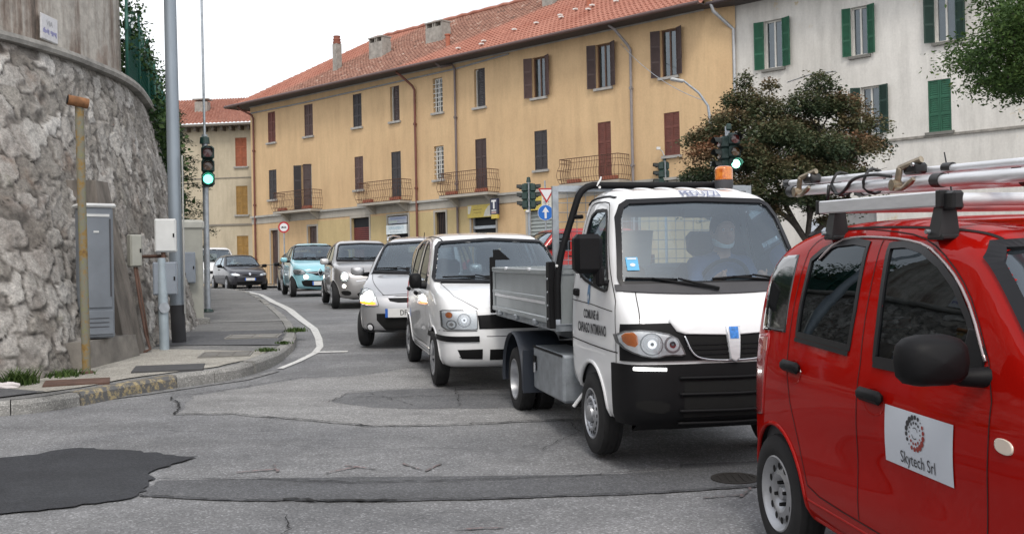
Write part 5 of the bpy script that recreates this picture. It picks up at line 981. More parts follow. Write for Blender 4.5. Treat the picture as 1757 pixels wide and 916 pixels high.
# ------------------------------------------------ fence, ivy, trees, weeds
def leafmat(name,cols,trans=.25):
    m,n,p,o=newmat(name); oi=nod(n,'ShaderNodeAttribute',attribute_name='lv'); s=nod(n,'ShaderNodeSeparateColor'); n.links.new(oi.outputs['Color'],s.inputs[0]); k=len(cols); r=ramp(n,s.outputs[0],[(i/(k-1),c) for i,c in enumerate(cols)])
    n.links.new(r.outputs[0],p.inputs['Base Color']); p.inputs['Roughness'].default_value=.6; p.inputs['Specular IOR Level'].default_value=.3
    tr=nod(n,'ShaderNodeBsdfTranslucent'); n.links.new(r.outputs[0],tr.inputs[0]); mx=nod(n,'ShaderNodeMixShader'); mx.inputs[0].default_value=trans; n.links.new(p.outputs[0],mx.inputs[1]); n.links.new(tr.outputs[0],mx.inputs[2]); n.links.new(mx.outputs[0],o.inputs[0]); return m
def leaves(name,C,size,mat,parent,flat=.4,lv=None,asp=.5,droop=0):
    """one leaf-shaped face pair per centre"""
    C=np.asarray(C,float); n=len(C); a=rng.normal(0,1,(n,3)); a[:,2]=a[:,2]*flat-droop; a/=np.linalg.norm(a,axis=1)[:,None]; b=rng.normal(0,1,(n,3)); b[:,2]*=flat; b-=a*(a*b).sum(1)[:,None]; b/=np.linalg.norm(b,axis=1)[:,None]; s=size*rng.uniform(.6,1.4,(n,1)); c=np.cross(a,b)
    V=np.stack([C,C+a*s*.5+b*s*asp*.5+c*s*.06,C+a*s,C+a*s*.5-b*s*asp*.5+c*s*.06],1).reshape(-1,3); F=np.arange(n*4).reshape(-1,4)
    o=mesh(name,V,F,mat,parent); lv=rng.uniform(0,1,n) if lv is None else np.clip(lv,0,1); ca=o.data.color_attributes.new('lv','FLOAT_COLOR','POINT'); col=np.zeros((n*4,4),'f'); col[:,0]=np.repeat(lv,4); ca.data.foreach_set('color',col.ravel()); return o
BARK=M('bark',(.055,.045,.038),.95,var=.35,vs=12,bmp=.5)
def branch(mb,p0,d,L_,r,depth,tips,spread,up=.15,seg=5,kids=3,mid=True):
    p=np.array(p0,float); d=np.array(d,float); d/=np.linalg.norm(d); P=[p.copy()]; 
    for i in range(seg):
        d=d+rng.normal(0,.13,3)+np.array([0,0,up*.3]); d/=np.linalg.norm(d); p=p+d*L_/seg; P.append(p.copy())
        if depth<=1: tips.append(p.copy())
    mb.tube(P,np.linspace(r,r*.55,len(P)),0,6 if r>.02 else 4,False)
    if depth>0:
        for k in range(kids):
            i=rng.integers(2,len(P)) if k else len(P)-1; q=rng.normal(0,1,3); q-=d*(q@d); q/=np.linalg.norm(q); nd=d*(1-spread)+q*spread*1.2+np.array([0,0,up]); branch(mb,P[i],nd,L_*rng.uniform(.6,.82),r*.55,depth-1,tips,spread,up,seg,kids)
    else: tips.append(p.copy())
# bronze-leaved maple in layered clouds
def maple():
    t=thing('bronze_leaved_tree','spreading bronze and dark green leaved ornamental tree before the pale grey house','tree')
    base=np.array([7.25,26.0,float(g(26))]); mb=MB(); fork=base+[.05,0,1.25]
    mb.tube([base-[0,0,.1],base+[.02,.02,.6],fork],[.15,.12,.105],0,10)
    clouds=[]
    def px(u,v,Y,r,rz_): # helper: world centre at depth
        clouds.append((np.array([u,Y,v]),r,rz_))
    # (x, z, depth, radius, half-height): layered pads
    for x,z,Y,r,h in((5.0,3.05,26,.60,.22),(4.75,3.75,26.2,.50,.20),(5.1,4.35,26,.65,.25),(5.0,4.75,26.5,.55,.22),(5.5,5.05,26,.60,.28),(5.95,5.55,26.2,.42,.35),(5.9,6.05,26.2,.22,.22),(6.3,5.35,26,.55,.30),(5.7,4.15,25.4,.70,.30),(6.4,4.65,25.5,.75,.32),(6.9,4.95,26.3,.6,.28),(7.35,5.45,26,.55,.30),(7.75,5.95,26.1,.40,.25),(7.95,5.45,26.2,.55,.30),(8.4,5.45,26.3,.48,.24),(8.6,4.95,26,.58,.26),(8.9,4.45,26.2,.50,.18),(8.3,4.35,25.6,.65,.28),(7.5,4.3,25.2,.75,.3),(6.7,3.75,25.2,.8,.3),(5.7,3.35,25.4,.65,.25),(7.7,3.55,25.2,.8,.28),(8.5,3.45,25.8,.60,.22),(8.85,3.65,26.2,.42,.16),(6.9,3.15,25.6,.7,.22),(7.9,2.95,26,.55,.18),(5.3,2.75,26,.45,.15),(6.1,2.85,25.8,.55,.18),(7.3,4.9,27,.8,.35),(6.2,4.2,27,.8,.35),(8.1,4.2,27.1,.8,.35),(7.9,2.55,26.2,.35,.12),(6.6,6.0,26.5,.22,.16),(5.6,5.6,26.3,.3,.2)):
        clouds.append((np.array([x,Y,z]),r,h))
    limbs=[np.array(l_) for l_ in((5.9,25.8,3.3),(6.5,26.3,3.8),(7.2,25.7,3.9),(7.9,26.2,3.7),(8.3,25.8,3.1),(6.2,25.6,4.5),(7.7,26.1,4.7))]
    for i_,l_ in enumerate(limbs):
        a=fork if i_<5 else limbs[1 if i_==5 else 3]; mb.tube(chaikin([a,a*.6+l_*.4+np.array([.12*(-1)**i_,0,.1]),a*.25+l_*.75+rng.normal(0,.05,3),l_],2,False),[.075,.045],0,7,False)
    C=[];LV=[]
    for c,r,h in clouds:
        k=int(8600*r*r*(h/.28)**.35); q=rng.normal(0,1,(k,3)); q/=np.linalg.norm(q,axis=1)[:,None]; rad=rng.uniform(.35,1.0,(k,1))**.5; ang=np.arctan2(q[:,1],q[:,0]); lob=1+.28*np.sin(ang*5+c[0]*7)+.18*np.sin(ang*9+c[2]*5)+.12*rng.normal(0,1,k)
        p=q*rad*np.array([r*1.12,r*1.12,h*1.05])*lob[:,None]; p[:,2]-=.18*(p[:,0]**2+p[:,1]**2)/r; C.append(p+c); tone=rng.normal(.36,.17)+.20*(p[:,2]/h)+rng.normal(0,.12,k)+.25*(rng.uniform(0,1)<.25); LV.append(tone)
        lm=limbs[np.argmin([np.linalg.norm((c-[0,0,.5])-l_) for l_ in limbs])]; mid=(lm+c)/2+rng.normal(0,.10,3); mb.tube(chaikin([lm,mid,c-[0,0,h*.4]],1,False),[.028,.010],0,5,False)
        for q_ in range(5): e=c+rng.normal(0,.5,3)*np.array([r,r,h]); mb.tube([c-[0,0,h*.4],(c+e)/2,e],[.012,.008,.004],0,4,False)
    mb.build('trunk',[BARK],t,True); C=np.concatenate(C);LV=np.concatenate(LV)
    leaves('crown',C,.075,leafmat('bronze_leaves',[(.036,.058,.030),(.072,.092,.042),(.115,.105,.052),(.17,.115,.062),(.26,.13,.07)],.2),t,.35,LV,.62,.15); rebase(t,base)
maple()
def greentree():
    t=thing('green_tree','bright green leaved tree leaning in at the upper right corner','tree'); base=np.array([7.95,14,float(g(14))]); mb=MB(); tips=[]
    mb.tube([base-[0,0,.1],base+[-.1,0,1.6],base+[-.25,0,2.95]],[.11,.09,.075],0,10); f=base+np.array([-.25,0,2.95])
    for d in((-1,.1,.75),(-.6,-.5,.8),(-.25,.5,1.2),(.4,-.3,1),(.6,.5,.8),(-.9,.3,1.0),(-1,-.2,.55)): branch(mb,f,d,1.0,.05,2,tips,.5,.05,4,3)
    T=np.array(tips); C=T[rng.integers(0,len(T),42000)]+rng.normal(0,.12,(42000,3))*[1.3,1.3,.8]
    keep=(C[:,2]>3.1-.25*(C[:,0]>6.4)); C=C[keep]; mb.build('trunk',[BARK],t,True)
    cl=np.sin(C[:,0]*5)*np.sin(C[:,1]*4+1)*np.sin(C[:,2]*6); leaves('crown',C,.062,leafmat('green_leaves',[(.020,.045,.012),(.045,.090,.022),(.085,.145,.035),(.14,.19,.05)],.3),t,.5,.45+.3*cl+rng.normal(0,.15,len(C)),.42,.25); rebase(t,base)
greentree()
# mesh fence on the ledge with climbing plants
FGR=M('fence_green',(.012,.09,.065),.5); TEAL=M('fence_screen',(.010,.075,.058),.8,var=.3,vs=5)
fp=np.array([(-5.78,15.95),(-6.14,17.5),(-6.65,19.4),(-7.17,21.3),(-7.66,23.2),(-8.2,25.2),(-8.75,27.3),(-9.4,29.5)])
fn=thing('green_mesh_fence','green mesh fence with dark screening standing on the ledge of the stone wall','fence')
for i,q in enumerate(fp): mb=MB(); mb.tube([(q[0],q[1],4.4),(q[0],q[1],5.78)],.024,0,8); mb.tube([(q[0],q[1],5.76),(q[0],q[1],5.8)],.03,0,8); mb.build('post',[FGR],fn,True)
D=densify(fp,.09,False); mb=MB()
for q in D: mb.tube([(q[0],q[1],4.44),(q[0],q[1],5.68)],.0035,0,3,False)
for z in np.arange(4.44,5.7,.11): mb.tube([(q[0],q[1],z) for q in fp],.0035,0,3,False)
mb.build('wire_mesh',[FGR],fn); D=densify(fp,.2,False); n=len(D); tz=5.40+.12*np.sin(np.arange(n)*.9)+rng.normal(0,.04,n); V=np.concatenate([np.column_stack([D-[.03,0],np.full(n,4.45)]),np.column_stack([D-[.03,0],tz])]); mesh('screen',V,[[i,i+1,n+i+1,n+i] for i in range(n-1)],TEAL,fn); rebase(fn,(*fp[0],4.4))
IVY=leafmat('ivy_leaves',[(.008,.020,.008),(.020,.045,.014),(.040,.085,.024),(.075,.13,.035)],.25)
def ivy(name,label,C,size=.09,cat='climbing plant',stem=None):
    t=thing(name,label,cat); leaves('foliage',C,size,IVY,t,.7,None,.7,.3)
    if stem is not None: mb=MB(); [mb.tube(s,.008,0,4,False) for s in stem]; mb.build('stem',[BARK],t)
    rebase(t,np.mean(C,0)*[1,1,0]+[0,0,float(np.min(C[:,2]))]); return t
def along(P,n,z0,z1,spread,bias=1):
    D=densify(P,.05,False); i=rng.integers(0,len(D),n); C=np.column_stack([D[i],z0+(z1-z0)*rng.uniform(0,1,n)**bias]); cl=np.sin(D[i,1]*4.1)*np.sin(C[:,2]*5+D[i,1]*2); C=C[cl>-.45]; return C+rng.normal(0,1,C.shape)*[spread,spread,spread*.5]
hd=along(fp[:5]-[.55,0],9000,4.3,6.15,.22,.8); hd=hd[(hd[:,2]<6.45-.22*(hd[:,1]-15.9)+.25*np.sin(hd[:,1]*6))]
ivy('garden_hedge','green garden hedge growing behind the mesh fence above the wall',hd,.085,'hedge')
ic=along(fp[:9],5200,4.9,5.95,.07,1.0); ic=ic[np.sin(ic[:,1]*7.5)*np.sin(ic[:,2]*9+1)>.0]; ivy('climbing_plant','thin climbing plant twining through the posts of the mesh fence',ic,.07)
sp=[]
for q in fp[:5]: sp.append(np.column_stack([rng.normal(q[0],.03,160),rng.normal(q[1],.03,160),rng.uniform(5.2,6.35,160)]))
hv=np.array([(-5.95,17.0),(-6.2,18.2),(-6.55,19.5),(-6.95,20.9),(-7.5,22.9),(-8.3,25.6)]); wi=along(hv+[.14,0],9000,1.6,4.5,.12,.7); wi=wi[(wi[:,1]>17.8+.5*np.sin(wi[:,2]*3))&(wi[:,2]>4.4-.75*(wi[:,1]-17.6))]
ivy('wall_ivy','dark ivy hanging down the stone wall behind the thick mast',wi,.10)
# dark conifer hanging beyond the signal post
cf=thing('dark_conifer','dark feathery conifer standing behind the traffic signal post at the wall end','tree'); base=np.array([-10.1,32.5,float(g(32.5))]); mb=MB(); mb.tube([base,base+[-.3,0,3],base+[-.6,0,6.2]],[.16,.11,.03],0,8); C=[]
for i in range(46):
    z=1.3+i*.105; a=i*2.4; L_=(1.55-.02*i)*(.6+.4*rng.uniform()); d=np.array([math.cos(a),math.sin(a),-.12]); p0=base+[-.1*z*.9,0,z]; e=p0+d*L_; mb.tube([p0,(p0+e)/2+[0,0,.05],e],[.02,.012,.005],0,4,False); k=220; u=rng.uniform(.15,1,k)[:,None]; C.append(p0+(e-p0)*u+rng.normal(0,.09,(k,3))*(1.1-u*.4))
mb.build('trunk',[BARK],cf,True); leaves('crown',np.concatenate(C),.10,leafmat('conifer_needles',[(.008,.018,.010),(.018,.034,.016),(.035,.055,.022)],.1),cf,.4,None,.28,.2); rebase(cf,base)
# weeds at the foot of the wall and on the kerb
WG=leafmat('weed_leaves',[(.03,.06,.015),(.06,.11,.025),(.11,.16,.045)],.3)
def tuft(label,c,r,h,n):
    t=thing('weed_tuft',label,'weed','weeds growing at the wall and kerb'); V=[];F=[]
    for i in range(n):
        a=rng.uniform(0,math.tau); b=np.array([math.cos(a),math.sin(a)]); q=rng.normal(0,r*.35,2); L_=h*rng.uniform(.5,1.1); w=.006+.008*rng.uniform(); t_=np.array([-b[1],b[0]])*w; o=len(V)
        for k in range(4): s=k/3; p=q+b*L_*.7*s*s; z=L_*s*(1-.25*s); V+= [(p[0]-t_[0]*(1-s),p[1]-t_[1]*(1-s),z),(p[0]+t_[0]*(1-s),p[1]+t_[1]*(1-s),z)]
        F+=[[o+2*k,o+2*k+1,o+2*k+3,o+2*k+2] for k in range(3)]
    o=mesh('blades',V,F,WG,t); ca=o.data.color_attributes.new('lv','FLOAT_COLOR','POINT'); col=np.zeros((len(V),4),'f'); col[:,0]=np.repeat(rng.uniform(0,1,n),8); ca.data.foreach_set('color',col.ravel()); t.location=c; return t
tuft('leafy green weed clump at the far left foot of the stone wall',(-5.02,10.68,gz(0,10.68)),.22,.24,260)
tuft('low green weeds between the wall and the old streaked pole',(-4.82,11.32,gz(0,11.3)),.28,.11,240)
tuft('small weed tuft on the kerb corner beside the pale framed cover',(-3.12,13.35,gz(0,13.35)),.16,.07,150)
tuft('dry grass tuft where the kerb drops at the bend',(-3.28,15.9,gz(0,15.9)),.2,.10,190)
tuft('tiny weed growing in a joint of the curved kerb',(-3.10,14.2,gz(0,14.2)),.12,.06,120)
# ------------------------------------------------ vehicles
RINGM=M('lamp_ring',(.50,.51,.52),.25,.5)
SEALG=M('lamp_edge',(.12,.12,.12),.4)
GLOW=M('headlamp_glow',(1,.93,.8),.3,var=0,emit=9)
GLOWR=M('daylight_led',(1,1,.97),.3,var=0,emit=6)
AMBER=M('amber_lens',(.75,.20,.02),.2,coat=1,var=.1)
REDL=M('red_lens',(.35,.01,.01),.2,coat=1)
REFL=M('headlamp_reflector',(.92,.93,.94),.4,0,var=.06,vs=26)
def lamp(b,parent,poly,sg=1,glow=None,amber=None,bulbs=(),smooth=1,d=.004):
    """headlight: reflector, bulbs, clear lens"""
    P=[(y*sg,z) for y,z in poly]
    if sg<0: P=P
    o=b.patch('headlight',P,'f',d,REFL,parent,smooth=smooth,step=.03)
    mb=MB()
    for y,z,r,m in bulbs:
        disc(b,mb,y*sg,z,r,d+.003,5,20); disc(b,mb,y*sg,z,r*.90,d+.005,0 if m!=3 else 3,20); disc(b,mb,y*sg,z,r*.74,d+.007,m,20)
        if m==2: disc(b,mb,y*sg,z,r*.40,d+.009,4,16); disc(b,mb,y*sg,z,r*.16,d+.011,5,10)
    if bulbs: mb.build('bulb',[RINGM,GLOW,REFL,AMBER,CHROME,M('lamp_grey_ring',(.22,.23,.24),.35)],o)  # last slot: grey outline ring and bulb core
    b.ring('lamp_seal',P,'f',.004,d+.004,SEALG,o,smooth=smooth,step=.03,wo=.004)
    b.patch('lens',P,'f',d+.014,LENS,o,smooth=smooth,step=.03)
    return o
def common(root,b,holes,arches,paint_,h,tr,wr,ww,wk,whl,lip=None,front_only=False):
    b.shell(h,[(densify(chaikin(p,sm),.05),how) for p,how,sm,_ in holes],arches,paint_,root)
    for p,how,sm,gm in holes:
        nm='windscreen' if how=='f' else 'rear_window' if how=='r' else 'side_window'
        b.ring('window_seal',p,how,.015 if how in('f','r') else .016,.011 if how=='f' else .005,SEALM,root,smooth=sm,wo=.010,step=.02)
        b.patch(nm,inset(densify(chaikin(p,sm),.05),.008),how,-.002,gm,root)
    b.archpart(arches,root,lip or paint_)
    for x,z in whl:
        for sg in(-1,1): wheel(root,x,sg*tr,z,wr,ww,wk,sg)
def mir(L): return [(x,z) for x,z in L]
def panda(root,paint_,h,red=False):
    side=[(1.60,.20),(1.80,.24),(1.88,.34),(1.90,.50),(1.88,.62),(1.85,.74),(1.80,.84),(1.66,.93),(1.40,1.0),(1.10,1.05),(.98,1.09),(.60,1.36),(.40,1.50),(.22,1.555),(-.30,1.59),(-.90,1.58),(-1.30,1.53),(-1.48,1.44),(-1.55,1.28),(-1.60,1.04),(-1.66,.85),(-1.69,.60),(-1.68,.38),(-1.58,.26),(-1.3,.22)]
    plan=[(1.92,0),(1.91,.35),(1.86,.56),(1.74,.70),(1.50,.77),(1.0,.795),(0,.80),(-1.0,.795),(-1.40,.765),(-1.60,.66),(-1.69,.50),(-1.70,0)]
    sec=[(.18,.70),(.28,.755),(.45,.785),(.70,.80),(.92,.785),(1.02,.755),(1.10,.735),(1.40,.645),(1.50,.60),(1.70,.50)]
    def ex(f,x,y,z):   # shoulder crease and scooped flank
        f=f+.010*np.exp(-((z-.62)/.12)**2)*np.exp(-(x/.75)**4)*(np.abs(y)>.5)
        return f
    b=Body(side,plan,sec,.11,.11,.06,1.2,ex)
    fw=[(-.165,1.03),(-.19,1.16),(-.285,1.47),(-.16,1.475),(-.02,1.455),(.13,1.405),(.27,1.335),(.40,1.235),(.53,1.10),(.545,1.06),(.2,1.035)]
    rw=[(-.385,1.05),(-.40,1.20),(-.465,1.475),(-.60,1.485),(-.76,1.475),(-.88,1.445),(-.965,1.40),(-.945,1.20),(-.92,1.06)]
    ws=[(-.70,1.065),(-.705,1.10),(-.61,1.42),(-.565,1.47),(0,1.50),(.565,1.47),(.61,1.42),(.705,1.10),(.70,1.065),(0,1.05)]
    bw=[(-.55,1.06),(-.50,1.42),(0,1.45),(.50,1.42),(.55,1.06),(0,1.05)]
    G1=GLT if red else GLS
    holes=[(ws,'f',0,GL),(bw,'r',0,GLT if red else GLS)]+[(p,s,0,GLT if (red and p is rw) else GLR) for p in(fw,rw) for s in(-1,1)]
    A=[(1.15,.285,.325),(-1.13,.295,.325)]
    common(root,b,holes,A,paint_,h,.775 if not red else .765,.285,.155,'steel' if red else 'cap',[(1.15,.285),(-1.13,.285)])
    L=BLACKP
    sm=MB()
    for s in(-1,1):
        q=[(-1.36,1.05),(-1.38,1.34),(-1.32,1.41),(-1.12,1.42),(-1.09,1.25),(-1.055,1.06)]
        b.patch('quarter_glass',q,s,.003,GLT2,root,lip=.01)
        b.strip(sm,[(-.275,.385),(-.27,1.0),(-.36,1.49)],s,.0055)
        b.strip(sm,[(.60,.40),(.62,.80),(.615,1.05),(.42,1.27),(.28,1.37),(.10,1.455),(-.10,1.505),(-.36,1.525),(-.62,1.535),(-.82,1.53),(-.98,1.50),(-1.04,1.42),(-1.00,1.05),(-.96,.80),(-.86,.62),(-.79,.47),(-.76,.39),(-.3,.375),(.60,.375)],s,.0055,smooth=1)
        r=MB(); b.stube(r,[(-.88,1.40),(-.76,1.452+.035),(-.60,1.50),(-.40,1.498),(-.2,1.49),(0,1.468),(.14,1.42),(.285,1.35),(.42,1.25),(.55,1.105)],s,.006,.004,smooth=1); r.build('window_trim',[CHROMED],root,True)
        b.patch('taillight',[(-1.26,.66),(-1.285,.98),(-1.20,1.02),(-1.18,.70)] if not red else [(-1.42,.62),(-1.40,1.02),(-1.25,1.04),(-1.24,.98),(-1.30,.64)],s,.006,REDL,root,lip=.01)
        hd=MB()
        for hx,hz in((-.13,.90),(-.90,.92)):
            C=b.side_pt(np.array([[hx,hz]]),s)[0]
            mb=MB(); mb.box((hx,C[1]+s*.022,hz),(.185,.035,.052),0,bev=.016); 
            a=np.linspace(0,math.tau,17)[:-1]; P=np.stack([hx+.085*np.cos(a),hz-.025+.052*np.sin(a)],1); Q=b.off(b.side_pt(P,s),.0015); c=b.side_pt(np.array([[hx,hz-.025]]),s)-[0,s*.012,0]; mb.add(np.concatenate([Q,c]),[[i,(i+1)%16,16] for i in range(16)],1)
            mb.build('door_handle',[BLACKP,paint_],root,True,50)
        b.patch('side_indicator',[(.655,.845),(.655,.89),(.745,.885),(.745,.84)],s,.006,LENSI,root,smooth=3,lip=.01,step=.02)
        # rubbing sill
        sl_=MB(); b.stube(sl_,[(-.78,.26),(.80,.26)],s,.012,-.002); b.stube(sl_,[(-.80,.34),(.82,.34)],s,.008,-.004); sl_.build('sill_strip',[paint_],root,True)
        y_=.745; mirror(root,.535,s*y_,1.115 if red else 1.06,s,(.19,.24,.165) if red else (.15,.14,.17),BLACKP)
        b.patch('mirror_base',[(.545,1.05),(.54,1.13),(.46,1.2),(.42,1.20),(.42,1.05)],s,.006,BLACKP,root,lip=.01)
        wsx=MB()
        for q in([(-.93,1.04),(-.65,1.035),(-.385,1.03)],[(-.165,1.012),(.2,1.018),(.53,1.042)]):
            b.strip(wsx,q,s,.019,.006)
        wsx.build('waist_strip',[SEALM],root)
        # headlight
        lamp(b,root,[(-.735,.79),(-.73,.64),(-.70,.615),(-.43,.615),(-.415,.63),(-.415,.79),(-.43,.80),(-.72,.80)] if s<0 else [(.735,.79),(.73,.64),(.70,.615),(.43,.615),(.415,.63),(.415,.79),(.43,.80),(.72,.80)],1,smooth=0,bulbs=[(s*.54,.705,.065,2),(s*.655,.665,.045,2),(s*.675,.755,.03,3)])
        b.patch('bumper_strip',[(s*.765,.495),(s*.765,.55),(s*.40,.552),(s*.40,.497)],'f',.012,BLACKP,root,lip=.012)
        b.patch('lower_vent',[(s*.61,.42),(s*.37,.425),(s*.37,.325),(s*.57,.33)],'f',.003,VOID,root)
        v=MB(); 
        for k in(.35,.375,.40): b.strip(v,[(s*.59,k),(s*.375,k)],'f',.008,.006)
        v.build('vent_slat',BLACKP,root)
        b.strip(sm,[(s*.40,.81),(s*.60,.93),(s*.66,1.05)],'f',.006,.002)
        b.strip(sm,[(s*.77,.585),(s*.72,.60),(s*.42,.60)],'f',.006,.002)
        ch=MB(); T=[(.34,s*.535),(.16,s*.545),(-.1,s*.55),(-.6,s*.55),(-1.1,s*.53)]; b.strip(ch,T,'t',.014,.0025,smooth=1); ch.build('roof_gutter',[SEAM],root,True)
    b.patch('grille',[(-.41,.75),(-.40,.62),(.40,.62),(.41,.75),(0,.765)],'f',.006,BLACKP,root,lip=.01)
    b.patch('centre_vent',[(-.30,.42),(-.30,.315),(.30,.315),(.30,.42)],'f',.003,VOID,root)
    b.strip(sm,[(-.33,.548),(.33,.548)],'f',.006,.002); 
    v=MB()
    for k in(.345,.37,.395): b.strip(v,[(-.29,k),(.29,k)],'f',.008,.006)
    v.build('vent_slat',BLACKP,root)
    sm.build('panel_gap',SEAM,root)
    c=MB(); b.strip(c,[(-.65,1.05),(0,1.035),(.65,1.05)],'f',.05,.004); c.build('cowl',BLACKP,root)
    wiper(root,b,(-.05,1.045),(-.28,1.10),(-.62,1.095)) ; wiper(root,b,(.45,1.045),(.22,1.10),(-.18,1.095))
    seats(root,(-.15,-.95)); dash(root,.62,1.03,.62)
    mb=MB(); mb.box((.30,0,1.42),(.03,.22,.07),bev=.01); mb.build('interior_mirror',BLACKP,root)
    return b
CHROMED=M('window_bright_trim',(.5,.42,.42),.25,.8)
LENSI=M('indicator_lens',(.72,.62,.52),.12,coat=1)
GLT2=M('black_glass',(.012,.013,.014),.04,coat=1,var=.05)
GLR=glass('door_glass_dark',(.12,.14,.14),.0,0,.0,.6)
def set_pose(root,X,Y,z,h,q):
    root.matrix_world=Matrix.Translation((X,Y,z))@Matrix.Rotation(h,4,'Z')@Matrix.Rotation(q,4,'Y')
# ---- 1 red hatchback with rack
RED=paint('red_car_paint',(.36,.0055,.003),.0,.35,.07,.40,.0)
red=thing('red_hatchback','glossy red hatchback with black wing mirror and a white sticker on its front door','car','cars queuing in the street')
rb=panda(red,RED,.024,True)
st=rb.patch('door_sticker',[(-.035,.675),(-.035,.883),(.425,.883),(.425,.675)],-1,.004,M('sticker_white',(.62,.66,.72),.5,var=.02),red,rings=(1,.85,.7,.5,.25))
DK=M('sticker_ink',(.035,.035,.04),.5); DR=M('sticker_red_ink',(.30,.04,.03),.5)
rb.text('lettering','Skytech Srl',.062,(.20,.712),-1,DK,st,.0065,sx=.86,flip=1)
dm=MB()
for k in range(18):
    a=math.tau*k/18+.17; r1=.0072 if (math.cos(a-2.4)>.2 or math.cos(a+.75)>.2) else .0032; disc(rb,dm,.185+.058*math.cos(a),.812+.056*math.sin(a),r1*(1+.6*max(math.cos(a-2.4),math.cos(a+.75),0)**3),.0065,1 if math.cos(a+.75)>.1 else 0,10,-1)
for k in range(14):
    a=math.tau*k/14; disc(rb,dm,.185+.038*math.cos(a),.812+.037*math.sin(a),.0035 if abs(math.sin(a))<.7 else .0055,.0065,1 if math.sin(a)<-.3 else 0,8,-1)
for s in(1,-1): rb.strip(dm,[(.185+.02*math.cos(t)*s,.812+s*.02*math.sin(t)) for t in np.linspace(.3,2.2,7)],-1,.003,.0065)
dm.build('dot_emblem',[DK,DR],st)
set_pose(red,2.14,4.022,-.087,-1.435,.036)
# roof rack (top level: clamped to the roof), ladder on it, straps
BLK=M('rack_black',(.012,.012,.013),.45)
rk=thing('roof_rack','aluminium roof rack with black feet clamped on the red hatchback','roof rack')
for s in(-1,1):
    mb=MB(); mb.box((-.40,s*.62,1.637),(1.0,.034,.056),bev=.005); mb.box((.11,s*.62,1.637),(.03,.042,.064),1,bev=.004); mb.box((-.915,s*.62,1.637),(.02,.042,.064),1,bev=.004); mb.build('side_bar',[ALU,BLK],rk)
    for fx,zb in((.08,1.50),(-.80,1.50)):
        mb=MB(); y=s*.60
        mb.hexa([(fx-.038,y-.04,zb),(fx+.042,y-.04,zb),(fx+.042,y+.04,zb),(fx-.038,y+.04,zb),(fx-.026,y-.02,1.615),(fx+.034,y-.02,1.615),(fx+.034,y+.03,1.615),(fx-.026,y+.03,1.615)])
        mb.box((fx,y-.0,zb),(.11,.07,.02),bev=.006); mb.tube([(fx-.03,y-s*-.02,1.52),(fx-.03,y+s*.052,1.52)],.009,1)
        mb.build('rack_foot',[BLK,GALV],rk)
for fx in(.16,-.52,-.85):
    mb=MB(); mb.tube([(fx,-.60,1.632),(fx,.60,1.632)],.024,0,14); mb.build('cross_bar',[ALU],rk,True,60)
for s in(-1,1): mb=MB(); mb.box((.14,s*.6,1.63),(.09,.045,.07),bev=.01); mb.build('bracket',BLK,rk)
rk.matrix_world=red.matrix_world
ld=thing('aluminium_ladder','long aluminium ladder lying lengthwise on the roof rack of the red hatchback','ladder')
for y,r_,dz,x0,x1 in((-.46,.024,0,-1.62,1.5),(-.08,.024,0,-1.62,1.5),(-.42,.016,.05,-1.78,1.3),(-.12,.016,.05,-1.78,1.3)):
    mb=MB(); z0=1.742+dz; mb.tube([(x0,y,z0),(x1,y,z0-.055)],r_,0,12); mb.tube([(x0-.02,y,z0),(x0+.05,y,z0-.001)],r_*1.25,1,12); mb.tube([(-.22,y,z0-.022),(-.16,y,z0-.024)],r_*1.2,1,12); mb.build('rail',[ALU,BLK],ld,True,50)
for k in range(10):
    x=-1.45+k*.29; mb=MB(); mb.tube([(x,-.46,1.742-(x+1.62)*.0177),(x,-.08,1.742-(x+1.62)*.0177)],.013,0,8); mb.build('rung',[ALU],ld,True,50)
ld.matrix_world=red.matrix_world
BRS=M('worn_brass_clamp',(.32,.27,.2),.4,.8,var=.35,vs=30)
for i,(x,lb) in enumerate(((-1.42,'brass coloured ratchet clamp at the rear end of the roof ladder'),(-.42,'brass coloured ratchet clamp above the middle of the red roof'))):
    rc=thing('ratchet_clamp',lb,'clamp','ratchet clamps on the ladder'); z0=1.742-(x+1.62)*.0177
    mb=MB(); mb.box((x+.05,-.46,z0+.055),(.10,.06,.045),1,bev=.01); mb.lathe([(-.028,0),(-.028,.024),(.010,.024),(.010,0)],0,16,'y',(x-.02,-.50,z0-.008)); mb.box((x-.008,-.502,z0+.025),(.028,.024,.09),0,[[.94,0,.34],[0,1,0],[-.34,0,.94]],bev=.008)
    mb.tube([(x-.02,-.51,z0-.022),(x+.05,-.515,z0-.024),(x+.11,-.515,z0-.004),(x+.13,-.51,z0+.010)],[.013,.010,.012,.009],0,8); mb.tube([(x+.0,-.5,z0+.06),(x+.1,-.46,z0+.09)],.014,0)
    for q in(.03,.09): mb.tube([(x+q,-.498,z0+.07),(x+q,-.49,z0+.07)],.009,2,8)
    mb.build('clamp_body',[BRS,BLK,CHROME],rc,True,45); rc.matrix_world=red.matrix_world
sp=thing('tie_strap','black strap looped around the ladder and its rails','strap')
mb=MB()
for x in(-1.08,-.76):
    z0=1.742-(x+1.62)*.0177; t=np.linspace(0,math.tau,13)[:-1]; mb.tube([(x+.01*math.sin(3*q),-.44+.05*math.cos(q),z0+.02+.055*math.sin(q)) for q in t],.007,closed=True,n=6)
mb.tube(chaikin([(-1.08,-.49,1.75),(-1.0,-.50,1.69),(-.93,-.49,1.72),(-.87,-.49,1.765),(-.70,-.48,1.775),(-.55,-.47,1.755)],2,False),[.008]*6,n=6)
mb.tube([(-1.11,-.49,1.75),(-1.12,-.495,1.66)],.008,n=6)
mb.build('strap_band',BLK,sp,True); sp.matrix_world=red.matrix_world
an=thing('roof_aerial','short black whip aerial rising at an angle from the red hatchback roof','aerial')
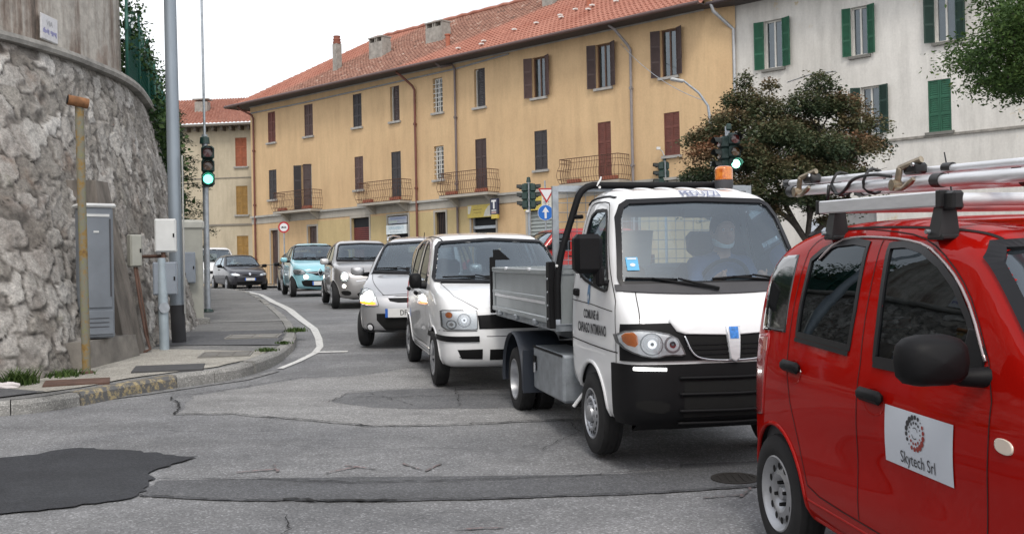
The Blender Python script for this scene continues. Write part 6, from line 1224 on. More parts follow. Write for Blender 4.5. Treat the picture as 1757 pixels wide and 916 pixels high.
mb=MB(); mb.tube([(-.50,-.2,1.56),(-.60,-.2,1.86)],[.005,.003]); mb.lathe([(0,.022),(.02,.012),(.03,0)],0,12,'z',(-.50,-.2,1.555)); mb.build('aerial_rod',BLK,an,True); an.matrix_world=red.matrix_world
# ---- 2 white hatchback
wp=thing('white_hatchback','white hatchback with black bumper strips following the small tipper truck','car','cars queuing in the street')
panda(wp,paint('white_car_paint',(.84,.85,.86),0,.3,.22),.03); set_pose(wp,-.324,12.162,.226,-1.363,.03)
# ---- generic hatchback for the cars further back
def hatch(root,paint_,h,side,plan,sec,fw,rw,ws,bw,arches,tr,wr,wk,lamps,k=.12,crown=.11,glassm=None,doors=(),mir=None,mirm=None,handles=(),seat=(-.15,-.9),dashp=(.6,.98),ex=None,lip=None,bars=None,plt=None,wip=True,roofc=.06):
    b=Body(side,plan,sec,k,crown,roofc,1.2,ex); gm=glassm or GLS
    holes=[(ws,'f',0,GL),(bw,'r',0,GLS)]+[(p,s,0,gm) for p in fw+rw for s in(-1,1)]
    common(root,b,holes,arches,paint_,h,tr,wr,.17,wk,[(a[0],wr) for a in arches],lip)
    sm=MB()
    for s in(-1,1):
        for d in doors: b.strip(sm,d,s,.008,.002,smooth=1)
        for hx,hz in handles:
            C=b.side_pt(np.array([[hx,hz]]),s)[0]; mb=MB(); mb.box((hx,C[1]+s*.015,hz),(.17,.035,.035),bev=.012); mb.build('door_handle',[BLACKP if mirm is None else mirm],root)
        if mir: mirror(root,mir[0],s*mir[1],mir[2],s,(.15,.2,.14),mirm or BLACKP)
        for L_ in lamps: L_(b,root,s)
    if wip:
        zc=min(z for _,z in ws)+.01; c=MB(); b.strip(c,[(-.62,zc-.01),(0,zc-.03),(.62,zc-.01)],'f',.045,.004); c.build('cowl',BLACKP,root)
        wiper(root,b,(-.02,zc),(-.25,zc+.05),(-.58,zc+.045)); wiper(root,b,(.5,zc),(.25,zc+.05),(-.12,zc+.045))
    sm.build('panel_gap',SEAM,root); seats(root,seat); dash(root,dashp[0],dashp[1],.6)
    if plt: plate(root,*plt)
    return b
SECD=[(.18,.68),(.28,.73),(.45,.765),(.68,.78),(.88,.765),(.97,.735),(1.05,.71),(1.36,.60),(1.45,.55),(1.7,.44)]
def scl(sec,w): return [(z,y*w) for z,y in sec]
SILVER=paint('silver_grey_paint',(.50,.505,.52),.6,.34,.3)
# ---- 3 silver city car with plastic bumper skirt
def l3(b,r,s):
    lamp(b,r,[(s*.665,.80),(s*.67,.68),(s*.63,.60),(s*.38,.585),(s*.37,.62),(s*.44,.76),(s*.56,.83)],1,smooth=1,bulbs=[(s*.53,.715,.095,1),(s*.61,.69,.06,1)])
    b.patch('indicator',[(s*.64,.625),(s*.40,.60),(s*.42,.645),(s*.64,.66)],'f',.019,AMBERG,r,smooth=1)
    mb=MB(); disc(b,mb,s*.50,.305,.055,.006,0); disc(b,mb,s*.50,.305,.038,.009,1); mb.build('fog_lamp',[BLACKP,REFL],r)
AMBERG=M('indicator_glow',(1,.30,.03),.3,var=0,emit=1.4)
m3=thing('silver_city_car','silver grey city car with lit headlights and dark lower bumper','car','cars queuing in the street')
S3=[(1.50,.20),(1.70,.24),(1.76,.36),(1.77,.52),(1.73,.64),(1.66,.74),(1.45,.86),(1.20,.94),(.96,.99),(.82,1.04),(.42,1.36),(.26,1.45),(.05,1.50),(-.4,1.53),(-.95,1.52),(-1.35,1.47),(-1.52,1.36),(-1.60,1.05),(-1.66,.80),(-1.68,.5),(-1.60,.28),(-1.3,.21)]
P3=[(1.78,0),(1.77,.3),(1.70,.50),(1.56,.64),(1.3,.71),(.8,.74),(0,.75),(-1.0,.745),(-1.45,.70),(-1.62,.56),(-1.68,.4),(-1.69,0)]
F3=[[(-.12,1.0),(-.16,1.42),(.02,1.42),(.22,1.35),(.58,1.06),(.60,1.01)]];R3=[[(-.20,1.0),(-.24,1.42),(-.75,1.42),(-.90,1.32),(-.95,1.04)],[(-1.05,1.05),(-1.02,1.33),(-1.3,1.35),(-1.4,1.1)]]
W3=[(-.60,1.03),(-.505,1.39),(-.47,1.425),(0,1.445),(.47,1.425),(.505,1.39),(.60,1.03),(0,1.01)];B3=[(-.5,1.06),(-.45,1.38),(0,1.42),(.45,1.38),(.5,1.06)]
b3=hatch(m3,SILVER,.034,S3,P3,scl(SECD,.965),F3,R3,W3,B3,[(1.17,.27,.31),(-1.17,.27,.31)],.735,.27,'cap',[l3],mir=(.60,.72,1.04),mirm=SILVER,handles=((-.05,.86),(-.85,.88)),
  doors=[[(.62,.34),(.64,.8),(.62,1.0)],[(-.17,.33),(-.17,.98)],[(-.96,.98),(-.95,.8),(-.80,.5),(-.78,.33)]],plt=(1.775,-.02,.50,.50,.12,'DF'))
b3.patch('lower_grille',[(-.40,.49),(-.40,.40),(-.28,.26),(.28,.26),(.40,.40),(.40,.49)],'f',.005,VOID,m3)
b3.patch('upper_grille',[(-.26,.72),(-.20,.635),(.20,.635),(.26,.72)],'f',.005,BLACKP,m3,smooth=1)
mb=MB(); b3.strip(mb,[(-.24,.70),(.24,.70)],'f',.016,.012); mb.build('grille_bar',CHROME,m3)
sk=MB(); b3.strip(sk,[(-.74,.26),(-.5,.24),(0,.235),(.5,.24),(.74,.26)],'f',.10,.008); sk.build('bumper_skirt',DARKP,m3)
s_=MB(); [b3.strip(s_,[(s*.30,.73),(s*.42,.82),(s*.55,.93),(s*.60,1.0)],'f',.007,.003,smooth=1) for s in(-1,1)]; b3.strip(s_,[(-.33,.735),(0,.745),(.33,.735)],'f',.007,.003); s_.build('bonnet_gap',SEAM,m3)
for s in(-1,1):
    mb=MB(); mb.tube([(.10,s*.50,1.47),(.02,s*.505,1.515),(-.5,s*.51,1.545),(-1.1,s*.51,1.53),(-1.2,s*.50,1.49)],.014); mb.build('roof_rail',SILVER,m3,True)
mb=MB(); mb.tube([(.05,.05,1.50),(-.02,.05,1.58)],.006); mb.build('aerial',BLACKP,m3)
set_pose(m3,-1.367,16.042,.405,-1.623,.04)
# ---- 4 grey rounded retro car
def l4(b,r,s):
    a=np.linspace(0,math.tau,19)[:-1]; lamp(b,r,[(s*.535+.095*math.cos(t),.70+.11*math.sin(t)) for t in a],1,smooth=0,bulbs=[(s*.535,.70,.08,1)])
    mb=MB(); disc(b,mb,s*.55,.50,.045,.006,0); disc(b,mb,s*.55,.50,.03,.009,1); mb.build('position_lamp',[REFL,GLOW],r)
m4=thing('grey_retro_car','small grey rounded car with round lit headlights behind the silver one','car','cars queuing in the street')
S4=[(1.45,.18),(1.62,.22),(1.70,.34),(1.72,.50),(1.70,.64),(1.62,.78),(1.45,.90),(1.15,.97),(.86,1.01),(.74,1.05),(.40,1.32),(.22,1.43),(0,1.49),(-.4,1.50),(-.9,1.45),(-1.3,1.30),(-1.55,1.05),(-1.66,.85),(-1.70,.6),(-1.66,.35),(-1.5,.22)]
P4=[(1.74,0),(1.73,.28),(1.66,.48),(1.50,.64),(1.25,.74),(.8,.79),(0,.80),(-1.0,.795),(-1.40,.72),(-1.60,.58),(-1.70,.38),(-1.71,0)]
SEC4=[(.18,.70),(.3,.765),(.5,.80),(.7,.80),(.88,.77),(.96,.73),(1.03,.70),(1.36,.59),(1.45,.54),(1.7,.42)]
GREY=paint('grey_car_paint',(.40,.39,.385),.55,.34,.3)
b4=hatch(m4,GREY,.04,S4,P4,SEC4,[[(-.35,1.0),(-.38,1.36),(-.1,1.40),(.15,1.33),(.50,1.06),(.52,1.02)]],[[(-.45,1.02),(-.47,1.34),(-.75,1.30),(-1.0,1.10),(-1.0,1.05)]],[(-.62,1.05),(-.53,1.36),(-.49,1.40),(0,1.42),(.49,1.40),(.53,1.36),(.62,1.05),(0,1.03)],[(-.45,1.05),(-.4,1.28),(0,1.33),(.4,1.28),(.45,1.05)],[(1.15,.29,.33),(-1.15,.29,.33)],.79,.29,'alloy',[l4],mir=(.50,.72,1.02),mirm=M('pale_mirror',(.6,.6,.6),.3,.3),handles=((-.22,.84),),doors=[[(.58,.34),(.62,.7),(.56,1.0)],[(-.42,.33),(-.40,1.0)]],plt=(1.735,0,.40,.40,.1,None))
b4.patch('lower_grille',[(-.30,.36),(-.24,.25),(.24,.25),(.30,.36),(0,.38)],'f',.005,VOID,m4,smooth=1)
for s in(-1,1): b4.patch('side_vent',[(s*.42,.40),(s*.62,.40),(s*.58,.30),(s*.40,.30)],'f',.005,VOID,m4,smooth=1)
mb=MB(); b4.strip(mb,[(-.30,.60),(-.08,.62)],'f',.014,.012); b4.strip(mb,[(.08,.62),(.30,.60)],'f',.014,.012); disc(b4,mb,0,.64,.05,.012); mb.build('badge',CHROME,m4)
set_pose(m4,-3.513,24.385,.705,-1.307,.03)
# ---- 5 pale blue city car
def l5(b,r,s):
    lamp(b,r,[(s*.70,.80),(s*.71,.70),(s*.64,.64),(s*.44,.655),(s*.40,.70),(s*.50,.79)],1,smooth=1,bulbs=[(s*.57,.72,.05,2)])
    mb=MB(); disc(b,mb,s*.40,.58,.062,.01,1,18,'f'); disc(b,mb,s*.40,.58,.07,.007,0); mb.build('round_running_lamp',[CHROME,GLOW],r)
    b.patch('sill_cladding',[(.80,.25),(.80,.32),(-.85,.32),(-.85,.25)],s,.004,BLACKP,r)
m5=thing('pale_blue_hatchback','pale blue hatchback with black lower grille and bright round lamps','car','cars queuing in the street')
S5=[(1.50,.20),(1.70,.24),(1.80,.36),(1.82,.55),(1.80,.70),(1.72,.84),(1.50,.93),(1.20,1.0),(.95,1.04),(.82,1.08),(.42,1.40),(.24,1.50),(0,1.55),(-.5,1.56),(-1.0,1.52),(-1.4,1.42),(-1.58,1.2),(-1.68,.9),(-1.72,.6),(-1.66,.35),(-1.5,.24)]
BLUE=paint('pale_blue_paint',(.30,.60,.68),.0,.3,.12)
b5=hatch(m5,BLUE,.045,S5,[(x+ .08 if x>0 else x-.02,y) for x,y in P4],scl(SEC4,1.02),[[(-.12,1.05),(-.14,1.45),(.05,1.44),(.20,1.38),(.56,1.12),(.58,1.06)]],[[(-.2,1.06),(-.22,1.45),(-.8,1.42),(-1.05,1.25),(-1.08,1.1)]],[(-.66,1.08),(-.56,1.43),(-.52,1.47),(0,1.49),(.52,1.47),(.56,1.43),(.66,1.08),(0,1.06)],[(-.5,1.1),(-.45,1.35),(0,1.4),(.45,1.35),(.5,1.1)],[(1.25,.29,.33),(-1.25,.29,.33)],.80,.29,'multi',[l5],mir=(.60,.75,1.07),mirm=BLUE,handles=((-.05,.88),),doors=[[(.64,.34),(.68,.8),(.64,1.03)],[(-.17,.33),(-.17,1.04)],[(-1.0,1.1),(-.98,.8),(-.85,.45)]],plt=(1.835,0,.40,.46,.11,None),bars=None)
b5.patch('lower_grille',[(-.52,.50),(-.50,.38),(-.42,.30),(.42,.30),(.50,.38),(.52,.50),(0,.47)],'f',.006,VOID,m5,smooth=1)
b5.patch('upper_grille',[(-.46,.72),(-.2,.66),(-.12,.62),(.12,.62),(.2,.66),(.46,.72),(.2,.73),(-.2,.73)],'f',.006,BLACKP,m5)
mb=MB(); D=b5.front_pt(np.array([[0,.79],[.075,.69],[0,.59],[-.075,.69]])); mb.tube(b5.off(D,.03),.016,closed=True,n=6); b5.strip(mb,[(-.42,.715),(-.09,.69)],'f',.012,.012); b5.strip(mb,[(.09,.69),(.42,.715)],'f',.012,.012); mb.build('diamond_badge',CHROME,m5)
set_pose(m5,-5.957,31.442,.848,-1.266,.02)
# ---- 6 dark blue-black older hatchback and a dark one hidden behind the pale blue car
def l6(b,r,s): lamp(b,r,[(s*.70,.70),(s*.69,.60),(s*.42,.585),(s*.36,.63),(s*.50,.69)],1,smooth=1,bulbs=[(s*.54,.645,.04,2)])
S6=[(1.55,.20),(1.78,.24),(1.88,.36),(1.90,.50),(1.88,.60),(1.78,.72),(1.50,.82),(1.15,.90),(.92,.95),(.80,.98),(.34,1.30),(.14,1.385),(-.1,1.42),(-.5,1.425),(-1.1,1.39),(-1.45,1.30),(-1.62,1.05),(-1.74,.85),(-1.80,.6),(-1.76,.35),(-1.6,.22)]
P6=[(1.91,0),(1.90,.35),(1.84,.55),(1.70,.69),(1.4,.77),(.8,.80),(0,.81),(-1.0,.80),(-1.50,.74),(-1.72,.60),(-1.80,.4),(-1.81,0)]
SEC6=[(.18,.70),(.3,.765),(.5,.80),(.7,.81),(.86,.785),(.93,.745),(.99,.72),(1.28,.60),(1.36,.55),(1.6,.42)]
DKB=paint('dark_blue_black_paint',(.010,.011,.020),.2,.35,.2,.7)
def punto(root,pt,seatm=None):
    b=hatch(root,pt,.045,S6,P6,SEC6,[[(-.12,.95),(-.14,1.33),(.02,1.33),(.16,1.27),(.54,.99),(.56,.95)]],[[(-.20,.95),(-.22,1.33),(-.9,1.31),(-1.15,1.18),(-1.2,1.0)]],[(-.66,.985),(-.55,1.32),(-.51,1.355),(0,1.37),(.51,1.355),(.55,1.32),(.66,.985),(0,.965)],[(-.5,1.0),(-.45,1.24),(0,1.29),(.45,1.24),(.5,1.0)],[(1.22,.285,.325),(-1.22,.285,.325)],.79,.285,'cap',[l6],mir=(.58,.74,.97),handles=((-.1,.82),),doors=[[(.64,.33),(.66,.7),(.62,.95)],[(-.17,.33),(-.17,.95)]],plt=(1.905,0,.46,.42,.1,None),dashp=(.6,.93))
    b.patch('lower_grille',[(-.5,.36),(-.46,.28),(.46,.28),(.5,.36)],'f',.006,VOID,root); b.patch('upper_grille',[(-.30,.64),(-.28,.59),(.28,.59),(.30,.64)],'f',.006,VOID,root,smooth=1)
    mb=MB(); disc(b,mb,0,.66,.045,.012); mb.build('badge',CHROME,root); return b
m6=thing('dark_hatchback','dark blue-black older hatchback coming round the far bend beside the pavement','car','cars queuing in the street'); punto(m6,DKB); set_pose(m6,-11.048,42.528,.963,-1.088,.02)
def clone(o,parent=None):
    c=o.copy(); COL.objects.link(c); c.parent=parent
    for k in o.children: clone(k,c)
    return c
m7=clone(m6); m7['label']='dark car almost hidden behind the left side of the pale blue hatchback'; set_pose(m7,-7.75,38.6,.93,-1.30,.01)
# ---- 8 white van at the far left, 9 red van behind the truck
S8=[(1.75,.25),(2.0,.28),(2.1,.40),(2.12,.60),(2.08,.85),(1.95,1.02),(1.65,1.15),(1.45,1.2),(1.30,1.25),(.85,1.72),(.66,1.84),(.4,1.88),(-.5,1.9),(-1.9,1.9),(-2.1,1.86),(-2.16,1.7),(-2.2,1.0),(-2.2,.4),(-2.1,.28)]
P8=[(2.13,0),(2.12,.4),(2.05,.65),(1.85,.82),(1.5,.88),(0,.90),(-1.9,.90),(-2.12,.86),(-2.2,.78),(-2.21,0)]
SEC8=[(.2,.82),(.35,.87),(.7,.90),(1.0,.89),(1.15,.86),(1.70,.77),(1.80,.72),(2.0,.62)]
def l8(b,r,s): lamp(b,r,[(s*.80,.98),(s*.80,.78),(s*.60,.74),(s*.52,.80),(s*.62,.93)],1,smooth=1,bulbs=[(s*.68,.85,.06,2)])
def van(root,pt):
    b=hatch(root,pt,.055,S8,P8,SEC8,[[(.28,1.18),(.25,1.68),(.60,1.70),(.72,1.62),(1.05,1.22),(1.06,1.18)]],[],[(-.74,1.25),(-.66,1.70),(-.62,1.74),(0,1.77),(.62,1.74),(.66,1.70),(.74,1.25),(0,1.23)],[(-.6,1.2),(-.58,1.65),(.58,1.65),(.6,1.2)],[(1.35,.33,.37),(-1.35,.33,.37)],.86,.33,'cap',[l8],mir=(1.05,.86,1.28),handles=((.3,1.0),),doors=[[(1.1,.38),(1.1,1.15)],[(.18,.38),(.18,1.75)]],plt=(2.13,0,.55,.46,.11,None),seat=(.35,),dashp=(1.1,1.15),roofc=.03)
    b.patch('grille',[(-.45,.82),(-.42,.70),(.42,.70),(.45,.82)],'f',.006,BLACKP,root); return b
m8=thing('white_van','white van with a teal tinted windscreen half hidden behind the signal post','van'); van(m8,paint('white_van_paint',(.7,.71,.71),0,.35,.3)); set_pose(m8,-13.6,47.6,.985,-1.15,.01)
m9=thing('red_van','red van standing behind the truck seen through its mesh guard','van'); van(m9,paint('red_van_paint',(.38,.02,.02),0,.35,.3)); set_pose(m9,1.75,33.5,.88,-2.75,.0)
# ------------------------------------------------ small tipper truck
TW=paint('truck_white_paint',(.80,.81,.82),0,.32,.28)
tk=thing('tipper_truck','small white tipper truck with black bumper and grey dropside bed carrying a driver','truck')
TS=[(1.42,.26),(1.62,.29),(1.70,.42),(1.70,.60),(1.68,.80),(1.64,.93),(1.56,1.03),(1.46,1.12),(1.42,1.17),(1.24,1.52),(1.10,1.74),(1.00,1.80),(.80,1.84),(.50,1.86),(.41,1.84),(.38,1.76),(.35,1.5),(.33,1.0),(.34,.6),(.40,.45),(.60,.42)]
TP=[(1.71,0),(1.70,.30),(1.67,.52),(1.58,.66),(1.42,.715),(1.1,.73),(.42,.73),(.34,.71),(.33,.60),(.33,0)]
TSEC=[(.24,.68),(.36,.71),(.60,.725),(.90,.725),(1.10,.715),(1.18,.70),(1.74,.575),(1.80,.53),(1.95,.42)]
tb=Body(TS,TP,TSEC,.085,.075,.05,1.0,chs=2)
dw=[(.58,1.22),(.545,1.30),(.56,1.54),(.60,1.69),(.92,1.69),(.97,1.66),(1.13,1.42),(1.28,1.19),(1.26,1.13),(1.08,1.145)]
tws=[(-.63,1.18),(-.635,1.22),(-.57,1.62),(-.53,1.70),(-.48,1.73),(0,1.745),(.48,1.73),(.53,1.70),(.57,1.62),(.635,1.22),(.63,1.18),(0,1.17)]
rwn=[(-.5,1.22),(-.47,1.68),(.47,1.68),(.5,1.22)]
TA=[(.90,.30,.345)]
tholes=[(tws,'f',0,GL),(dw,-1,1,GLS),(dw,1,1,GLS)]
tb.shell(.026,[(p,h) for p,h,_,_ in tholes],TA,TW,tk)
# rear cab window is cut in the same way: opening faces removed and glazed
o=[c for c in tk.children if c.name.startswith(('body','interior_trim'))]
import bmesh
for c in o:
    bm=bmesh.new(); bm.from_mesh(c.data); bm.faces.ensure_lookup_table()
    dl=[f for f in bm.faces if f.calc_center_median().x<.5 and abs(f.normal.x)>.5 and abs(f.calc_center_median().y)<.47 and 1.22<f.calc_center_median().z<1.66]
    bmesh.ops.delete(bm,geom=dl,context='FACES'); bm.to_mesh(c.data); bm.free()
for p,how,sm,gm in tholes:
    tb.ring('window_seal',p,how,.019 if how=='f' else .016,.011 if how=='f' else .006,SEALM,tk,smooth=sm,step=.02,wo=.012 if how=='f' else .006); tb.patch('windscreen' if how=='f' else 'side_window',inset(densify(chaikin(p,sm),.05),.01),how,-.002,GL if how=='f' else GLS,tk)
mb=MB(); r=[(.325,-.49,1.20),(.345,-.48,1.69),(.345,.48,1.69),(.325,.49,1.20)]; mb.tube(r,.022,0,6,closed=True); mb.build('window_seal',SEALM,tk)
mesh('rear_window',[(.33,-.49,1.20),(.35,-.48,1.69),(.35,.48,1.69),(.33,.49,1.20)],[[0,1,2,3]],GL,tk)
tb.archpart(TA,tk,TW,.014,.40)
# black front clothing: lamp surrounds, bumper, lower grille
FB=[(-.80,.28),(-.80,.68),(-.78,.94),(-.42,.925),(-.36,.87),(-.30,.70),(0,.67),(.30,.70),(.36,.87),(.42,.925),(.78,.94),(.80,.68),(.80,.28),(0,.26)]
def strippatch(name,zs,ylim,mat,d,parent):
    """horizontal bands wrapped round the nose: rows (z) by columns (y); goes round the corner onto the flank"""
    pass
def band(name,rows,mat,d,parent,xend=1.36):
    """rows: list of (z, ymax) on front; the band wraps onto the flanks back to xend"""
    V=[];n=31
    for z in rows:
        ys=np.linspace(-.60,.60,n); A=tb.front_pt(np.stack([ys,np.full(n,z)],1)); xa=A[0,0]
        xs=np.linspace(xend,xa-.012,9); Lf=tb.side_pt(np.stack([xs,np.full(9,z)],1),-1); Rt=tb.side_pt(np.stack([xs[::-1],np.full(9,z)],1),1)
        P=np.vstack([Lf,A,Rt]); V.append(tb.off(P,d))
    k=len(V[0]); E0=tb.off(V[0],-d-.01);E1=tb.off(V[-1],-d-.01); V=[E0]+V+[E1]; F=[[i*k+j,i*k+j+1,(i+1)*k+j+1,(i+1)*k+j] for i in range(len(V)-1) for j in range(k-1)]
    V=np.concatenate(V)
    return mesh(name,V,F,mat,parent,True,sharp=45)
bm_=band('bumper',np.linspace(.27,.685,10),BLACKP,.022,tk,1.40)
band('lamp_panel',np.linspace(.705,.935,7),BLACKP,.012,tk,1.50)
# white bonnet lip above the grille, dark grille, chrome surround, emblem shield
tb.patch('bonnet_lip',[(-.40,.95),(-.36,.885),(-.31,.868),(0,.855),(.31,.868),(.36,.885),(.40,.95),(0,.955)],'f',.024,TW,tk,lip=.02,rings=(1,.9,.7,.4))
tb.patch('grille',[(-.31,.855),(-.26,.735),(-.18,.712),(0,.705),(.18,.712),(.26,.735),(.31,.855),(0,.845)],'f',.018,VOID,tk)
gm_=MB()
for z in(.745,.775,.805): tb.strip(gm_,[(-.29+(.855-z)*.4,z),(.29-(.855-z)*.4,z)],'f',.010,.024)
gm_.build('grille_slat',BLACKP,tk)
gm_=MB(); tb.stube(gm_,[(-.315,.855),(-.27,.74),(-.19,.708),(0,.698),(.19,.708),(.27,.74),(.315,.855)],'f',.006,.024,smooth=2); gm_.build('grille_trim',CHROME,tk,True)
em=tb.patch('emblem',[(-.045,.90),(-.028,.71),(0,.69),(.028,.71),(.045,.90)],'f',.05,ALU,tk,lip=.04)
tb.patch('badge',[(-.03,.895),(-.028,.83),(.028,.83),(.03,.895)],'f',.053,M('badge_blue',(.05,.22,.62),.3,var=.4,vs=60),em)
gm_=MB()
for z in(.60,.50,.40,.33): tb.stube(gm_,[(-.36,z),(0,z-.004),(.36,z)],'f',.010,.03)
gm_.build('bumper_slat',[BLACKP],tk,True)
tb.patch('bumper_opening',[(-.33,.575),(-.33,.36),(.33,.36),(.33,.575)],'f',.024,VOID,tk)
for s in(-1,1):
    P=[(s*.69,.89),(s*.68,.80),(s*.60,.745),(s*.50,.725),(s*.42,.745),(s*.315,.735),(s*.33,.78),(s*.37,.86),(s*.55,.895)]
    lamp(tb,tk,P,1,smooth=1,d=.018,bulbs=[(s*.520,.81,.068,2),(s*.395,.805,.052,2)])
    tb.patch('corner_indicator',[(s*.672,.880),(s*.662,.81),(s*.595,.79),(s*.60,.885)],'f',.021,AMBER,tk,smooth=1)
    mb=MB(); tb.strip(mb,[(s*.62,.662),(s*.44,.655)],'f',.019,.030,0); mb.build('led_strip',GLOWR,tk)
    tb.patch('fog_recess',[(s*.62,.47),(s*.60,.40),(s*.42,.38),(s*.42,.46)],'f',.024,VOID,tk,smooth=1)
    mb=MB(); P0=np.array([1.30,s*.74,1.36])
    mb.box((1.30,s*.835,1.385),(.12,.19,.255),bev=.03); mb.box((1.30,s*.76,1.24),(.10,.06,.14),bev=.02); mb.tube([(1.30,s*.70,1.19),(1.30,s*.76,1.20),(1.30,s*.79,1.28)],.02); mb.build('wing_mirror',BLACKP,tk,True,40)
    C=tb.side_pt(np.array([[.56,1.11]]),s)[0]; mb=MB(); mb.box((.56,C[1]+s*.010,1.11),(.11,.03,.055),bev=.012); mb.build('door_handle',BLACKP,tk)
    sm=MB(); tb.strip(sm,[(.42,.76),(.45,.56),(.52,.48)],s,.007); tb.strip(sm,[(.40,.78),(.9,.762),(1.46,.75)],s,.008); tb.strip(sm,[(.40,1.055),(.9,1.04),(1.38,1.01)],s,.006); tb.strip(sm,[(1.43,.44),(1.44,.8),(1.42,1.05),(1.36,1.14),(1.16,1.43),(.99,1.70),(.92,1.74),(.60,1.75),(.50,1.72),(.46,1.4),(.43,1.1),(.41,.76)],s,.008,smooth=1)
    sm.build('panel_gap',SEAM,tk)
    # rain channel and roof edge
    mb=MB(); tb.stube(mb,[(.96,1.765),(.8,1.785),(.5,1.78),(.44,1.74)],s,.010,.0,smooth=1); mb.build('roof_gutter',SEALM,tk,True)
sm=MB(); tb.strip(sm,[(-.58,.94),(-.55,1.13)],'f',.006); tb.strip(sm,[(.58,.94),(.55,1.13)],'f',.006); sm.build('bonnet_gap',SEAM,tk)
c=tb.quad('cowl',lambda y:1.108+.03*(y/.66)**2,lambda y:1.178+0*y,.665,'f',.012,DARKP,tk)
wiper(tk,tb,(.0,1.125),(-.26,1.20),(-.60,1.215)); wiper(tk,tb,(.62,1.16),(.26,1.215),(-.02,1.20))
# roof ribs, lettering, beacon
mb=MB()
for y in(-.40,-.24,-.08,.08,.24,.40): tb.stube(mb,[(.46,y),(1.00,y*.97)],'t',.022,-.014,n=10)
mb.build('roof_rib',[TW],tk,True)
INK=M('black_lettering',(.03,.03,.035),.6)
tb.text('roof_lettering','PEDUZZI',.058,(.06,1.778),'f',M('blue_grey_lettering',(.18,.2,.3),.6),tk,.012,sx=1.25,flip=1,bold=.001)
tb.text('door_lettering','COMUNE di',.085,(.92,.965),-1,INK,tk,.004,sx=.80,flip=1,bold=.0022)
tb.text('door_lettering','CAPIAGO INTIMIANO',.095,(.93,.868),-1,INK,tk,.004,sx=.72,flip=1,bold=.0025)
cr_=tb.patch('door_crest',[(.82,1.10),(.83,1.06),(.855,1.025),(.88,1.06),(.89,1.10),(.875,1.17),(.865,1.215),(.85,1.215),(.835,1.17)],-1,.004,M('crest_blue',(.12,.22,.36),.5,var=.4,vs=60),tk,step=.02)
tb.patch('crest_centre',[(.84,1.085),(.855,1.055),(.87,1.085),(.855,1.11)],-1,.006,WHITE,cr_,step=.02)
st=tb.patch('windscreen_sticker',[(-.575,1.27),(-.575,1.355),(-.495,1.355),(-.495,1.27)],'f',.004,M('sticker_blue',(.10,.42,.70),.5,var=.1),tk,step=.03)
mb=MB(); tb.strip(mb,[(-.565,1.345),(-.505,1.345)],'f',.010,.006); disc(tb,mb,-.535,1.305,.018,.006,sq=.6); mb.build('sticker_mark',WHITE,st)
# wheels
for s in(-1,1):
    wheel(tk,.90,s*.715,.285,.285,.165,'truck',s); wheel(tk,-1.25,s*.80,.285,.285,.15,'dish',s); wheel(tk,-1.25,s*.62,.285,.285,.15,'dish',s)
# chassis
CH=M('chassis_black',(.008,.008,.009),.8,bmp=.05)
mb=MB()
for s in(-1,1): mb.box((-.6,s*.36,.50),(3.0,.07,.12))
for x in(-2.0,-1.25,-.5,.2): mb.box((x,0,.50),(.08,.66,.10))
mb.tube([(-1.25,-.75,.285),(-1.25,.75,.285)],.045); mb.box((-1.25,.05,.285),(.22,.24,.2),bev=.06); mb.box((.8,0,.42),(1.3,.9,.22),bev=.04); mb.tube([(.9,-.68,.285),(.9,.68,.285)],.03); mb.box((1.2,0,.34),(.5,.9,.1),bev=.03)
mb.build('chassis',CH,tk,True,40)
for s in(-1,1):
    a=np.linspace(-.15,math.pi+.15,22); mb=MB(); V=[]
    prof=[(.0,.40),(.02,.415),(.19,.42),(.38,.415)]
    rr=[.375]*22; xs=-1.22+.42*np.cos(a)*np.array([1.0]*22); zs=.30+.40*np.sin(a)
    for y,k in((s*.80,.96),(s*.825,1.0),(s*.80,1.03),(s*.45,1.03),(s*.45,.98)): V.append(np.stack([-1.22+(xs+1.22)*k,np.full(22,y),.30+(zs-.30)*k],1))
    n=22; mb.add(np.concatenate(V),[[i*n+j,i*n+j+1,(i+1)*n+j+1,(i+1)*n+j] for i in range(4) for j in range(n-1)])
    mb.box((-.78,s*.64,.40),(.02,.36,.36),0); mb.build('mudguard',[M('mudguard_plastic',(.022,.028,.04),.5)],tk,True,50)
mb=MB(); mb.box((-.19,-.60,.45),(.98,.30,.36),bev=.02); mb.box((-.60,-.757,.49),(.08,.014,.12),1); mb.box((-.19,-.753,.625),(.96,.008,.015),1); tbx=mb.build('tool_box',[GALV,BLACKP],tk)
mb=MB(); mb.tube([(-.55,-.77,.50),(-.55,-.77,.42)],.01); mb.build('latch',CHROME,tbx)
mb=MB(); mb.box((-.19,.60,.45),(.9,.30,.34),bev=.05); mb.build('fuel_tank',CH,tk)
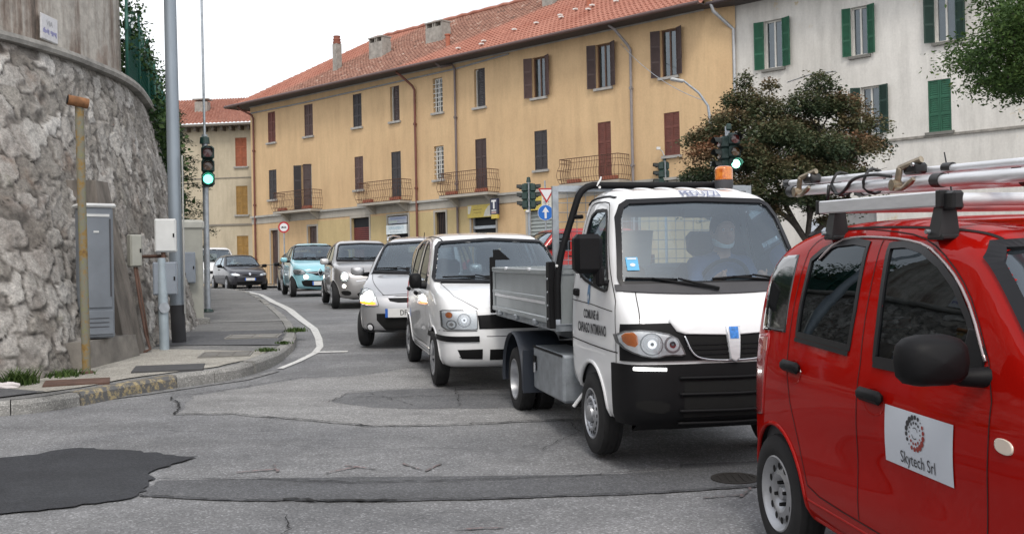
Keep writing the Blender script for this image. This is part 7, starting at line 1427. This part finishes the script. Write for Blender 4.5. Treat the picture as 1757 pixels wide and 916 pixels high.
# tipper bed
BED=M('bed_grey',(.34,.37,.38),.42,.35,var=.12,vs=3)
bed=thing('tmp','t','t'); 
def bp(): return MB()
zb,zt=.86,1.27; xa,xb=-2.12,.22; yw=.80
mb=bp(); mb.box(((xa+xb)/2,0,zb-.03),(xb-xa,yw*2-.04,.05)); 
for x in np.linspace(xa+.15,xb-.15,7): mb.box((x,0,zb-.09),(.06,yw*2-.7,.07))
for s in(-1,1): mb.box(((xa+xb)/2,s*.33,zb-.16),(xb-xa,.07,.09))
floor_=mb.build('bed_floor',[GALV],tk)
for s in(-1,1):
    mb=bp(); y=s*yw; L_=xb-xa-.09
    mb.box(((xa+xb)/2,y,(zb+zt)/2),(L_,.022,zt-zb),0)
    for z,hh,d in((zt-.02,.045,.02),(zb+.025,.05,.018),(zb+.185,.035,.012)): mb.box(((xa+xb)/2,y+s*.018,z),(L_+.002,d,hh),0,bev=.008)
    mb.box(((xa+xb)/2,y+s*.014,zb+.155),(L_-.16,.012,.03),1,bev=.004)
    for x in(xa+.10,xb-.12): mb.box((x,y+s*.016,(zb+zt)/2),(.06,.018,zt-zb-.09),0,bev=.006)
    for x in(xa+.75,xb-.65): mb.box((x,y+s*.03,zt-.005),(.05,.03,.03),1,bev=.008)
    for x in(xa+.4,-1.0,xb-.5): mb.box((x,y+s*.02,zb-.01),(.07,.04,.05),2,bev=.01)
    mb.build('dropside',[BED,ALU,GALV],tk)
    mb=bp()
    mb.box((xb-.01,s*(yw+.012),1.08),(.10,.05,.50),0,bev=.006)
    for z in(.90,1.0,1.1,1.2): mb.tube([(xb-.01,s*(yw+.03),z),(xb-.01,s*(yw+.043),z)],.010,1,8)
    mb.build('corner_post',[BLACKP,GALV],tk)
    mb=bp(); mb.box((xa,s*(yw+.012),1.10),(.05,.05,.54),0,bev=.006); mb.hexa([(xa-.03,s*(yw-.0),1.34),(xa+.03,s*(yw-.0),1.34),(xa+.03,s*(yw-.16),1.34),(xa-.03,s*(yw-.16),1.34),(xa-.03,s*(yw-.0),1.44),(xa+.03,s*(yw-.0),1.44),(xa+.03,s*(yw-.05),1.44),(xa-.03,s*(yw-.05),1.44)]); mb.build('corner_post',[BLACKP],tk)
mb=bp(); mb.box((xa-.01,0,(zb+zt)/2),(.022,yw*2-.08,zt-zb)); mb.box((xa-.03,0,zt-.02),(.02,yw*2-.08,.045)); mb.box((xa-.03,0,zb+.02),(.02,yw*2-.08,.045)); mb.build('tailgate',[BED],tk)
mb=bp(); mb.box((xb+.0,0,(zb+zt)/2),(.03,yw*2-.12,zt-zb)); mb.box((xb-.0,0,zt-.01),(.05,yw*2-.10,.05)); mb.build('headboard',[BED],tk)
# mesh guard and black hoop behind the cab
mb=bp(); gx=.235; z1=1.895
for s in(-1,1): mb.box((gx,s*.775,(zt+z1)/2),(.035,.045,z1-zt),0)
mb.box((gx,0,z1-.02),(.035,1.505,.045),0); mb.box((gx,0,1.29),(.03,1.5,.03),0)
mb.build('guard_frame',[GALV],tk)
mb=bp()
for y in np.linspace(-.75,.75,22): mb.tube([(gx,y,1.29),(gx,y,z1-.04)],.0028,0,4,False)
for z in np.linspace(1.34,1.84,8): mb.tube([(gx+.004,-.75,z),(gx+.004,.75,z)],.0028,0,4,False)
mb.build('guard_mesh',[GALV],tk)
mb=bp(); hp=chaikin([(.29,-.78,.90),(.29,-.78,1.30),(.29,-.66,1.66),(.29,-.58,1.90),(.29,-.34,1.895),(.29,.34,1.895),(.29,.58,1.90),(.29,.66,1.66),(.29,.78,1.30),(.29,.78,.90)],2,False); mb.tube(hp,.026,0,12)
for s in(-1,1): mb.tube([(.29,s*.655,1.66),(.36,s*.60,1.66)],.016)
for z,y in((1.30,-.79),(1.88,-.45)): mb.tube([(.312,y,z),(.322,y,z)],.010,1,8)
mb.build('safety_hoop',[BLACKP,WHITE],tk,True,50)
mb=bp(); mb.tube([(.31,-.47,1.89),(.31,-.44,1.94),(.31,-.435,1.96)],.007); mb.build('hoop_hook',WHITE,tk)
# cabin
seats(tk,(.52,),zb=.62,h=.58); dash(tk,1.10,1.14,.60,.34)
mb=MB(); mb.box((1.06,.02,1.655),(.03,.22,.07),bev=.012); mb.build('interior_mirror',BLACKP,tk)
mb=MB(); mb.box((.60,-.36,1.42),(.02,.42,.26),rot=[[.96,0,.28],[0,1,0],[-.28,0,.96]]); mb.build('papers',[M('grey_card',(.25,.28,.30),.8)],tk)
prop(tk,None,None)
bpy.data.objects.remove(bed)
TPOSE=(1.035,8.309,.076,-1.364,.02)
set_pose(tk,*TPOSE)
# amber beacon: clamped on the hoop, a thing of its own
be=thing('warning_beacon','amber rotating beacon with black base on top of the white truck cab','beacon')
mb=MB(); mb.lathe([(1.855,.0),(1.855,.062),(1.885,.070),(1.925,.070),(1.93,.0)],0,24,'z',(.42,.50,0)); mb.tube([(.30,.50,1.895),(.42,.50,1.87)],.02); mb.build('beacon_base',[DARKP],be,True,50)
m_,n_,p_,o_=newmat('beacon_amber'); p_.inputs['Base Color'].default_value=(.85,.22,.02,1); p_.inputs['Roughness'].default_value=.12; p_.inputs['Transmission Weight'].default_value=.35; p_.inputs['Coat Weight'].default_value=1
wv=noise(n_,30,3); rr_=ramp(n_,wv.outputs['Fac'],[(.35,(.55,.10,.01)),(.6,(.95,.30,.03))]); n_.links.new(rr_.outputs[0],p_.inputs['Base Color'])
mb=MB(); prof=[(1.927,.066)]; 
for i in range(8): prof+= [(1.935+i*.010,.068),(1.940+i*.010,.0655)]
prof+=[(2.022,.060),(2.03,.042),(2.033,.0)]
mb.lathe(prof,0,28,'z',(.42,.50,0)); mb.build('beacon_dome',m_,be,True)
be.matrix_world=tk.matrix_world
# ------------------------------------------------ driver
SKIN=M('skin',(.42,.23,.16),.55,var=.08); HAIR=M('dark_hair',(.02,.016,.014),.8); SHIRT=M('dark_blue_shirt',(.05,.08,.17),.85,bmp=.1); MASK=M('face_mask',(.60,.68,.70),.8)
def cap(p,a,b,ra,rb_):
    a=np.array(a);b=np.array(b); d=b-a; t=np.clip(((p-a)@d)/(d@d),0,1); return np.linalg.norm(p-a-t[...,None]*d,axis=-1)-(ra+(rb_-ra)*t)
def ell(p,c,r):
    r=np.array(r); q=(p-np.array(c))/r; k=np.linalg.norm(q,axis=-1); return (k-1)*r.min()
DX,DY,DZ=.70,.34,.05      # hip position in the truck
def bodyF(x,y,z):
    p=np.stack([x,y,z],-1)-np.array([DX,DY,DZ])
    f=ell(p,(0.0,0,1.02),(.13,.165,.26)); f=smin(f,ell(p,(-.02,0,1.235),(.105,.20,.085)),.08); f=smin(f,cap(p,(0.02,0,1.26),(.045,0,1.36),.058,.052),.05)
    f=smin(f,ell(p,(0,0,.78),(.15,.18,.12)),.08)
    for s in(-1,1):
        f=smin(f,cap(p,(0,s*.19,1.24),(.16,s*.25,1.03),.060,.047),.05); f=smin(f,cap(p,(.16,s*.25,1.03),(.345,s*.155,1.15),.045,.032),.02)
        f=smin(f,ell(p,(.385,s*.145,1.165),(.045,.022,.035)),.02)
        for k in range(4): f=smin(f,cap(p,(.405,s*.145,1.145+.018*k),(.425,s*.165,1.15+.018*k),.010,.008),.006)
        f=smin(f,cap(p,(.37,s*.13,1.18),(.40,s*.125,1.205),.011,.009),.008)
        f=smin(f,cap(p,(.02,s*.09,.78),(.42,s*.13,.80),.085,.065),.06); f=smin(f,cap(p,(.42,s*.13,.80),(.50,s*.13,.50),.062,.045),.03); f=smin(f,cap(p,(.50,s*.13,.48),(.60,s*.13,.46),.04,.035),.03)
    h=ell(p,(.06,0,1.485),(.098,.078,.118)); h=smin(h,ell(p,(.085,0,1.415),(.068,.056,.055)),.05)
    h=smin(h,cap(p,(.155,0,1.475),(.172,0,1.448),.010,.016),.02)               # nose
    h=smin(h,ell(p,(.135,0,1.513),(.022,.055,.012)),.02)                       # brow
    for s in(-1,1): h=smin(h,ell(p,(.05,s*.080,1.47),(.022,.012,.032)),.012); h=smax(h,-ell(p,(.158,s*.032,1.49),(.016,.018,.012)),.02)
    h=smin(h,ell(p,(.143,0,1.415),(.012,.026,.008)),.01)
    return smin(f,h,.03)
pr=thing('person','driver in a dark blue shirt with a pale mask under the chin','person')
P,Q=snet(bodyF,(DX-.25,DY-.35,.38),(DX+.68,DY+.36,1.74),.016,2)
C=P[Q].mean(1)-np.array([DX,DY,DZ])
skin=(C[:,2]>1.335)|((C[:,0]>.33)&(C[:,2]>.95)) | ((C[:,0]>.06)&(C[:,2]>1.27)&(np.abs(C[:,1])<(C[:,2]-1.25)*.6+.01))
pants=(C[:,2]<.86)
mi=np.where(skin,0,np.where(pants,2,1))
bo=mesh('body',P,Q,[SKIN,SHIRT,M('dark_trousers',(.03,.03,.035),.9)],pr,True,mi)
def hairF(x,y,z):
    p=np.stack([x,y,z],-1)-np.array([DX,DY,DZ]); h=ell(p,(.045,0,1.50),(.108,.088,.118)); return smax(h,-(ell(p,(.16,0,1.44),(.085,.10,.10))),.02)
P,Q=snet(hairF,(DX-.15,DY-.14,1.40),(DX+.2,DY+.14,1.76),.014,2); mesh('hair',P,Q,HAIR,pr,True)
mk=MB(); t=np.linspace(-1.9,1.9,15)
for dz,rr in((0,.0),(.02,.004),(.04,0)): pass
V=[];
for dz,k in((-.028,.90),(-.01,1.0),(.012,1.03),(.03,1.0)):
    V.append([(DX+.062+.088*k*math.cos(q),DY+.076*k*math.sin(q),DZ+1.385+dz+.028*(abs(q)/1.9)**1.5) for q in t])
n=15; mk.add(np.array(V).reshape(-1,3),[[i*n+j,i*n+j+1,(i+1)*n+j+1,(i+1)*n+j] for i in range(3) for j in range(n-1)]); mk.build('face_mask',MASK,pr,True)
ey=MB()
for s in(-1,1): ey.lathe([(-.011,0),(-.006,.009),(0,.011),(.006,.009),(.011,0)],0,10,'x',(DX+.142,DY+s*.032,DZ+1.49)); ey.lathe([(0,.005),(.002,0)],1,8,'x',(DX+.1525,DY+s*.032,DZ+1.49))
ey.build('eyes',[WHITE,HAIR],pr,True)
pr.matrix_world=tk.matrix_world
